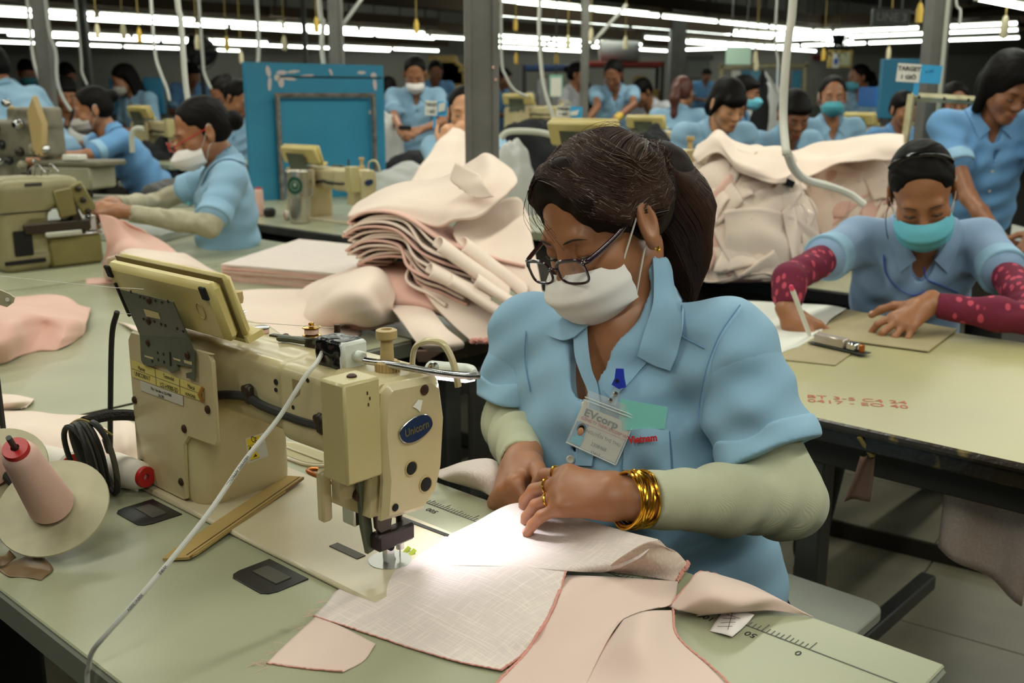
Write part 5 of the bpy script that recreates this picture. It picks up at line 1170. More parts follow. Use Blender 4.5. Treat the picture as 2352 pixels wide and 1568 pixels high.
# ---------------------------------------------------------------- thread stand, cones, coil, strip, tape
dc = pz(122, 1166, TZ+.050); _r = ray(33, 1026); _o = A(0, 0, CAMZ)-dc; _b = _r @ _o; _t = (-_b-math.sqrt(max(_b*_b-(_r @ _r)*(_o @ _o-.132**2), 1e-6)))/(_r @ _r); ax = nrm(A(0, 0, CAMZ)+_r*_t-dc)
t = thing('thread_stand', 'spool stand with two tilted round cream plates at the left table edge', 'stand', T(.80, .40, 0))
x_ = nrm(np.cross(ax, ZX)); stm = mat('dusty_cream_plate', (190, 182, 150), .5, var=(18, (168, 160, 128), .35, .7))
def plate_disc(c, par): return MB().lathe([(.004, -.003), (.060, -.0006), (.0622, .0012), (.0615, .0026), (.050, .0014), (.020, .0008), (.018, .0030), (.004, .003)], c, ax, 48).build('spool_plate', stm, par)
plate_disc(dc, t); dc2 = pz(-12, 1085, TZ+.066); plate_disc(dc2, t)
MB().tube([dc-ax*.02, dc+ax*.15], .0030, 8).build('spindle', M['steel_dark'], t); MB().tube([dc2-ax*.02, dc2+ax*.12], .0030, 8).build('spindle', M['steel_dark'], t)
g_ = [pd(x, y, 1.30) for x, y in ((-30, 660), (0, 664), (24, 674), (35, 682), (32, 694), (18, 704), (-30, 690))]; mb = MB(); plate(mb, g_, A(0, -1, 0), .003); ga = mb.build('guide_arm', stm, t, smooth=False)
MB().lathe([(.0028, 0), (.0028, .0006)], pd(17, 688, 1.296), A(0, -1, 0), 12).build('guide_eye', M['white'], ga); MB().tube([pd(-30, 675, 1.30), A(*pd(-30, 675, 1.30)[:2], TZ+.02)], .004, 6).build('guide_rod', M['steel_dark'], t)
b0 = WPW(4, 1345, .41); MB().box(A(b0[0]-.008, b0[1], TZ+.06), (.020, .020, .12), RT, .003).build('stand_post', stm, t)
MB().tube(cr([A(b0[0]-.008, b0[1], TZ+.11), (dc+dc2)/2-ax*.03, dc-ax*.012], 16), .005, 8).build('stand_arm', M['steel_dark'], t); MB().tube([dc2-ax*.012, (dc+dc2)/2-ax*.03], .005, 8).build('stand_arm', M['steel_dark'], t)
def cone(label, o, a, L, r0, r1, m, group=None, cat='thread cone'):
    t = thing('thread_cone', label, cat, o, group); a = nrm(a)
    MB().lathe([(r0*.9, -.001), (r0*1.02, .002), (r0, .006), (r1+.002, L-.012), (r1, L-.004), (r1*.8, L)], o, a, 32).build('thread_winding', M[m], t)
    MB().lathe([(.0045, L-.012), (.0045, L+.006), (r1*.78, L+.006), (r1*.82, L+.004), (r1*.82, L-.006)], o, a, 24, cap=False).build('red_core_end', M['red'], t)
    MB().lathe([(r0*.84, .001), (r0*.9, -.003), (r0*.6, -.003)], o, a, 24).build('core_foot', M['red'], t)
    return t
cone('pink thread cone with red core standing on the nearer tilted plate', dc+ax*.0065, ax, .118, .0245, .0165, 'thread')
cone('pink thread cone at the picture edge on the farther tilted plate', dc2+ax*.0065, ax, .10, .0245, .0165, 'thread')
o = WPW(262, 1100, .24); o = A(o[0], o[1], TZ+.022); cone('white thread cone with red end lying against the front machine', o, nrm(UX*-.62+WX*-.12+A(0, 0, .02)), .062, .023, .017, 'thread_w')
o = pz(165, 1075, TZ+.022); cone('white thread cone with red end lying behind the tilted plate', o, A(-.8, .5, .02), .09, .022, .017, 'thread_w')
t = thing('cable_coil', 'tied coil of dark cable standing on the table beside the machine pillar', 'cable', T(.90, .235, 0)); rs = np.random.default_rng(8)
for i in range(9):
    c0 = T(.850+.005*rs.normal(), .282+.0035*(i-4), .056); rx, rz = .020+.006*rs.random(), .048+.004*rs.random(); ph = np.linspace(0, 2*math.pi, 30, endpoint=False); tl = .3*rs.normal()
    MB().tube([c0+UX*(rx*math.cos(q)+.004*math.sin(2*q))+WX*(.010*math.sin(q+tl))+ZX*rz*math.sin(q) for q in ph], .0036, 7, closed=True).build('cable_loop', M['cable'] if i % 3 else mat('dusty_cable', (84, 78, 68), .7), t)
MB().tube(cr([T(.870, .302, .098), T(.852, .290, .110), T(.832, .275, .100), T(.822, .265, .09)], 16), .0016, 5).build('twist_tie', M['string'], t)
MB().tube(cr([T(.855, .285, .105), T(.862, .255, .104), T(.866, .225, .098), T(.862, .205, .092)], 14), .0075, 8).build('cable_tail', mat('fuzzy_cable', (40, 36, 32), .95, bump=(300, 1.0, .004)), t)
mb = MB(); a_, b_ = pz(410, 1278, TZ+.004), pz(678, 1094, TZ+.0125); x = b_-a_; R = fr(x, np.cross(ZX, x)); Lg = np.linalg.norm(x)
t = thing('cardboard_strip', 'worn brown cardboard strip leaning across the machine bed corner', 'strip', a_)
MB().prism([(-Lg/2, -.013), (-Lg/2+.012, -.016), (Lg/2, -.014), (Lg/2-.004, .013), (-Lg/2+.003, .015), (-Lg/2-.012, .012)], -.0015, .0015, (a_+b_)/2, R).build('strip_sheet', M['cardboard'], t, smooth=False)
MB().box((a_+b_)/2-R[:, 1]*.0085+R[:, 2]*.0018, (Lg*.97, .0012, .0006), R).build('strip_score', mat('score_line', (96, 74, 42), .9), t, smooth=False)
MB().box((a_+b_)/2-R[:, 1]*.0138, (Lg*.98, .0012, .0036), R).build('torn_edge', mat('torn_cardboard', (120, 96, 58), .95), t, smooth=False)
t = thing('brown_tape', 'loose brown packing tape stuck to the stand foot at the table edge', 'tape', pz(60, 1300, TZ)); tp = mat('brown_tape_film', (118, 92, 62), .4)
cloth_sheet(surf(net([[(-10, 1300, .002), (50, 1282, .003), (80, 1262, .012)], [(0, 1312, .001), (60, 1302, .004), (122, 1304, .002)], [(20, 1325, .001), (55, 1325, .001), (95, 1332, .001)]]), 14, 16), 'tape_flap', tp, t, .0003, .001, 160)
cloth_sheet(surf(net([[(-20, 1270, .014), (8, 1275, .014), (22, 1262, .018)], [(-20, 1300, .004), (8, 1300, .004), (38, 1280, .008)]]), 10, 12), 'tape_wrap', tp, t, .0003, .0015, 200)
# ---------------------------------------------------------------- more tables
table(1.222, 2.44, -.60, .468, 'sewing_table', 'pale work table left of the front table under the crumpled pink cloth', [(1.3, .4), (2.3, .4), (2.3, -.5)])
table(1.13, 2.44, -1.22, -.606, 'sewing_table', 'pale work table under the tall stack of folded pink cloth', [(1.2, -1.1), (1.2, -.68), (2.3, -1.1)], edge='worn_edge')
table(2.45, 4.1, -1.3, .468, 'sewing_table', 'pale table carrying the olive overlock machine at left', [(2.6, .3), (3.9, .3)], edge='table_edge')
table(1.9, 4.3, -2.6, -1.57, 'sewing_table', 'pale table with steel tumbler in front of the blue panel', [(2.0, -1.65), (4.1, -1.65), (2.0, -2.5)], edge='steel_dark')
yt = table(-.85, .95, -1.46, -.67, 'cutting_table', 'yellowed cutting table with worn black edge where a woman marks patterns', [(.36, -.76), (-.2, -.76), (.85, -1.36)], edge='worn_edge', top='ytable')
MB().tube([T(.95, -.669, -.006), T(.2, -.669, -.006), T(-.85, -.669, -.006)], .0075, 8).build('edge_tape', M['worn_edge'], yt)
MB().box(T(.08, -.76, -.50), (.60, .035, .035), RT, .004).build('stretcher_bar', M['steel_dark'], yt); MB().box(T(.36, -1.06, -.55), (.035, .60, .035), RT, .004).build('stretcher_bar', M['steel_dark'], yt)
text_part('red_stamp', 'BT 3-5 C4 24\n0417 - EO 40', pz(1968, 922, TZ+.0006), np.stack([nrm(A(.97, -.24, 0)), nrm(A(.24, .97, 0)), ZX], 1), .026, mat('faded_red_stamp', (186, 92, 70), .7), yt, squash=1.15, ext=.0001)
t = thing('bench', 'grey laminate bench board with rounded corner behind the front table', 'bench', T(.5, -.56, .48-TZ)); rc = lambda x, y: [(x+.03*math.cos(a), y+.03*math.sin(a)) for a in np.linspace(0, math.pi/2, 5)]
pol = [(.19+.03-.03*math.sin(a), -.685+.03-.03*math.cos(a)) for a in np.linspace(0, math.pi/2, 6)]+[(.19+.03-.03*math.cos(a), -.40-.03+.03*math.sin(a)) for a in np.linspace(0, math.pi/2, 6)]+[(.95, -.40), (.95, -.685)]
MB().prism(pol, -.018, 0, OT+A(0, 0, .48-TZ), RT, .002).build('bench_board', M['bench'], t, smooth=False)
for u, w in ((.25, -.64), (.25, -.44), (.9, -.64), (.9, -.44)): MB().box(T(u, w, (.462-2*TZ)/2), (.03, .03, .462), RT, .003).build('leg', M['steel_dark'], t, smooth=False)
table(.75, 2.2, -2.75, -1.75, 'work_table', 'table in the aisle buried under two heaps of pink cloth', [(.85, -1.85), (2.1, -1.85), (.85, -2.65)], edge='black')
# on the cutting table
t = thing('white_paper_sheet', 'white pattern paper spread on the yellow cutting table', 'paper', pz(1780, 760, TZ))
cloth_sheet(surf(net([[(1715, 690, .001), (1800, 695, .002), (1900, 700, .003), (1945, 708, .012)], [(1740, 750, .001), (1810, 745, .002), (1880, 745, .004), (1905, 735, .010)], [(1790, 812, .001), (1820, 800, .001), (1850, 792, .001), (1880, 770, .003)]]), 20, 24), 'paper', M['white'], t, .0003, .0006, 30)
def card(name, label, px, m, z=.002, cat='card'):
    P = [pz(x, y, TZ+z) for x, y in px]; mb = MB(); plate(mb, P, ZX, .002); return tag(mb.build(name, M[m], smooth=False), label, cat)
card('pattern_board', 'larger grey pattern board under the spread hand on the yellow table', [(1945, 712), (2200, 757), (2132, 808), (1868, 772)], 'board', .003)
card('pattern_board', 'small grey pattern board with pencil marks in front of the steel clamp', [(1880, 770), (1957, 812), (1918, 840), (1788, 826)], 'board', .0008)
mb = MB(); a_, b_ = pz(1872, 780, TZ+.012), pz(1985, 805, TZ+.012); x = b_-a_; R = fr(A(x[0], x[1], 0), np.cross(ZX, x)); L_ = np.linalg.norm(x)
t = thing('steel_clamp', 'bright steel box clamp lying between the two grey pattern boards', 'clamp', (a_+b_)/2-A(0, 0, .008))
MB().box((a_+b_)/2-A(0, 0, .0052), (L_*1.12, .030, .0022), R, .0008).build('clamp_base', M['steel_dark'], t); MB().box(lerp(a_, b_, .34)+A(0, 0, .006), (L_*.62, .022, .020), R, .002).build('clamp_box', mat('brushed_steel', (190, 178, 168), .35, metal=.7), t)
MB().box(lerp(a_, b_, .78)+A(0, 0, .004), (L_*.20, .020, .016), R, .003).build('clamp_block', M['chrome'], t); MB().lathe([(.006, -.003), (.006, .009), (.003, .011)], lerp(a_, b_, .95), ZX, 12).build('clamp_screw', M['brass'], t)
for p, q_ in (((1945, 782), (2005, 792)), ((2005, 792), (2120, 806)), ((1900, 833), (1945, 815)), ((1795, 827), (1905, 838))):
    MB().tube([pz(*p, TZ+.0058 if p[1] < 800 else TZ+.0032), pz(*q_, TZ+.0058 if p[1] < 800 else TZ+.0032)], .0007, 4).build('pencil_line', M['ink'], t) if 0 else None
# hanging rags and cloth under the cutting table
tag(cloth_sheet(np.array([[T(u, -.80+.012*math.sin(u*60), -.05-v*(.22-.06*(u-.02)/.16)) for u in np.linspace(.16, .02, 14)] for v in np.linspace(0, 1, 12)]), 'cloth_piece', M['linen_in'], None, .0015, .003, 30, 2), 'dusky pink cloth hanging below the yellow cutting table', 'fabric')
tag(cloth_sheet(np.array([[T(u, -.86+.012*math.sin(u*60), -.05-v*.15) for u in np.linspace(-.02, -.10, 10)] for v in np.linspace(0, 1, 10)]), 'cloth_piece', M['linen_in'], None, .0015, .004, 30, 9), 'small pink cloth hanging beyond the cutting table leg', 'fabric')
k0 = WPW(2003, 1030, -.68); t = thing('knotted_rag', 'brown rag knotted under the cutting table edge', 'rag', k0-A(0, 0, .1)); rg = mat('brown_rag', (112, 84, 70), .9)
MB().tube(cr([k0+A(-.022, 0, .02), k0+A(-.008, .0, .0), k0+A(0, -.002, -.012)], 8), .004, 6).build('rag_loop', M['string'], t); MB().tube(cr([k0+A(.022, 0, .02), k0+A(.008, .0, .0), k0+A(0, -.002, -.012)], 8), .004, 6).build('rag_loop', M['string'], t)
cloth_sheet(np.array([[k0+A(-.006-.012*v+s_*(.012+.008*v), .006*math.sin(s_*3+v*2), -.012-.075*v) for s_ in np.linspace(-1, 1, 8)] for v in np.linspace(0, 1, 10)]), 'rag_tail', rg, t, .0012)
k0 = T(.36, -.765, -.32-.06); t = thing('tied_rag', 'dark rag tied round the front leg of the cutting table', 'rag', k0-A(0, 0, .09)); dk = mat('dark_rag', (64, 56, 52), .95)
for z in (0, .012, .022): MB().tube([k0+A(.036*math.cos(q), .036*math.sin(q), z+.006*math.sin(q)) for q in np.linspace(0, 2*math.pi, 20, endpoint=False)], .0065, 6, closed=True).build('rag_wrap', dk, t)
for s_ in (-1, 1): MB().tube(cr([k0+A(.0, -.036, .0), k0+A(s_*.015, -.046, -.03), k0+A(s_*.022, -.042, -.09)], 10), [.008]*5+[.006]*5, 6, flat=.5).build('rag_tail', dk, t)
# ---------------------------------------------------------------- heaps and stacks of cloth
def heap(label, rows, amp=.008, sc=22, seed=0, m='cloth', n=(44, 60), th=.003, base=TZ):
    return tag(cloth_sheet(surf(net(rows, base), *n), 'cloth_piece', M[m], None, th, amp, sc, seed), label, 'fabric')
heap('crumpled pale pink cloth at the left edge of the tables', [[(-60, 700, .0), (0, 682, .01), (70, 674, .012), (150, 688, .01), (206, 716, .0)], [(-60, 740, .05), (10, 720, .075), (90, 712, .06), (160, 725, .045), (200, 735, .02)], [(-60, 790, .05), (20, 770, .06), (95, 752, .035), (150, 765, .03), (192, 762, .004)], [(-60, 845, .0), (20, 832, .002), (80, 806, .003), (140, 800, .003), (184, 770, .002)]], .010, 26, 1, 'cloth_in')
heap('small folded pink cloth end above the spool plates', [[(-30, 905, .004), (30, 905, .012), (78, 914, .004)], [(-30, 925, .012), (30, 922, .02), (74, 922, .006)], [(-30, 945, .002), (20, 940, .003), (60, 936, .002)]], .002, 40, 2)
heap('pink cloth flap with a lifted corner behind the spool plates', [[(-60, 938, .004), (40, 940, .008), (130, 950, .02), (212, 952, .030)], [(-60, 985, .02), (50, 975, .03), (130, 985, .03), (214, 966, .022)], [(-60, 1040, .01), (40, 1040, .014), (130, 1060, .008), (300, 1010, .004)], [(-60, 1110, .002), (40, 1110, .002), (150, 1110, .002), (320, 1060, .002)]], .005, 28, 3)
heap('pale cloth fold between the cable coil and the pillar', [[(250, 960, .004), (290, 965, .012), (330, 990, .004)], [(255, 1010, .02), (290, 1010, .03), (330, 1020, .008)], [(265, 1070, .002), (290, 1074, .004), (330, 1070, .002)]], .002, 40, 4)
heap('narrow pink cloth strip lying behind the control panel', [[(196, 640, .001), (300, 632, .004), (360, 634, .002)], [(198, 652, .001), (300, 648, .006), (360, 650, .002)]], .001, 40, 5, 'cloth_in', (8, 24))
heap('broad pale cloth spread over the table behind the machine arm', [[(440, 690, .002), (560, 668, .012), (680, 664, .02), (790, 672, .01)], [(400, 735, .012), (540, 700, .03), (680, 700, .035), (820, 715, .012)], [(330, 762, .01), (520, 745, .024), (680, 760, .016), (830, 760, .004)], [(270, 740, .002), (440, 790, .003), (640, 800, .003), (800, 785, .002)]], .005, 22, 6)
heap('pink cloth bunched in a loop beside the folded stack', [[(640, 705, .0), (740, 640, .05), (850, 596, .11), (918, 610, .08)], [(690, 745, .0), (760, 668, .10), (850, 640, .13), (915, 650, .08)], [(760, 762, .0), (800, 715, .07), (860, 705, .08), (905, 700, .06)], [(790, 752, .0), (830, 752, .02), (880, 748, .02), (915, 738, .01)]], .016, 20, 7, 'cloth')
heap('inner pink fold of the bunched cloth loop', [[(720, 720, .02), (775, 668, .06), (810, 660, .08)], [(760, 750, .004), (795, 700, .05), (830, 690, .05)], [(792, 758, .0), (850, 756, .012), (905, 745, .004)]], .006, 26, 8, 'cloth_in', (24, 24))
heap('narrow folded cloth leg hanging over the table edge', [[(886, 694, .05), (950, 690, .055), (985, 700, .05)], [(920, 735, .045), (985, 740, .05), (1022, 748, .045)], [(960, 790, .02), (1015, 790, .03), (1062, 785, .02)], [(985, 806, .0), (1025, 806, .004), (1064, 798, .0)]], .003, 30, 9)
heap('pink cloth end drooping below the folded cloth leg', [[(950, 806, -.01), (1000, 806, -.01), (1040, 804, -.01)], [(960, 830, -.05), (1000, 835, -.05), (1038, 830, -.05)]], .003, 40, 10, 'cloth_in', (10, 14))
# tall folded stack
def sheet_px(rows, name, label, m='cloth', th=.006, n=(30, 60), amp=.003, sc=24, seed=0, parent=None, group=None):
    Gn = np.array([[pd(*p) for p in r] for r in rows]); o = cloth_sheet(surf(Gn, *n), name, M[m], parent, th, amp, sc, seed)
    return tag(o, label, 'fabric', group) if label else o
sheet_px([[(822, 462, 2.75), (900, 424, 2.78), (1010, 408, 2.72), (1085, 365, 2.68), (1120, 350, 2.62), (1165, 378, 2.58)], [(806, 482, 2.55), (890, 445, 2.52), (1000, 442, 2.46), (1080, 428, 2.42), (1130, 398, 2.42), (1186, 402, 2.44)], [(799, 494, 2.44), (885, 468, 2.42), (1000, 478, 2.36), (1060, 478, 2.32), (1120, 455, 2.34), (1184, 418, 2.38)], [(806, 503, 2.43), (885, 482, 2.40), (996, 520, 2.33), (1040, 504, 2.30), (1100, 494, 2.30), (1160, 445, 2.34)]],
         'folded_cloth', 'topmost rolled over cloth on the tall folded pink stack', th=.007, amp=.004, seed=1)
sheet_px([[(1046, 372, 2.36), (1085, 392, 2.34), (1105, 400, 2.34)], [(1034, 415, 2.35), (1060, 425, 2.33), (1110, 420, 2.32)], [(1075, 442, 2.32), (1100, 455, 2.31), (1135, 452, 2.31)]], 'cloth_piece', 'pale cloth corner sticking up on the tall folded stack', th=.002, n=(16, 16), amp=.004, seed=2)
rs = np.random.default_rng(12); NTH = 'first second third fourth fifth sixth seventh eighth ninth tenth eleventh twelfth thirteenth'.split()
for k in range(13):
    f = k/12; y0 = 508+96*f; x0 = 800+14*math.sin(k*1.3)+40*max(0, f-.5); e = 1205-130*f-30*(k % 3); ey_ = 610+88*f+8*(k % 2)
    fr_row = [(x0+70, y0+8, 2.44), (x0+6, y0+7, 2.40), (x0, y0, 2.40), (x0+45, y0-22+6*f, 2.38), (x0+120, y0-18+10*f, 2.34), (lerp(x0, e, .55), lerp(y0, ey_, .42)+2, 2.28), (lerp(x0, e, .8), lerp(y0, ey_, .76), 2.22), (e, ey_, 2.17)]
    bk = [(x+26+6*math.sin(k), y-26, d+.24) for x, y, d in fr_row]; md = [(x+9, y-7, d+.07) for x, y, d in fr_row]
    sheet_px([bk, md, fr_row], 'folded_cloth', '%s fold from the top in the layered side of the tall pink stack' % NTH[k], 'cloth' if k % 4 else 'cloth_in', .0055, (12, 64), .0028, 30, k+20, group='folded pieces of the tall pink stack')
sheet_px([[(1060, 500, 2.50), (1120, 470, 2.55), (1190, 452, 2.52), (1215, 500, 2.40)], [(1040, 530, 2.34), (1110, 530, 2.36), (1195, 520, 2.34), (1225, 560, 2.26)], [(1080, 590, 2.24), (1140, 600, 2.22), (1210, 610, 2.18), (1240, 640, 2.14)], [(1130, 640, 2.16), (1170, 660, 2.14), (1225, 675, 2.10), (1250, 690, 2.08)]], 'folded_cloth', 'broad pale cloth draped down the right side of the tall stack', th=.005, amp=.006, sc=18, seed=41)
for k, (a, b, w_, lb) in enumerate([((1005, 560, 2.26), (1160, 672, 2.13), 26, 'first'), ((1060, 560, 2.27), (1200, 668, 2.12), 26, 'second'), ((985, 620, 2.22), (1120, 690, 2.12), 24, 'third'), ((1030, 640, 2.18), (1190, 745, 2.05), 20, 'fourth'), ((1090, 640, 2.16), (1200, 712, 2.06), 18, 'fifth')]):
    u = A(b[0]-a[0], b[1]-a[1]); u /= np.linalg.norm(u); v = A(u[1], -u[0]); ring = []
    rowsp = []
    for q in np.linspace(-.25*math.pi, 1.25*math.pi, 7):
        off = v*w_*math.sin(q)*.6+u*0; dd = -.03*math.cos(q)
        rowsp.append([(lerp(a[0], b[0], s_)+off[0]+u[0]*0+w_*.5*math.cos(q)*v[0], lerp(a[1], b[1], s_)+off[1]+w_*.35*math.cos(q), lerp(a[2], b[2], s_)+dd) for s_ in np.linspace(0, 1, 5)])
    sheet_px(rowsp, 'rolled_cloth', '%s long rolled pink cloth end sticking out right of the tall stack' % lb, 'cloth', .003, (18, 30), .001, 40, k+60)
sheet_px([[(965, 650, 2.28), (1010, 645, 2.30), (1060, 650, 2.30)], [(1000, 700, 2.19), (1060, 695, 2.19), (1120, 705, 2.17)], [(1040, 745, 2.12), (1100, 735, 2.11), (1150, 740, 2.10)], [(1082, 782, 2.075), (1130, 778, 2.07), (1170, 766, 2.07)]], 'folded_cloth', 'wide folded cloth leg reaching the yellowish table edge', th=.012, amp=.002, seed=71)
edge_tube([pd(1082, 784, 2.07), pd(1130, 780, 2.065), pd(1170, 768, 2.065)], .006, 'frayed_hem', bpy.data.objects['folded_cloth.%03d' % 14] if 'folded_cloth.014' in bpy.data.objects else None)
sheet_px([[(820, 610, 2.44), (900, 600, 2.50), (990, 610, 2.46)], [(830, 640, 2.36), (910, 640, 2.34), (1000, 660, 2.28)], [(900, 700, 2.26), (960, 700, 2.24), (1040, 720, 2.18)]], 'folded_cloth', 'pink cloth base layer under the tall folded stack', 'cloth_in', .02, (16, 24), .006, 26, 75)
# flat stack of cut pieces
t = thing('cut_fabric_stack', 'flat low stack of cut pink pieces with fuzzy edges beside the tall stack', 'fabric', pz(690, 600, TZ)); c4 = [(508, 606), (842, 634), (905, 570), (690, 548)]
for k in range(11):
    P = [pz(x, y, TZ+.05)+A(rs.normal(0, .002), rs.normal(0, .002), .0046*k-.05) for x, y in c4]
    cl = lambda a, b: [lerp(a, b, s_) for s_ in np.linspace(0, 1, 12)[:-1]]
    poly = sum([cl(P[i], P[(i+1) % 4]) for i in range(4)], []); poly = [p+A(rs.normal(0, .0012), rs.normal(0, .0012), 0) for p in poly]
    mb = MB(); plate(mb, poly, ZX, .0040); mb.build('fabric_layer', (M['cloth_in'] if k % 3 else M['linen_in']) if k < 10 else M['linen'], t, smooth=False)
# big heaps behind the seamstress: pieces laid over a mound
def mound(n, cx, cy, rx, ry, h, seed, label, group, size=(.09, .21)):
    rs = np.random.default_rng(seed); c0 = A(cx, cy, TZ); rad = A(rx, ry, h)
    def onm(th, ph, r): return c0+rad*np.stack([np.sin(th)*np.cos(ph), np.sin(th)*np.sin(ph), np.cos(th)], -1)*r[..., None]
    T_, P_ = np.meshgrid(np.linspace(.02, 1.56, 26), np.linspace(0, 2*math.pi, 60), indexing='ij'); g = onm(T_, P_, .90+.07*np.sin(T_*9+3*np.sin(P_*3)))
    tag(MB().patch(g).build('cloth_heap_core', M['cloth_in'], ang=180), 'crumpled core of '+group, 'fabric')
    for k in range(n):
        az = rs.uniform(-math.pi, 0) if rs.random() < .85 else rs.uniform(0, math.pi); tl = math.acos(rs.uniform(.02, .98))
        d0 = A(math.sin(tl)*math.cos(az), math.sin(tl)*math.sin(az), math.cos(tl)); e1 = nrm(np.cross(d0, A(.1, .2, 1))); e2 = np.cross(d0, e1); q = rs.normal(0, .5)+(0 if rs.random() < .7 else 1.4); e1, e2 = e1*math.cos(q)+e2*math.sin(q), e2*math.cos(q)-e1*math.sin(q)
        sx, sy = rs.uniform(*size)/max(rx, .2), rs.uniform(.05, .11)/max(rx, .2); u, v = np.meshgrid(np.linspace(-1, 1, 34), np.linspace(-1, 1, 22))
        D = d0+e1*(u*sx+.10*sx*np.sin(v*2+k))[..., None]+e2*(v*sy+.12*sy*np.sin(u*2.5+k*2))[..., None]; D /= np.linalg.norm(D, axis=2)[..., None]
        f = .022*np.sin(v*rs.uniform(2.5, 5)+u*rs.uniform(.5, 2)+rs.uniform(0, 6))+.018*np.sin(u*rs.uniform(2, 6)+rs.uniform(0, 6)+v*2)
        curl = .07*np.clip((v if rs.random() < .5 else -v)-.45, 0, 1)**1.3*rs.uniform(0, 2.2)+.05*np.clip(u*rs.choice([-1, 1])-.6, 0, 1)*rs.uniform(0, 2)
        G = c0+rad*D*(.97+.0016*k+f+curl)[..., None]; G[..., 2] = np.maximum(G[..., 2], TZ+.003+.0006*k+.010*(1+np.sin(u*5+k)))
        tag(cloth_sheet(G, 'cloth_piece', M['cloth'] if rs.random() < .75 else M['cloth_in'], None, .003, .003, 40, k), label, 'fabric', group)
p1 = pd(1690, 520, 3.0); mound(46, p1[0], p1[1]+.02, .245, .24, .36, 21, 'pale pink cut piece in the heap right behind the seamstress', 'the left cloth heap behind the seamstress')
p2 = pd(1945, 470, 3.45); mound(36, p2[0]+.02, p2[1], .27, .24, .34, 22, 'pale pink cut piece in the heap behind the writing woman', 'the right cloth heap behind the writing woman')
sheet_px([[(1605, 330, 3.05), (1650, 300, 3.05), (1700, 330, 3.0), (1800, 340, 2.95), (1828, 372, 2.92)], [(1590, 355, 2.95), (1645, 318, 2.94), (1690, 365, 2.86), (1780, 395, 2.82), (1818, 392, 2.82)], [(1600, 372, 2.92), (1650, 350, 2.9), (1700, 395, 2.84), (1770, 418, 2.8), (1805, 418, 2.8)]], 'rolled_cloth', 'rolled pink cloth on top of the heap behind the seamstress', 'cloth', .005, (24, 44), .010, 30, 81)
sheet_px([[(1790, 360, 3.35), (1880, 330, 3.4), (1980, 305, 3.4), (2075, 310, 3.4)], [(1800, 395, 3.25), (1890, 365, 3.25), (1990, 335, 3.22), (2078, 335, 3.25)], [(1815, 420, 3.2), (1900, 390, 3.18), (1990, 365, 3.16), (2070, 365, 3.2)]], 'rolled_cloth', 'long rolled pink cloth on top of the heap behind the writing woman', 'cloth', .005, (24, 44), .013, 26, 82)
for k, (px, py, d) in enumerate(((1574, 402, 2.78), (1812, 420, 2.85))):
    tag(MB().box(pd(px, py, d), (.030, .012, .020), rotm((0, 1, 0), .4), .003).build('black_clip', M['black']), ('black clip on the left side of the cloth heap behind the seamstress', 'black clip where the two cloth heaps meet')[k], 'clip')
tag(MB().tube(cr([pd(*p) for p in ((1808, 350, 2.6), (1822, 385, 2.72), (1850, 412, 2.85), (1905, 428, 2.95), (1950, 445, 3.0), (1985, 470, 3.0))], 40), .0115, 8).build('cloth_wrapped_tube', M['hose_plain']), 'white wrapped hose lying across the right cloth heap', 'hose')

# cloth under the hands of the woman at the overlock
heap('pink cloth being fed from the hand of the woman with red glasses', [[(228, 492, .20), (262, 498, .19), (300, 520, .16)], [(245, 560, .12), (300, 548, .13), (380, 555, .10)], [(236, 610, .05), (320, 590, .09), (430, 600, .06)], [(250, 632, .0), (360, 640, .01), (500, 640, .0)]], .010, 24, 51, 'cloth_in')
heap('pale cloth bunched on the table before the woman with red glasses', [[(245, 588, .10), (310, 575, .11), (400, 580, .09), (440, 590, .05)], [(240, 640, .01), (320, 610, .09), (420, 610, .08), (500, 622, .02)], [(300, 655, .0), (380, 650, .01), (460, 640, .03), (532, 630, .004)]], .008, 26, 52)
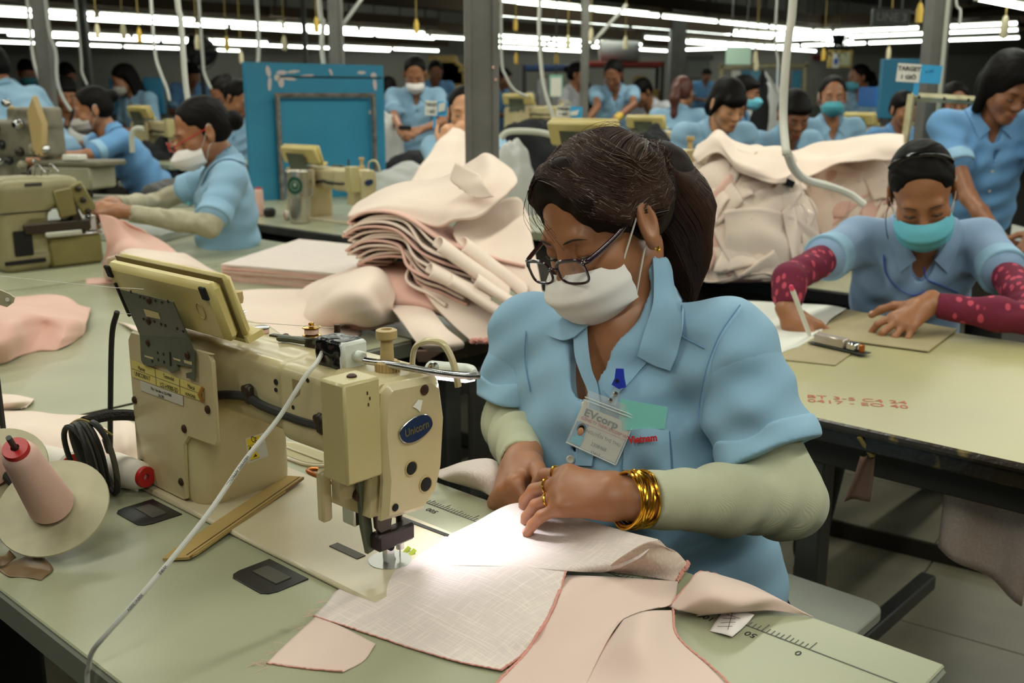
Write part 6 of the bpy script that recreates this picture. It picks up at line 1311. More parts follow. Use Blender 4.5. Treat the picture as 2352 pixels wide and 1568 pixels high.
# ---------------------------------------------------------------- the other workers
def worker(label, px, py, d, yaw, pitch=15, roll=0, sc=.92, style='bun', hairm='hair', mask=None, shirt='shirt', skin='skin', ty=None, lean=12, seat=None, arms=(None, None), sleeve=None, lips=None, vox=None, legs=None, mk={}, vol=.005, front=.012, extra_hair=(), nb_off=(0, 0, 0), full=1.0, twist=None, cuff=None, K=1.25):
    d = d*K; hc = pd(px, py, d); R = hframe(yaw, pitch, roll); h = Head(hc, R, sc); v = vox or max(.0035, min(.010, d*.00125)); far = d > 5.5
    ty = yaw if ty is None else ty; Rt = hframe(ty, lean); rt, fw, up = Rt[:, 0], Rt[:, 1], Rt[:, 2]
    nb = h(0, -.045, -.125)-up*.012*sc+Rt @ A(*nb_off); mid = nb-up*.050*sc; sR = mid+rt*.158*sc; sL = mid-rt*.158*sc
    pel = nb-up*.52*sc; seat = (pel[2] < .66) if seat is None else seat
    pel = A(pel[0], pel[1], max(pel[2], .53)) if seat else A(pel[0], pel[1], max(.80*sc/.95, pel[2]))
    t = thing('person', label, 'person', (pel[0], pel[1], 0)); chest = mid-up*.12*sc+fw*.01
    B = h.prims(slim=.98)+[cap(h(0, -.030, -.06), nb, .045*sc, .050*sc, .02), cap(h(0, .0, -.09), nb+fw*.03*sc-up*.02, .034*sc, .044*sc, .02), cap(sL, sR, .038*sc, .038*sc, .03), ell(chest, (.13*sc, .080*sc, .14*sc), Rt, .04)]
    SH = [cap(sL+up*.004, sR+up*.004, .054*sc, .054*sc, .03), ell(chest, (.160*sc, .112*sc, .17*sc), Rt, .05), ell(lerp(chest, pel, .5)+fw*.008, (.152*sc, .116*sc, .20*sc), Rt, .05), ell(pel+up*.05, (.160*sc, .125*sc, .14*sc), Rt, .05), cap(nb-up*.01, nb-up*.05, .058*sc, .066*sc, .03), cap(nb-up*.02, lerp(nb, h(0, -.03, -.06), .35), .062*sc, .056*sc, .02)]
    CU = [cut(cap(nb+fw*.045*sc+up*.04*sc, mid+fw*.118*sc-up*.12*sc, .052*sc, .002), .006), cut(cap(h(0, -.03, -.06), nb-up*.01, .047*sc, .051*sc), .004)]
    sl = []
    for s, sh, arm in ((1, sR, arms[0]), (-1, sL, arms[1])):
        if arm is None:
            e = sh-up*.235*sc+rt*s*.05*sc+fw*.05*sc; w = e+fw*.185*sc-rt*s*.075*sc+A(0, 0, .02)
        else: e, w = pd(arm[0][0], arm[0][1], arm[0][2]*K), pd(arm[1][0], arm[1][1], arm[1][2]*K)
        B += [cap(sh, e, .036*sc, .030*sc, .02), cap(e, lerp(e, w, .35), .031*sc, .030*sc, .015), cap(lerp(e, w, .35), w, .030*sc, .021*sc, .015)]
        fx = nrm(w-e); opts = arm[2] if arm is not None and len(arm) > 2 else {}
        ny = opts.get('n', nrm(ZX*.8+rt*s*.5)); hp, nl = hand(w+fx*.012, opts.get('f', fx), ny, s if 'side' not in opts else opts['side'], curls=opts.get('c', ((.5, .6, .4),)*4), spread=opts.get('sp', .05), sc=sc, k=.003, thumb_dir=opts.get('td'))
        B += hp; ln = np.linalg.norm(e-sh); hem = lerp(sh, e, min(.8, .16*sc/ln)); dd = nrm(e-sh)
        SH.append(cap(sh, hem, .058*sc, .060*sc, .035)); sl.append((sh, e, w, hem, dd, s, nl))
    body = solid('body', B, v, M[skin], t, None, 1)
    if d < 3: [nail_parts(q[6], t, M['nail']) for q in sl]
    h.face_parts(t, lips=mask is None if lips is None else lips, far=far)
    h.hair(t, style, M[hairm], v*.95, vol, front=front if style in ('bun', 'lowbun', 'pony', 'ponylong', 'cap') else 0, extra=[p(h) for p in extra_hair])
    if mask: h.mask(t, M[mask], strap=d < 7, **mk)
    wf = folds([(sL+fw*.06*sc-up*.06, rt*.3+up*.9, .06, .0045, .12), (sR+fw*.06*sc-up*.06, rt*-.3+up*.9, .06, .003, .12), (lerp(chest, pel, .5)+fw*.08, up+rt*.3, .075, .0065, .16), (lerp(chest, pel, .45)-fw*.09, up-rt*.2, .08, .0065, .16), (chest+fw*.1+rt*.05, rt*.8+up*.5, .06, .0045, .10)])
    sf = lambda P: wf(P)+.0012*wob(P, 20)
    so = solid('shirt', SH+CU, v*1.3, M[shirt], t, sf, 1)
    for sh, e, w, hem, dd, s, nl in sl:
        solid('sleeve_hem', [cap(hem-dd*.01, hem+dd*.034*sc, .061*sc, .064*sc), half(hem+dd*.026*sc, dd), cut(cap(hem+dd*.05*sc, hem+dd*.16, .050*sc, .052*sc), .003)], v*1.1, M['shirt_hem' if shirt != 'shirt_w' else 'shirt_w'], so, sf, 1)
        if sleeve:
            sm, which = sleeve
            if which in (0, s):
                solid('arm_sleeve', [cap(lerp(sh, e, .5), e, .041*sc, .038*sc, .02), cap(e, lerp(e, w, .4), .038*sc, .036*sc, .02), cap(lerp(e, w, .4), w+(w-e)*.02, .036*sc, .028*sc, .02), half(w-nrm(w-e)*.012, w-e), cut(cap(lerp(e, w, .93), w+(w-e)*.3, .0235*sc), .002)], v, M[sm], t, lambda P: .0016*np.sin(wob(P, 30)*5), 1)
        if cuff and cuff == s:
            c_ = lerp(e, w, .86); u_ = nrm(np.cross(w-e, ZX)); v_ = nrm(np.cross(u_, w-e)); MB().tube([lerp(e, w, .72), lerp(e, w, .98)], [.034*sc, .030*sc], 12).build('yellow_cuff', M['cord'], t)
    # collar leaves, buttons
    for s in (-1, 1):
        Q = [[nb-fw*.045*sc+up*.03*sc+rt*s*.02*sc, nb+rt*s*.058*sc+up*.022*sc, nb+rt*s*.052*sc+fw*.055*sc-up*.005*sc, nb+rt*s*.022*sc+fw*.088*sc-up*.048*sc], [nb-fw*.066*sc-up*.008*sc+rt*s*.02*sc, nb+rt*s*.088*sc-up*.006*sc, nb+rt*s*.082*sc+fw*.068*sc-up*.030*sc, nb+rt*s*.060*sc+fw*.100*sc-up*.082*sc]]
        G = surf(np.array(Q), 6, 20); P = G.reshape(-1, 3)
        for _ in range(5):
            e_ = 1e-3; dv = sd(SH, P, sf); g = np.stack([sd(SH, P+e_*np.eye(3)[k], sf)-dv for k in range(3)], 1)/e_; P = P+g*np.maximum(.005-dv, 0)[:, None]
        MB().sheet(P.reshape(G.shape), .0025).build('collar', M[shirt], so)
    if d < 5.5:
        for k in range(4):
            o = nb+fw*.30-up*(.20+.075*k)*sc; q = march(SH, sf, np.array([o]), np.array([-fw]), 40, 0)[0]; MB().lathe([(.0052, 0), (.0055, .0014), (.003, .002)], q, fw, 10).build('shirt_button', M['button'], so)
    TR = []
    for s in (-1, 1):
        hp = pel+rt*s*.085*sc; f2 = nrm(A(fw[0], fw[1], 0))
        kn = hp+f2*.40*sc-A(0, 0, .03) if seat else A(hp[0], hp[1], .46)+f2*.02; an = A(kn[0], kn[1], .09)-f2*.03
        if legs: kn, an = pz(*legs[(s+1)//2][0]), pz(*legs[(s+1)//2][1])
        TR += [cap(hp, kn, .082*sc, .060*sc, .04), cap(kn, an, .058*sc, .044*sc, .03)]
        MB().ball(an+f2*.06-A(0, 0, .052), (.042, .115, .037), 6, np.stack([np.cross(f2, ZX), f2, ZX], 1)).build('foot' if legs else 'shoe', M[skin] if legs else M['black'], t)
    solid('trousers', TR+[ell(pel-up*.01, (.150*sc, .115*sc, .11*sc), Rt, .04)], .016, M['trouser'], t, None, 1)
    return dict(t=t, h=h, SH=SH, sf=sf, so=so, rt=rt, fw=fw, up=up, nb=nb)
M['nail'] = bpy.data.materials['nail']
# writing woman
Wm = worker('woman in turquoise mask and maroon printed sleeves marking a pattern at the yellow table', 2118, 440, 2.40, -16, 33, 9, .92, 'lowbun', 'hair', 'mask_t', 'shirt_g', 'skin', ty=-8, lean=24, seat=True, K=1.0,
    arms=(((1812, 640, 2.28), (1812, 712, 2.24), dict(f=A(.42, -.30, -.72), n=A(-.45, -.80, .10), c=((.55, .9, .4), (.7, 1.0, .5), (.85, 1.1, .5), (.95, 1.1, .5)), td=(.75, .45, -.45))),
          ((2395, 735, 2.1), (2140, 700, 2.18), dict(f=A(-.72, -.32, -.42), n=A(-.2, -.55, .85), c=((.25, .75, .35), (.2, .8, .35), (.25, .85, .35), (.35, .9, .3)), sp=.24, td=(.35, .9, -.35)))),
    sleeve=('sleeve_r', 0), mk=dict(zt=-.020, zb=-.124, w=1.10, side=.030, pleats=True, droop=.004), vox=.0030, legs=(((2170, 1010, .48), (2190, 1090, .10)), ((1905, 1000, .50), (1856, 1262, .13))), nb_off=(0, .0, -.01))
h = Wm['h']; MB().tube(cr([h(s, y, z) for s, y, z in ((-.074, .004, .085), (-.060, .010, .105), (-.034, .014, .121), (0, .016, .127), (.034, .014, .121), (.060, .010, .105), (.074, .004, .085))], 40), .0030, 8, flat=2.0).build('headband', mat('shiny_black_band', (16, 16, 18), .15), Wm['t'])
MB().tube(cr([h(.074, .03, .01), h(.09, .02, -.06), h(.088, .02, -.13), h(.07, .03, -.17)], 16), .0010, 4).build('loose_lock', M['hair'], Wm['t'])
ly = mat('blue_lanyard', (40, 66, 176), .5)
for L in ([(2030, 585), (2034, 625), (2060, 660), (2095, 678), (2128, 670)], [(2122, 612), (2128, 640), (2160, 655), (2200, 672)]):
    MB().tube(cr(onto_px(Wm['SH'], Wm['sf'], L, .006), 24), .0032, 6, flat=.4).build('lanyard', ly, Wm['t'])
a_, b_ = pd(1816, 655, 2.12), pd(1862, 775, 2.17)
t = thing('marker_pen', 'white marker pen with a pink tip held by the writing woman', 'pen', b_); ax_ = nrm(a_-b_); L_ = np.linalg.norm(a_-b_)
MB().lathe([(.0012, 0), (.0032, .010), (.0050, .014), (.0052, L_-.014), (.0046, L_-.012)], b_, ax_, 14).build('pen_barrel', mat('white_plastic', (226, 222, 214), .35), t); MB().lathe([(.0048, L_-.013), (.0048, L_-.003), (.003, L_)], b_, ax_, 14).build('pen_cap', mat('pink_cap', (236, 70, 110), .35), t)
# standing woman at the right edge
Ws = worker('standing woman with black bob hair looking down at the right edge', 2316, 200, 3.75, 8, 30, -4, .95, 'bob', 'hair', None, 'shirt_d', 'skin_b', ty=0, lean=8, seat=False, K=1.0, arms=(((2226, 455, 3.65), (2302, 552, 3.45)), ((2450, 440, 3.6), (2390, 530, 3.4))), vol=.014)
# left workers
W4 = worker('woman with red glasses and white beak mask sewing at the left', 462, 302, 3.55, -60, 20, 0, .93, 'lowbun', 'hair', 'mask_w', 'shirt', 'skin', ty=-72, lean=0, seat=True, K=1.0,
    arms=(((350, 470, 3.75), (262, 468, 3.40), dict(c=((.8, .9, .5),)*4)), ((482, 518, 3.30), (290, 488, 3.28), dict(f=A(-.8, -.1, .1), n=A(-.1, -.5, .85), c=((.9, .9, .5),)*4))), sleeve=('sleeve_b', 0), mk=dict(beak=.010, zt=-.032, zb=-.118, w=1.03, pleats=False), vox=.0042)
h = W4['h']; gq = mat('red_frame', (176, 44, 34), .3); an = np.linspace(0, 2*math.pi, 26, endpoint=False)
g = bpy.data.objects.new('glasses', None); COL.objects.link(g); g.parent = W4['t']; OFF[g.name] = OFF[W4['t'].name]
for s in (-1, 1):
    ring = [(s*.033+.024*math.cos(q), .128-.9*(.033*s+.024*math.cos(q))**2*2, -.014+.017*math.sin(q)) for q in an]
    MB().tube(h.arr(ring), .0018, 6, closed=True).build('lens_rim', gq, g); ln = MB(); ln.add(h.arr(ring+[(s*.033, .128, -.014)]), [(i, (i+1) % 26, 26) for i in range(26)]); ln.build('lens', M['lens'], g)
    MB().tube(cr([h(s*.057, .121, -.008), h(s*.070, .07, .0), h(s*.080, -.004, .012)], 12), .0022, 6).build('temple_arm', gq, g)
MB().tube([h(-.009, .128, -.010), h(.009, .128, -.010)], .0016, 6).build('glasses_bridge', gq, g)
q = onto_px(W4['SH'], W4['sf'], [(428, 466)], .006)[0]; MB().box(q, (.055, .004, .012), hframe(-50, 0), .001).build('name_tape', mat('teal_tape', (110, 190, 190), .6), W4['so'], smooth=False)
q = onto_px(W4['SH'], W4['sf'], [(425, 480)], .006)[0]; MB().box(q, (.045, .004, .008), hframe(-50, 0), .001).build('red_embroidery', M['red_ink'], W4['so'], smooth=False)
worker('masked woman with flowered bun stretching her bare arms over a machine', 212, 252, 4.35, -66, 14, 0, .96, 'bun', 'hair', 'mask_g', 'shirt_d', 'skin', ty=-60, lean=34, seat=True, arms=(((150, 345, 4.7), (60, 368, 4.6)), ((205, 355, 4.15), (70, 372, 4.2))))
worker('standing woman with long black hair and grey mask at far left', 285, 182, 6.6, -55, 22, 0, .96, 'long', 'hair', 'mask_g', 'shirt', 'skin', ty=-35, lean=8, seat=False, sleeve=('trouser', -1))
worker('bending worker seen from behind at the left picture edge', -22, 158, 4.6, -105, 20, 0, 1.0, 'short', 'hair', None, 'shirt', 'skin_b', ty=-110, lean=40, seat=False)
worker('bare-faced worker with short black hair behind the slim left column', 152, 214, 5.9, 30, 20, 0, .95, 'short', 'hair', None, 'trouser', 'skin', ty=20, lean=10)
worker('bending worker in blue beyond the slim left column', 152, 176, 7.4, 60, 40, 0, .96, 'cap', 'hair', None, 'shirt_d', 'skin_b', ty=70, lean=50, seat=False)
worker('far worker with teal mask left of the slim column', 62, 166, 7.6, 40, 15, 0, .95, 'short', 'hair', 'mask_d', 'shirt_d', 'skin', lean=10, seat=False)
worker('worker turned away behind the head of the woman with red glasses', 548, 226, 5.2, 60, 30, 0, .93, 'lowbun', 'hair', None, 'shirt', 'skin', ty=30, lean=14)
worker('bare-faced worker bowed over her table left of the blue panel', 512, 214, 5.9, -25, 40, 10, .93, 'bun', 'hair', None, 'shirt', 'skin', ty=-10, lean=14)
worker('far worker in blue behind the white hose near the left', 441, 170, 8.6, 40, 25, 0, .95, 'short', 'hair', None, 'shirt_d', 'skin_b', lean=14, seat=False)
W13 = worker('standing woman in white mask looking at a black phone', 953, 170, 5.9, 4, 26, 0, .99, 'bun', 'hair', 'mask_w', 'shirt', 'skin', ty=8, lean=4, seat=False, arms=(((905, 268, 5.8), (918, 292, 5.6)), ((1018, 280, 5.8), (968, 297, 5.6))))
t = thing('phone', 'black phone in the hands of the standing masked woman', 'phone', pd(930, 293, 6.9)); MB().box(pd(930, 293, 6.9), (.085, .012, .03), rotm((0, 1, 0), .05), .003).build('phone_body', M['black'], t)
worker('far worker turned away beside the right edge of the blue panel', 893, 206, 7.4, 170, 10, 0, .93, 'short', 'hair', None, 'shirt_d', 'skin', lean=10)
W15 = worker('woman half hidden by the grey column holding pink cloth to her mouth', 1066, 256, 3.85, 2, 6, 0, .93, 'bun', 'hair', None, 'shirt', 'skin_l', ty=12, lean=8, seat=True,
    arms=(((1012, 395, 3.7), (1016, 342, 3.62), dict(c=((.9, .9, .5),)*4, f=A(.3, .1, .9), n=A(-.3, -.9, .2))), ((1150, 385, 3.7), (1085, 330, 3.62), dict(c=((.9, .9, .5),)*4, f=A(-.5, .1, .8), n=A(.2, -.9, .2)))))
sheet_px([[(1040, 292, 4.40), (1060, 296, 4.38), (1078, 310, 4.38)], [(990, 345, 4.2), (1030, 350, 4.12), (1075, 352, 4.15)], [(940, 420, 3.9), (1000, 425, 3.8), (1075, 420, 3.8)]], 'cloth_piece', 'pink cloth held up to her mouth beside the grey column', th=.002, n=(24, 24), amp=.006, sc=16, seed=91)
worker('far dark-haired worker behind the standing masked woman', 1000, 165, 8.6, 10, 25, 0, .95, 'bun', 'hair', None, 'shirt_d', 'skin_b', lean=12, seat=False)
worker('woman in white shirt turned right beside the slim middle column', 1328, 172, 7.9, 70, 5, 0, .96, 'bun', 'hair', None, 'shirt_w', 'skin', ty=60, lean=8, seat=False)
worker('standing worker in blue with yellow cuff pressing cloth', 1408, 172, 7.0, -14, 30, 0, .98, 'bun', 'hair', None, 'shirt', 'skin_b', ty=0, lean=10, seat=False, arms=(((1372, 245, 6.8), (1348, 278, 6.6)), ((1455, 240, 6.8), (1412, 276, 6.6))), cuff=-1)
worker('man in white shirt bending over beside the standing blue worker', 1474, 212, 7.4, -55, 30, 0, .98, 'short', 'hair', None, 'shirt_w', 'skin_b', ty=-40, lean=35)
worker('seated worker seen from behind with a long reddish ponytail', 1568, 214, 6.0, 150, 12, 0, .95, 'ponylong', 'hair_red', None, 'shirt', 'skin', ty=170, lean=12)
W21 = worker('bare-faced woman with black bangs looking down behind the cloth heap', 1672, 238, 3.95, 22, 26, 0, .97, 'bangs', 'hair', None, 'shirt', 'skin_l', ty=10, lean=12, seat=True)
worker('worker with cropped dark hair half hidden by the white wrapped hose', 1824, 262, 4.15, 6, 28, 0, .96, 'short', 'hair', None, 'shirt', 'skin_b', ty=15, lean=14, seat=True)
worker('worker with teal mask turned right behind the bare-faced woman with bangs', 1712, 212, 5.6, 70, 8, 0, .93, 'short', 'hair', 'mask_t', 'shirt_d', 'skin_b', ty=60, lean=12)
worker('woman in teal mask facing the camera right of the wrapped hose', 1912, 222, 4.7, -10, 2, 0, .94, 'ponylong', 'hair', 'mask_d', 'shirt', 'skin', ty=4, lean=6, seat=True, mk=dict(beak=.012, pleats=False))
worker('standing woman in profile with teal mask near the far blue partition', 1972, 178, 7.8, -80, 8, 0, .97, 'pony', 'hair', 'mask_t', 'shirt', 'skin', ty=-60, lean=6, seat=False)
worker('tiny far worker in blue standing before the grey shutter window', 1623, 172, 14.5, 20, 20, 0, .98, 'short', 'hair', None, 'shirt_d', 'skin_b', seat=False)
worker('short-haired worker without mask behind the cream frame post', 2076, 252, 4.9, 12, 8, 0, .88, 'short', 'hair', None, 'shirt_d', 'skin', lean=8)
worker('worker in dark cap and turquoise mask behind the cream frame', 2192, 238, 5.0, -6, 8, 0, .96, 'cap', 'hair', 'mask_t', 'shirt_d', 'skin_b', lean=8, vol=.013)
worker('far worker in blue just right of the grey column', 1156, 178, 9.5, 60, 15, 0, .96, 'short', 'hair', None, 'shirt_d', 'skin_b', seat=False)
# ---------------------------------------------------------------- background furniture and machines
KEEP = ('bed', 'arm_casting', 'head_casting', 'face_plate', 'cover_plate', 'control_panel', 'front_shell', 'panel_lip', 'panel_bracket', 'solenoid_box', 'presser_regulator', 'regulator_cap', 'take_up_guard', 'tension_post', 'tension_knob', 'harness_tube', 'maker_badge', 'badge_field', 'presser_block', 'needle_bar', 'thread_pin', 'bobbin_winder', 'winder_lever')
def copy_lite(o, loc=None, rz=0.0, label=None, sc=1.0, parent=None):
    c = o.copy(); COL.objects.link(c)
    if parent: c.parent = parent
    for ch in o.children:
        if ch.name.split('.')[0] in KEEP: copy_lite(ch, parent=c)
    if loc is not None: c.location = tuple(loc); c.rotation_euler = (0, 0, rz); c.scale = (sc,)*3
    if label: c['label'] = label; c['group'] = 'sewing machines farther down the hall'
    return c
copy_lite(machine, pz(722, 497, TZ)-UX*.145, 0, 'cream sewing machine behind the steel tumbler before the blue panel')
def stand_table(c, w, dep, z, label, rz=0.0, m='table', cat='table'):
    t = thing('work_table', label, cat, (c[0], c[1], 0)); R = rotm((0, 0, 1), rz)
    MB().box(A(c[0], c[1], z-.015), (w, dep, .03), R, .003).build('tabletop', M[m], t, smooth=False)
    for sx in (-1, 1):
        for sy in (-1, 1): MB().box(A(c[0], c[1], 0)+R @ A(sx*(w/2-.05), sy*(dep/2-.05), (z-.03)/2), (.04, .04, z-.03), R, .002).build('leg', M['steel_dark'], t, smooth=False)
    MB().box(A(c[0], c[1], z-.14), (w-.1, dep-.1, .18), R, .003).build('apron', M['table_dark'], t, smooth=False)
    return t
p = pd(1420, 330, 3.35); q = A(p[0], p[1], 0)
stand_table(q, .9, .5, .86, 'table with a cream sewing machine behind the head of the main seamstress', RZT)
copy_lite(machine, A(p[0], p[1], .862)-UX*.06+WX*.0, 0, 'cream sewing machine behind the dark hair of the main seamstress', 1.12)
MACH = [(368, 246, 6.3, 0, 'cream sewing machine with tilted panel left of the woman with red glasses'), (1235, 218, 7.8, .3, 'far cream sewing machine right of the grey column'), (2030, 262, 6.6, -.3, 'cream sewing machine right of the teal masked woman'), (1540, 268, 6.2, .2, 'cream sewing machine before the seated reddish ponytailed worker')]
for px, py, d, rz, lb in MACH:
    p = pd(px, py, d); z = p[2]-.30; stand_table(A(p[0], p[1], 0), 1.1, .55, z-.004, 'work table under the '+lb.replace('cream sewing machine', 'machine'), RZT+rz); copy_lite(machine, A(p[0], p[1], z), rz, lb)
# blue panel with metal frame
def quadboard(name, P4, th, m, parent=None):       # upright board through four points
    mb = MB(); n = nrm(np.cross(P4[1]-P4[0], P4[3]-P4[0])); n = n if n @ (A(0, 0, CAMZ)-P4[0]) < 0 else -n; plate(mb, P4, n, th); return mb.build(name, M[m] if isinstance(m, str) else m, parent, smooth=False)
a, b = pd(562, 142, 5.15), pd(880, 150, 5.55); z0 = .30; t = thing('blue_partition', 'big blue painted panel with a metal frame behind the steel tumbler', 'panel', ((a[0]+b[0])/2, (a[1]+b[1])/2, z0))
dn = lambda p, z: A(p[0], p[1], z); quadboard('board', [a, b, dn(b, z0), dn(a, z0)], .04, 'blue_panel', t)
f = nrm(A(b[1]-a[1], -(b[0]-a[0]), 0)); f = f if f[1] < 0 else -f; ex = nrm(A(b[0]-a[0], b[1]-a[1], 0)); W_ = np.linalg.norm((b-a)[:2])
at = lambda u, z, k=0.0: A(a[0], a[1], 0)+ex*(u*W_)+ZX*z+f*k
al = mat('aluminium_frame', (150, 142, 132), .4, metal=.5, var=(30, (110, 96, 84)))
for P_ in ([at(.19, z0, .04), at(.19, 1.285, .04)], [at(.89, z0, .04), at(.89, 1.285, .04)], [at(.17, 1.285, .04), at(.905, 1.285, .04)]): MB().tube(P_, .012, 4).build('frame_bar', al, t, smooth=False)
MB().tube([at(.235, 1.375, .003), at(.985, 1.375, .003)], .004, 4).build('panel_joint', M['steel_dark'], t)
MB().box(at(.53, .95, .012), (W_*.68, .012, .62), fr(ex, ZX) @ np.array([[1, 0, 0], [0, 0, 1], [0, -1, 0]]), .004).build('inner_panel', M['blue_panel'], t, smooth=False)
scr = mat('torn_tape', (198, 186, 186), .6); rs = np.random.default_rng(4)
for u, z, w, hh, r in ((.155, 1.40, .02, .05, .2), (.16, 1.34, .018, .06, -.1), (.215, 1.37, .03, .03, .3), (.25, 1.395, .05, .018, .05), (.33, 1.40, .06, .012, .1), (.24, 1.35, .03, .05, 0), (.42, 1.38, .08, .010, .12), (.30, 1.365, .07, .012, -.08), (.60, 1.40, .012, .03, .4), (.83, 1.40, .04, .014, .05), (.92, 1.385, .03, .03, .3), (.93, 1.34, .02, .05, .1), (.42, 1.2, .05, .012, .1), (.88, 1.2, .02, .02, .4)):
    c = at(u, z, .0022); MB().prism([(w*.5*math.cos(q)*(1+.3*rs.random()), hh*.5*math.sin(q)*(1+.3*rs.random())) for q in np.linspace(0, 2*math.pi, 9, endpoint=False)], 0, .0008, c, np.stack([ex, ZX, f], 1) @ rotm((0, 0, 1), r)).build('tape_scrap', scr, t, smooth=False)
# things on the far table
def on_table(px, py): return pz(px, py, TZ)
p = on_table(690, 512); t = thing('steel_tumbler', 'tall steel tumbler with a round green emblem on the far table', 'tumbler', p); ss = mat('brushed_tumbler', (196, 190, 178), .25, metal=.9); s_ = (p[1]/2352)
MB().lathe([(22*s_*.95, 0), (23*s_, .004), (26*s_, 58*s_), (30*s_, 62*s_), (31*s_, 118*s_), (30*s_, 119*s_), (28*s_, 112*s_), (22*s_, 8*s_)], p, ZX, 32, cap=False).build('tumbler_body', ss, t); MB().lathe([(.001, 110*s_), (29*s_, 110*s_)], p, ZX, 24).build('tumbler_lid', mat('clear_lid', (190, 190, 184), .2), t)
c = p+A(-.004, -30.4*s_, 88*s_); R_ = np.stack([A(1, 0, 0), ZX, A(0, -1, 0)], 1); ge = mat('green_emblem', (28, 74, 52), .4)
MB().prism([(17*s_*math.cos(q), 20*s_*math.sin(q)) for q in np.linspace(0, 2*math.pi, 24, endpoint=False)], -.006, .0006, c, R_).build('round_emblem', ge, t, smooth=False)
pe = mat('pale_emblem', (150, 160, 146), .4)
MB().tube([c+A(9.5*s_*math.cos(q), -.001, 10.5*s_*math.sin(q)-.001) for q in np.linspace(0, 2*math.pi, 24, endpoint=False)], .0014, 5, closed=True).build('emblem_ring', pe, t); MB().ball(c+A(0, -.001, .002), (4*s_, .001, 5*s_), 6).build('emblem_figure', pe, t)
o = on_table(597, 495); cone('pink thread cone with red top beside the blue panel on the far table', o+A(0, 0, .002), A(0, 0, 1), .115, .022, .017, 'thread')
o = on_table(655, 505); cone('white thread spool lying left of the steel tumbler', o+A(0, 0, .02), A(.9, .3, 0), .055, .019, .016, 'thread_w')
tag(MB().box(on_table(620, 498)+A(0, 0, .02), (.05, .04, .04), None, .01).build('black_box', M['black']), 'small black box between the pink cone and the tumbler', 'box')
# overlock machine at left
o = pz(118, 617, TZ); e1, e2 = -WX, UX; RO = np.stack([e1, e2, ZX], 1); O_ = lambda x, y, z: o+e1*x+e2*y+ZX*z
t = thing('overlock_machine', 'olive and cream overlock machine on the left table under the masked woman\'s hands', 'sewing machine', O_(0, .05, 0))
olv = mat('olive_enamel', (134, 124, 72), .4, var=(8, (116, 106, 60))); grc = mat('greyed_cream_enamel', (152, 144, 106), .4, var=(8, (132, 124, 90)))
MB().box(O_(.085, .055, .047), (.165, .11, .092), RO, .008).build('lower_box', olv, t); MB().box(O_(.085, .05, .096), (.168, .11, .007), RO, .002).build('steel_plate', M['chrome'], t)
V, F = sdf_mesh([blk((-.06, .08, .13), (.075, .08, .135), .03, None, .02), blk((.0, .07, .225), (.12, .07, .048), .03, None, .03), cut(blk((-.01, -.02, .10), (.045, .03, .05), .01))], .004); V = relax(V, F, 1)
mkq('upper_body', V @ RO.T+o, F, grc, t)
MB().box(O_(.060, -.004, .195), (.055, .01, .085), RO @ rotm((0, 1, 0), -.15), .004).build('front_cover', olv, t); MB().box(O_(.115, .0, .205), (.05, .012, .10), RO @ rotm((0, 1, 0), -.45), .006).build('tension_plate', olv, t)
for k in range(3): MB().lathe([(.006, 0), (.009, .004), (.009, .012), (.005, .018)], O_(.100+.012*k, -.008, .235-.035*k), -e2, 10).build('tension_knob', M['dark_metal'], t)
MB().box(O_(.095, .05, .15), (.03, .09, .11), RO @ rotm((0, 1, 0), -.3), .004).build('lifter_arm', M['dark_metal'], t)
MB().box(O_(.145, .02, .125), (.03, .02, .05), RO, .004).build('presser_unit', M['chrome'], t); MB().box(O_(.04, -.02, .105), (.11, .012, .014), RO, .003).build('cloth_guide', M['batten'], t)
MB().box(O_(-.075, -.003, .085), (.055, .006, .075), RO, .003).build('looper_recess_shade', M['hole'], t); MB().box(O_(.03, .02, .125), (.20, .07, .030), RO, .003).build('shadow_gap_block', M['dark_metal'], t); MB().box(O_(-.06, -.0035, .175), (.15, .003, .003), RO).build('cover_joint', M['hole'], t, smooth=False); MB().box(O_(-.075, -.004, .03), (.12, .006, .012), RO, .002).build('foot_rail', M['hole'], t)  # dark boxes stand in for shade in the looper recess and mechanism gap
for k in range(5): MB().ball(O_(.13+.012*rs.random(), .0+.02*rs.random(), .11+.02*k*.6), .008, 6).build('looper_part', M['chrome'] if k % 2 else M['dark_metal'], t)
MB().box(O_(-.03, -.008, .255), (.05, .002, .01), RO).build('maker_plate', M['steel_dark'], t, smooth=False)
for k in range(4): MB().tube(cr([O_(-.02+.02*k, .05, .275), O_(-.01+.02*k, .05, .30+.01*(k % 2)), O_(.01+.02*k, .04, .285)], 10), .0018, 5).build('thread_guide', M['chrome'], t)
# other machines beyond it
p = pd(170, 405, 3.95); t = thing('button_machine', 'boxy grey cream machine head on a plate beyond the overlock', 'sewing machine', A(p[0], p[1], .80)); R_ = hframe(-14); gb = mat('grey_cream_case', (158, 154, 130), .45, var=(5, (140, 136, 112)))
MB().box(p, (.26, .16, .085), R_, .008).build('case', gb, t); MB().box(p+A(.03, .0, .052), (.28, .18, .02), R_, .006).build('case_lid', mat('dim_case_lid', (110, 104, 84), .5), t); MB().box(p-A(-.0, 0, .085), (.34, .26, .012), R_, .004).build('plate', gb, t); MB().box(p-A(0, 0, .075), (.10, .08, .04), R_, .004).build('neck', M['dark_metal'], t)
MB().box(p+A(.035, -.06, .075), (.075, .05, .022), R_, .004).build('white_dish', M['white'], t); text_part('case_lettering', 'B430-E', p+R_[:, 1]*.0805+A(.07, 0, .018), np.stack([-R_[:, 0], ZX, R_[:, 1]], 1), .02, M['steel_dark'], t)
stand_table(A(p[0]-.1, p[1]+.15, 0), 1.2, .7, .80, 'table with the boxy grey cream machine at left', -.2, 'bench')
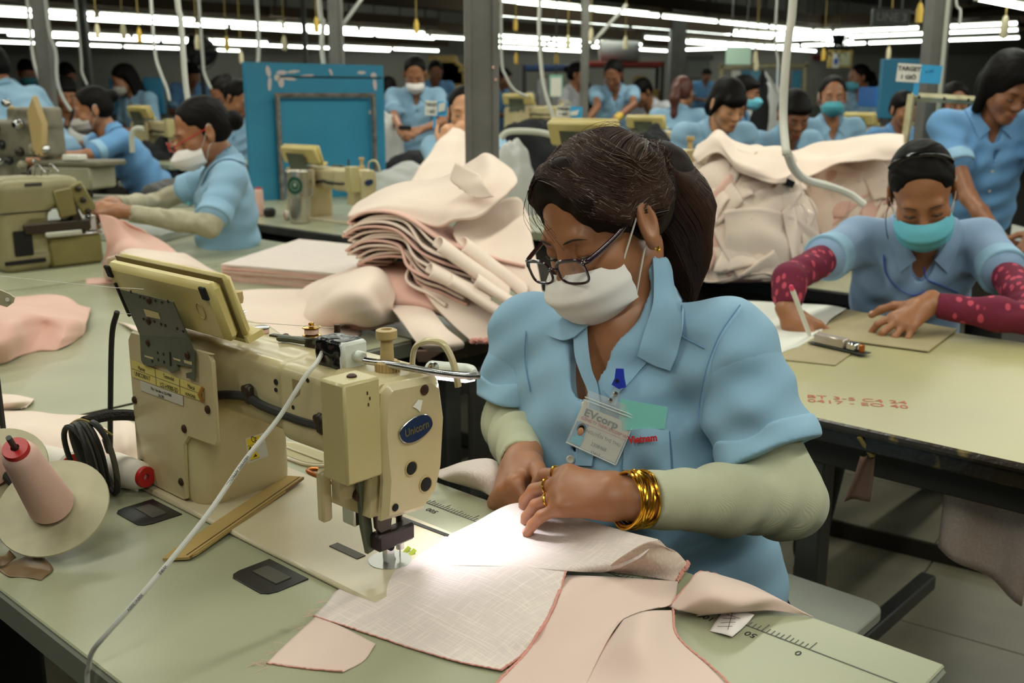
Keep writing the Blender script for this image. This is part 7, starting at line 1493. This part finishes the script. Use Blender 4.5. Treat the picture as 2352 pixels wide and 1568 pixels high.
p = pd(62, 318, 4.05); t = thing('buttonhole_machine', 'tall dusty machine head full of knobs at the far left edge', 'sewing machine', A(p[0], p[1], .82)); R_ = hframe(-20)
V, F = sdf_mesh([blk((0, 0, 0), (.14, .06, .07), .02), blk((.10, 0, -.07), (.045, .05, .14), .02), blk((-.05, 0, .08), (.10, .045, .04), .015), cap((-.10, 0, -.05), (-.10, 0, -.16), .03, .02)], .007); mkq('machine_body', V @ R_.T+p, F, mat('dusty_metal', (140, 134, 116), .5, var=(14, (112, 106, 90))), t)
for k in range(26):
    c = p+R_ @ A(rs.uniform(-.17, .17), .06+.02*rs.random(), rs.uniform(-.19, .14)); r = rs.uniform(.008, .02)
    (MB().ball(c, r, 6) if k % 2 else MB().lathe([(r, 0), (r*1.2, r), (r*.6, 2*r)], c, R_[:, 1], 8)).build('machine_knob', [M['chrome'], M['dark_metal'], M['tan'], M['black'], gb][k % 5], t)
MB().prism([(0, 0), (.04, .02), (.05, .16), (.015, .22), (-.02, .12)], 0, .03, p+R_ @ A(-.16, .07, -.06), np.stack([R_[:, 0], ZX, R_[:, 1]], 1), .003).build('thread_lever', M['tan'], t)
# heaps of dark and white cloth
def lump(px, py, d, r, m, label, seed=1, z=None, cat='fabric'):
    p = pd(px, py, d); base = .80; hgt = p[2]-base; c = A(p[0], p[1], base); T_, P_ = np.meshgrid(np.linspace(.02, 1.57, 20), np.linspace(0, 2*math.pi, 44), indexing='ij'); D = np.stack([np.sin(T_)*np.cos(P_), np.sin(T_)*np.sin(P_), np.cos(T_)], 2)
    g = c+D*A(r[0], r[1], hgt)*(1+.13*wob(D, 4.2, seed)+.06*wob(D, 11, seed))[..., None]; g[..., 2] = np.maximum(g[..., 2], base)
    o = tag(MB().patch(g).build('cloth_heap', m, ang=180), label, cat); stand_table(A(p[0], p[1], 0), r[0]*2.5, r[1]*2.4, base-.001, 'low table under the '+label, 0, 'bench'); return o
bk = mat('black_cloth', (20, 20, 23), .9, bump=(30, .3, .004)); wh = mat('white_cloth', (196, 196, 192), .9, bump=(20, .2, .004))
lump(940, 345, 6.0, (.18, .14), bk, 'black cloth heap in front of the standing masked woman', 1)
lump(930, 378, 5.4, (.22, .14), wh, 'white cloth heap right of the blue panel', 2)
lump(1215, 280, 5.4, (.30, .2), bk, 'black cloth heap right of the grey column', 3)
lump(1175, 326, 4.2, (.10, .08), wh, 'small white cloth bundle right of the grey column', 4)
lump(362, 316, 6.2, (.15, .16), bk, 'black cloth heap behind the woman with red glasses', 5)
lump(388, 412, 5.0, (.14, .12), mat('grey_cloth', (92, 90, 90), .9), 'grey cloth heap right of the outstretched woman', 6)
lump(1500, 300, 5.6, (.16, .16), bk, 'black cloth heap before the bending white shirted man', 7)
lump(1765, 178, 9.0, (.22, .2), wh, 'white cloth heap on a far trolley', 8); lump(1752, 168, 8.9, (.10, .1), bk, 'black cloth bundle on the far white heap', 9)
lump(190, 296, 7.2, (.24, .15), wh, 'white cloth heap behind the slim left column', 10)
lump(880, 255, 7.2, (.14, .2), wh, 'pale cloth heap far behind the blue panel edge', 11)
P_ = [pd(x, y, 4.3) for x, y in ((1150, 318), (1165, 304), (1200, 301), (1250, 306), (1285, 320), (1290, 335))]; tag(MB().tube(cr(P_, 30), .013, 8).build('white_pipe', M['batten']), 'bent white pipe rim right of the grey column', 'pipe')
P_ = [pd(x, y, 4.6) for x, y in ((304, 350), (303, 310), (312, 296), (330, 296))]; tag(MB().tube(cr(P_, 20), .012, 8).build('white_pipe', M['batten']), 'bent white pipe behind the outstretched masked woman', 'pipe')
# signs
def target_sign(px0, py0, px1, py1, d, label, stick, tilt=.06):
    a, b = pd(px0, py0, d), pd(px1, py1, d); w, hh = abs(b[0]-a[0]), abs(a[2]-b[2]); c = (a+b)/2; R_ = np.stack([A(1, 0, 0), ZX, A(0, -1, 0)], 1) @ rotm((0, 0, 1), -tilt)
    t = thing('target_sign', label, 'sign', c-A(0, 0, hh/2), 'production target signs'); L = lambda x, y, z=0: c+R_ @ A(x*w, y*hh, z)
    MB().box(L(-.24, 0), (w*.52, hh, .004), R_).build('white_card', M['white'], t, smooth=False); MB().box(L(.26, 0), (w*.48, hh, .004), R_).build('blue_card', mat('sky_blue_card', (60, 168, 222), .6), t, smooth=False)
    text_part('sign_lettering', 'TARGET', L(-.24, .22, .0024), R_, hh*.33, M['ink'], t, bold=.0008, squash=.80*w/hh/1.9); text_part('sign_lettering', '1 GIỜ', L(-.24, -.24, .0024), R_, hh*.30, M['ink'], t, bold=.0008, squash=.9*w/hh/1.9)
    text_part('sign_lettering', 'A./60', L(.22, .15, .0024), R_ @ rotm((0, 0, 1), .2), hh*.22, mat('blue_ink', (30, 70, 150), .7), t)
    MB().box(pd(*stick, d+.004), (w*.11, .006, hh*.9), R_ @ np.array([[1, 0, 0], [0, 0, 1], [0, -1, 0]])).build('sign_stick', mat('sky_blue_stick', (60, 168, 222), .6), t, smooth=False)
    return t
target_sign(2062, 148, 2160, 190, 3.92, 'white and blue production target sign on the cream frame at right', (2104, 206))
s2 = target_sign(1279, 244, 1337, 270, 4.7, 'small white and blue target sign left of the standing pressing worker', (1306, 284)); q = MB(); plate(q, [pd(1312, 256, 4.69), pd(1330, 252, 4.69), pd(1326, 264, 4.69), pd(1308, 266, 4.69)], A(0, -1, 0), .001); q.build('paper_slip', M['white'], s2, smooth=False)
s3 = target_sign(976, 232, 1030, 266, 5.0, 'white and blue target sign before the standing masked woman', (998, 280)); q = MB(); plate(q, [pd(1008, 238, 4.99), pd(1024, 234, 4.99), pd(1022, 254, 4.99), pd(1006, 258, 4.99)], A(0, -1, 0), .001); q.build('paper_slip', M['white'], s3, smooth=False)
t = thing('cream_frame', 'worn cream metal frame behind the writing woman', 'frame', A(*pd(2085, 330, 3.93)[:2], .78)); cf = mat('worn_cream_paint', (196, 188, 150), .5, var=(20, (160, 146, 108)))
a, b, c = pd(2076, 345, 3.90), pd(2094, 222, 3.93), pd(2262, 232, 4.0)
MB().tube([A(a[0], a[1], .76), a, b+A(0, 0, .008)], .016, 4).build('frame_post', cf, t, smooth=False); MB().tube([b, c], .016, 4).build('frame_rail', cf, t, smooth=False); MB().tube([c, A(c[0], c[1], .76)], .016, 4).build('frame_post', cf, t, smooth=False)
for f in (.08, .42, .75): MB().ball(lerp(b, c, f)+A(0, -.014, 0), .006, 5).build('frame_hole', M['hole'], t)
stand_table(A((a[0]+c[0])/2, a[1]+.1, 0), .9, .5, .762, 'table carrying the worn cream frame', 0, 'bench')
def board(name, label, cat, x0, y0, x1, y1, d, m, th=.02, parts=None, legs=False):
    a, b = pd(x0, y0, d), pd(x1, y1, d); c = (a+b)/2; t = thing(name, label, cat, A(c[0], c[1], b[2])); MB().box(c, (abs(b[0]-a[0]), th, abs(a[2]-b[2])), None, .004).build('board', m, t, smooth=False)
    if legs:
        for x in (a[0]+.05, b[0]-.05): MB().box(A(x, d, b[2]/2), (.05, .05, b[2]), None).build('leg', M['steel_dark'], t, smooth=False)
    return t, a, b
t, a, b = board('line_sign', 'dark hanging sign reading LINE 3 near the right grey column', 'sign', 2004, 20, 2086, 62, 6.0, mat('dark_sign_board', (30, 32, 30), .5), .04)
text_part('sign_lettering', 'LINE 3', (a+b)/2+A(0, -.022, 0), np.stack([A(1, 0, 0), ZX, A(0, -1, 0)], 1) @ rotm((0, 0, 1), -.05), .062, mat('grey_sign_paint', (92, 92, 86), .6), t, bold=.001)
for s in (.2, .8): MB().tube([lerp(a, b, s)*A(1, 1, 0)+A(0, 0, a[2]), lerp(a, b, s)*A(1, 1, 0)+A(0, 0, CZ)], .006, 5).build('hanger', M['steel_dark'], t)
t, a, b = board('hanging_board', 'pale mint sheet board hanging in front of the far wall', 'board', 1668, 107, 1724, 149, 9.0, mat('mint_board', (178, 208, 190), .5), .02)
for s in (.2, .8): MB().tube([lerp(a, b, s)*A(1, 1, 0)+A(0, 0, a[2]), lerp(a, b, s)*A(1, 1, 0)+A(0, 0, CZ)], .005, 5).build('hanger', M['steel_dark'], t)
t, a, b = board('framed_notice', 'yellow framed notice with white paper on the far wall', 'notice', 1903, 116, 1955, 156, 16, mat('yellow_frame', (190, 160, 84), .5), .04); c = (a+b)/2
MB().box(c+A(.02, -.024, 0), ((b[0]-a[0])*.72, .01, (a[2]-b[2])*.74), None).build('notice_paper', mat('pale_notice', (196, 196, 160), .7), t, smooth=False); MB().box(c+A(-.07, -.034, -.02), (.10, .008, .22), None).build('white_slip', M['white'], t, smooth=False); MB().ball(c+A(-.07, -.042, -.03), (.03, .004, .05), 6).build('blue_mark', mat('blue_mark', (40, 80, 170), .5), t)
t = thing('hanging_plant', 'dark green trailing plant above the framed notice', 'plant', pd(1925, 120, 12)); rs = np.random.default_rng(6)
MB().lathe([(.05, 0), (.08, .10), (.085, .11)], pd(1925, 103, 12), ZX, 12).build('plant_pot', M['steel_dark'], t); lf = MB()
for k in range(150):
    c = pd(1925, 106, 12)+rs.normal(0, 1, 3)*A(.07, .07, .06); d_ = nrm(rs.normal(0, 1, 3)+A(0, 0, -.6)); y_ = nrm(np.cross(d_, ZX)+.01); lf.add([c-y_*.012, c+d_*.045, c+y_*.012, c-d_*.01], [(0, 1, 2, 3)])
tag(lf.build('foliage', mat('dark_leaf', (30, 58, 28), .6), t, smooth=False), kind='stuff'); MB().tube([pd(1925, 100, 12), A(*pd(1925, 100, 12)[:2], CZ)], .006, 5).build('plant_hanger', M['string'], t)
board('red_wall_sign', 'small dark red sign on the far wall', 'sign', 1868, 126, 1902, 138, 22.3, mat('dark_red_sign', (110, 28, 34), .6), .04)
board('partition', 'far blue partition behind the target sign at right', 'partition', 2026, 136, 2112, 272, 7.2, M['blue_dark'], .06, legs=True)
board('partition', 'far blue partition behind the long haired woman at left', 'partition', 330, 178, 380, 262, 8.4, M['blue_dark'], .06, legs=True)
board('partition', 'narrow far blue partition edge left of the long haired woman', 'partition', 252, 180, 276, 262, 8.4, M['blue_dark'], .06, legs=True)
board('blue_bin', 'bright blue bin beside the far profile woman', 'bin', 1992, 200, 2024, 245, 8.2, mat('blue_bin', (40, 110, 190), .5), .4)
t, a, b = board('paper_board', 'hanging white paper in a mint frame left of the white shirted woman', 'paper', 1262, 172, 1292, 222, 8.2, mat('mint_frame', (130, 180, 160), .5), .02); MB().box((a+b)/2+A(0, -.014, -.01), ((b[0]-a[0])*.8, .006, (a[2]-b[2])*.86), None).build('sheet', M['white'], t, smooth=False); MB().tube([A((a[0]+b[0])/2, a[1], a[2]), A((a[0]+b[0])/2, a[1], CZ)], .005, 4).build('hanger', M['steel_dark'], t)
# racks with goods along the far side
def rack(x0, x1, ytop, ybot, d, topm, label, goods, seed):
    a, b = pd(x0, ytop, d), pd(x1, ytop, d); rs = np.random.default_rng(seed); w = b[0]-a[0]; H = a[2]; t = thing('goods_rack', label, 'rack', A((a[0]+b[0])/2, d, 0))
    MB().box(A((a[0]+b[0])/2, d, H-.03), (w, .5, .06), None, .01).build('top_rail', topm, t, smooth=False)
    for z in (.5, H*.5+.25): MB().box(A((a[0]+b[0])/2, d, z), (w, .48, .03), None, .004).build('shelf', M['steel_dark'], t, smooth=False)
    for sx in (0, 1):
        for sy in (-1, 1): MB().box(A((a, b)[sx][0], d+sy*.22, H/2), (.04, .04, H), None).build('post', M['steel_dark'], t, smooth=False)
    n = goods
    for k in range(n):
        x = a[0]+w*(k+.5)/n; z = H*.5+.265; hh = rs.uniform(.25, .45); c = rs.choice(['white', 'card', 'grey', 'dark'])
        m = {'white': wh, 'card': M['cardboard'], 'grey': mat('grey_goods', (120, 120, 116), .9), 'dark': bk}[c]
        tag(MB().box(A(x, d-.02, z+hh/2), (w/n*.86, .38, hh), None, .03).build('goods_bundle', m), '%s bundle, %s from the left on the %s' % ({'white': 'white', 'card': 'brown', 'grey': 'grey', 'dark': 'black'}[c], ('first', 'second', 'third', 'fourth', 'fifth', 'sixth')[k], label.split(' of ')[0].replace(' left', '').replace(' behind the bending man', '')), 'bundle')
    return t
rb = mat('red_rail', (150, 42, 34), .5); bb = mat('blue_rail', (62, 84, 130), .6)
rack(1326, 1420, 142, 240, 12, rb, 'left red topped rack of the far pair', 3, 1); rack(1424, 1516, 143, 240, 12.2, rb, 'right red topped rack of the far pair', 3, 2); rack(1204, 1318, 150, 240, 11.5, bb, 'far blue topped rack of the hall right of the grey column', 4, 3)
p = pd(1418, 126, 12); tag(MB().lathe([(.01, -.24), (.11, -.22), (.115, .2), (.10, .22)], A(p[0]+.02, 12, pd(1418, 142, 12)[2]+.115), A(1, 0, 0), 14).build('cloth_roll', wh), 'white cloth roll lying on the red topped racks', 'roll')
t = thing('curtain_rack', 'cream tube rack with blue cloth panels behind the far white heap', 'rack', A(*pd(1750, 215, 10)[:2], .9)); a, b = pd(1658, 155, 10), pd(1850, 152, 10)
MB().tube(cr([A(a[0], a[1], .75), a-A(0, 0, .05), a+A(.05, 0, 0), b-A(.05, 0, 0), b-A(0, 0, .05), A(b[0], b[1], .75)], 40), .02, 6).build('tube_frame', cf, t)
for k, (x, m) in enumerate(((1690, M['white']), (1712, M['blue_panel']), (1735, mat('light_blue_sheet', (110, 170, 200), .7)), (1790, M['blue_panel']), (1830, M['blue_panel']))): q0, q1 = pd(x-9, 162, 10.02), pd(x+9, 205, 10.02); MB().box((q0+q1)/2, (q1[0]-q0[0], .02, q0[2]-q1[2]), None, .004).build('cloth_panel', m, t, smooth=False)
for s in (a, b): MB().box(A(s[0], s[1], .38), (.04, .4, .76), None).build('rack_foot', cf, t, smooth=False)
for k, (x, y, w, hh) in enumerate(((1012, 196, .36, .30), (1034, 190, .34, .26), (1024, 168, .36, .26), (1046, 172, .3, .24), (1018, 150, .34, .22))):
    p = pd(x, y, 13); tag(MB().box(A(p[0], p[1], p[2]), (w, .36, hh), None, .01).build('carton', M['cardboard']), ('brown carton at the bottom left of the far stack beside the grey column', 'brown carton at the bottom right of the far stack beside the grey column', 'brown carton in the middle of the far stack beside the grey column', 'brown carton at the right of the far stack beside the grey column', 'brown carton on top of the far stack beside the grey column')[k], 'box')
p = pd(1030, 214, 13); stand_table(A(p[0], p[1], 0), 1.1, .6, pd(1030, 207, 13)[2], 'far table under the brown cartons', 0, 'bench')
t = thing('standing_fan', 'dark round fan on a pole above the woman with red glasses', 'fan', A(*pd(462, 116, 9)[:2], 0)); c = pd(462, 118, 9)
MB().lathe([(.04, -.06), (.12, -.05), (.12, .05), (.04, .06)], c, A(0, -1, 0), 16).build('fan_motor', M['black'], t)
for k in range(3): q = k*2.1; MB().ball(c+A(.08*math.cos(q), -.05, .08*math.sin(q)), (.07, .012, .045), 6, rotm((0, 1, 0), -q)).build('fan_blade', M['black'], t)
for r in (.06, .11, .16): MB().tube([c+A(r*math.cos(q), -.08, r*math.sin(q)) for q in np.linspace(0, 2*math.pi, 24, endpoint=False)], .004, 4, closed=True).build('guard_ring', M['black'], t)
MB().tube([c, A(c[0], c[1], 0)], .02, 8).build('fan_pole', M['black'], t); MB().lathe([(.2, 0), (.2, .02), (.03, .05)], A(c[0], c[1], 0), ZX, 16).build('fan_base', M['black'], t)
# dark clutter below the left table edge
p = pz(20, 1470, .45); t = thing('motor_unit', 'dark motor unit with blue housing under the front table', 'motor', A(p[0], p[1], 0)); MB().lathe([(.05, -.08), (.07, -.06), (.07, .06), (.05, .08)], A(p[0]-.03, p[1], .60), UX, 18).build('motor_housing', mat('deep_blue_housing', (22, 60, 120), .4), t); MB().box(A(p[0]-.03, p[1]+.02, .30), (.12, .10, .60), RT, .01).build('motor_bracket', M['black'], t)
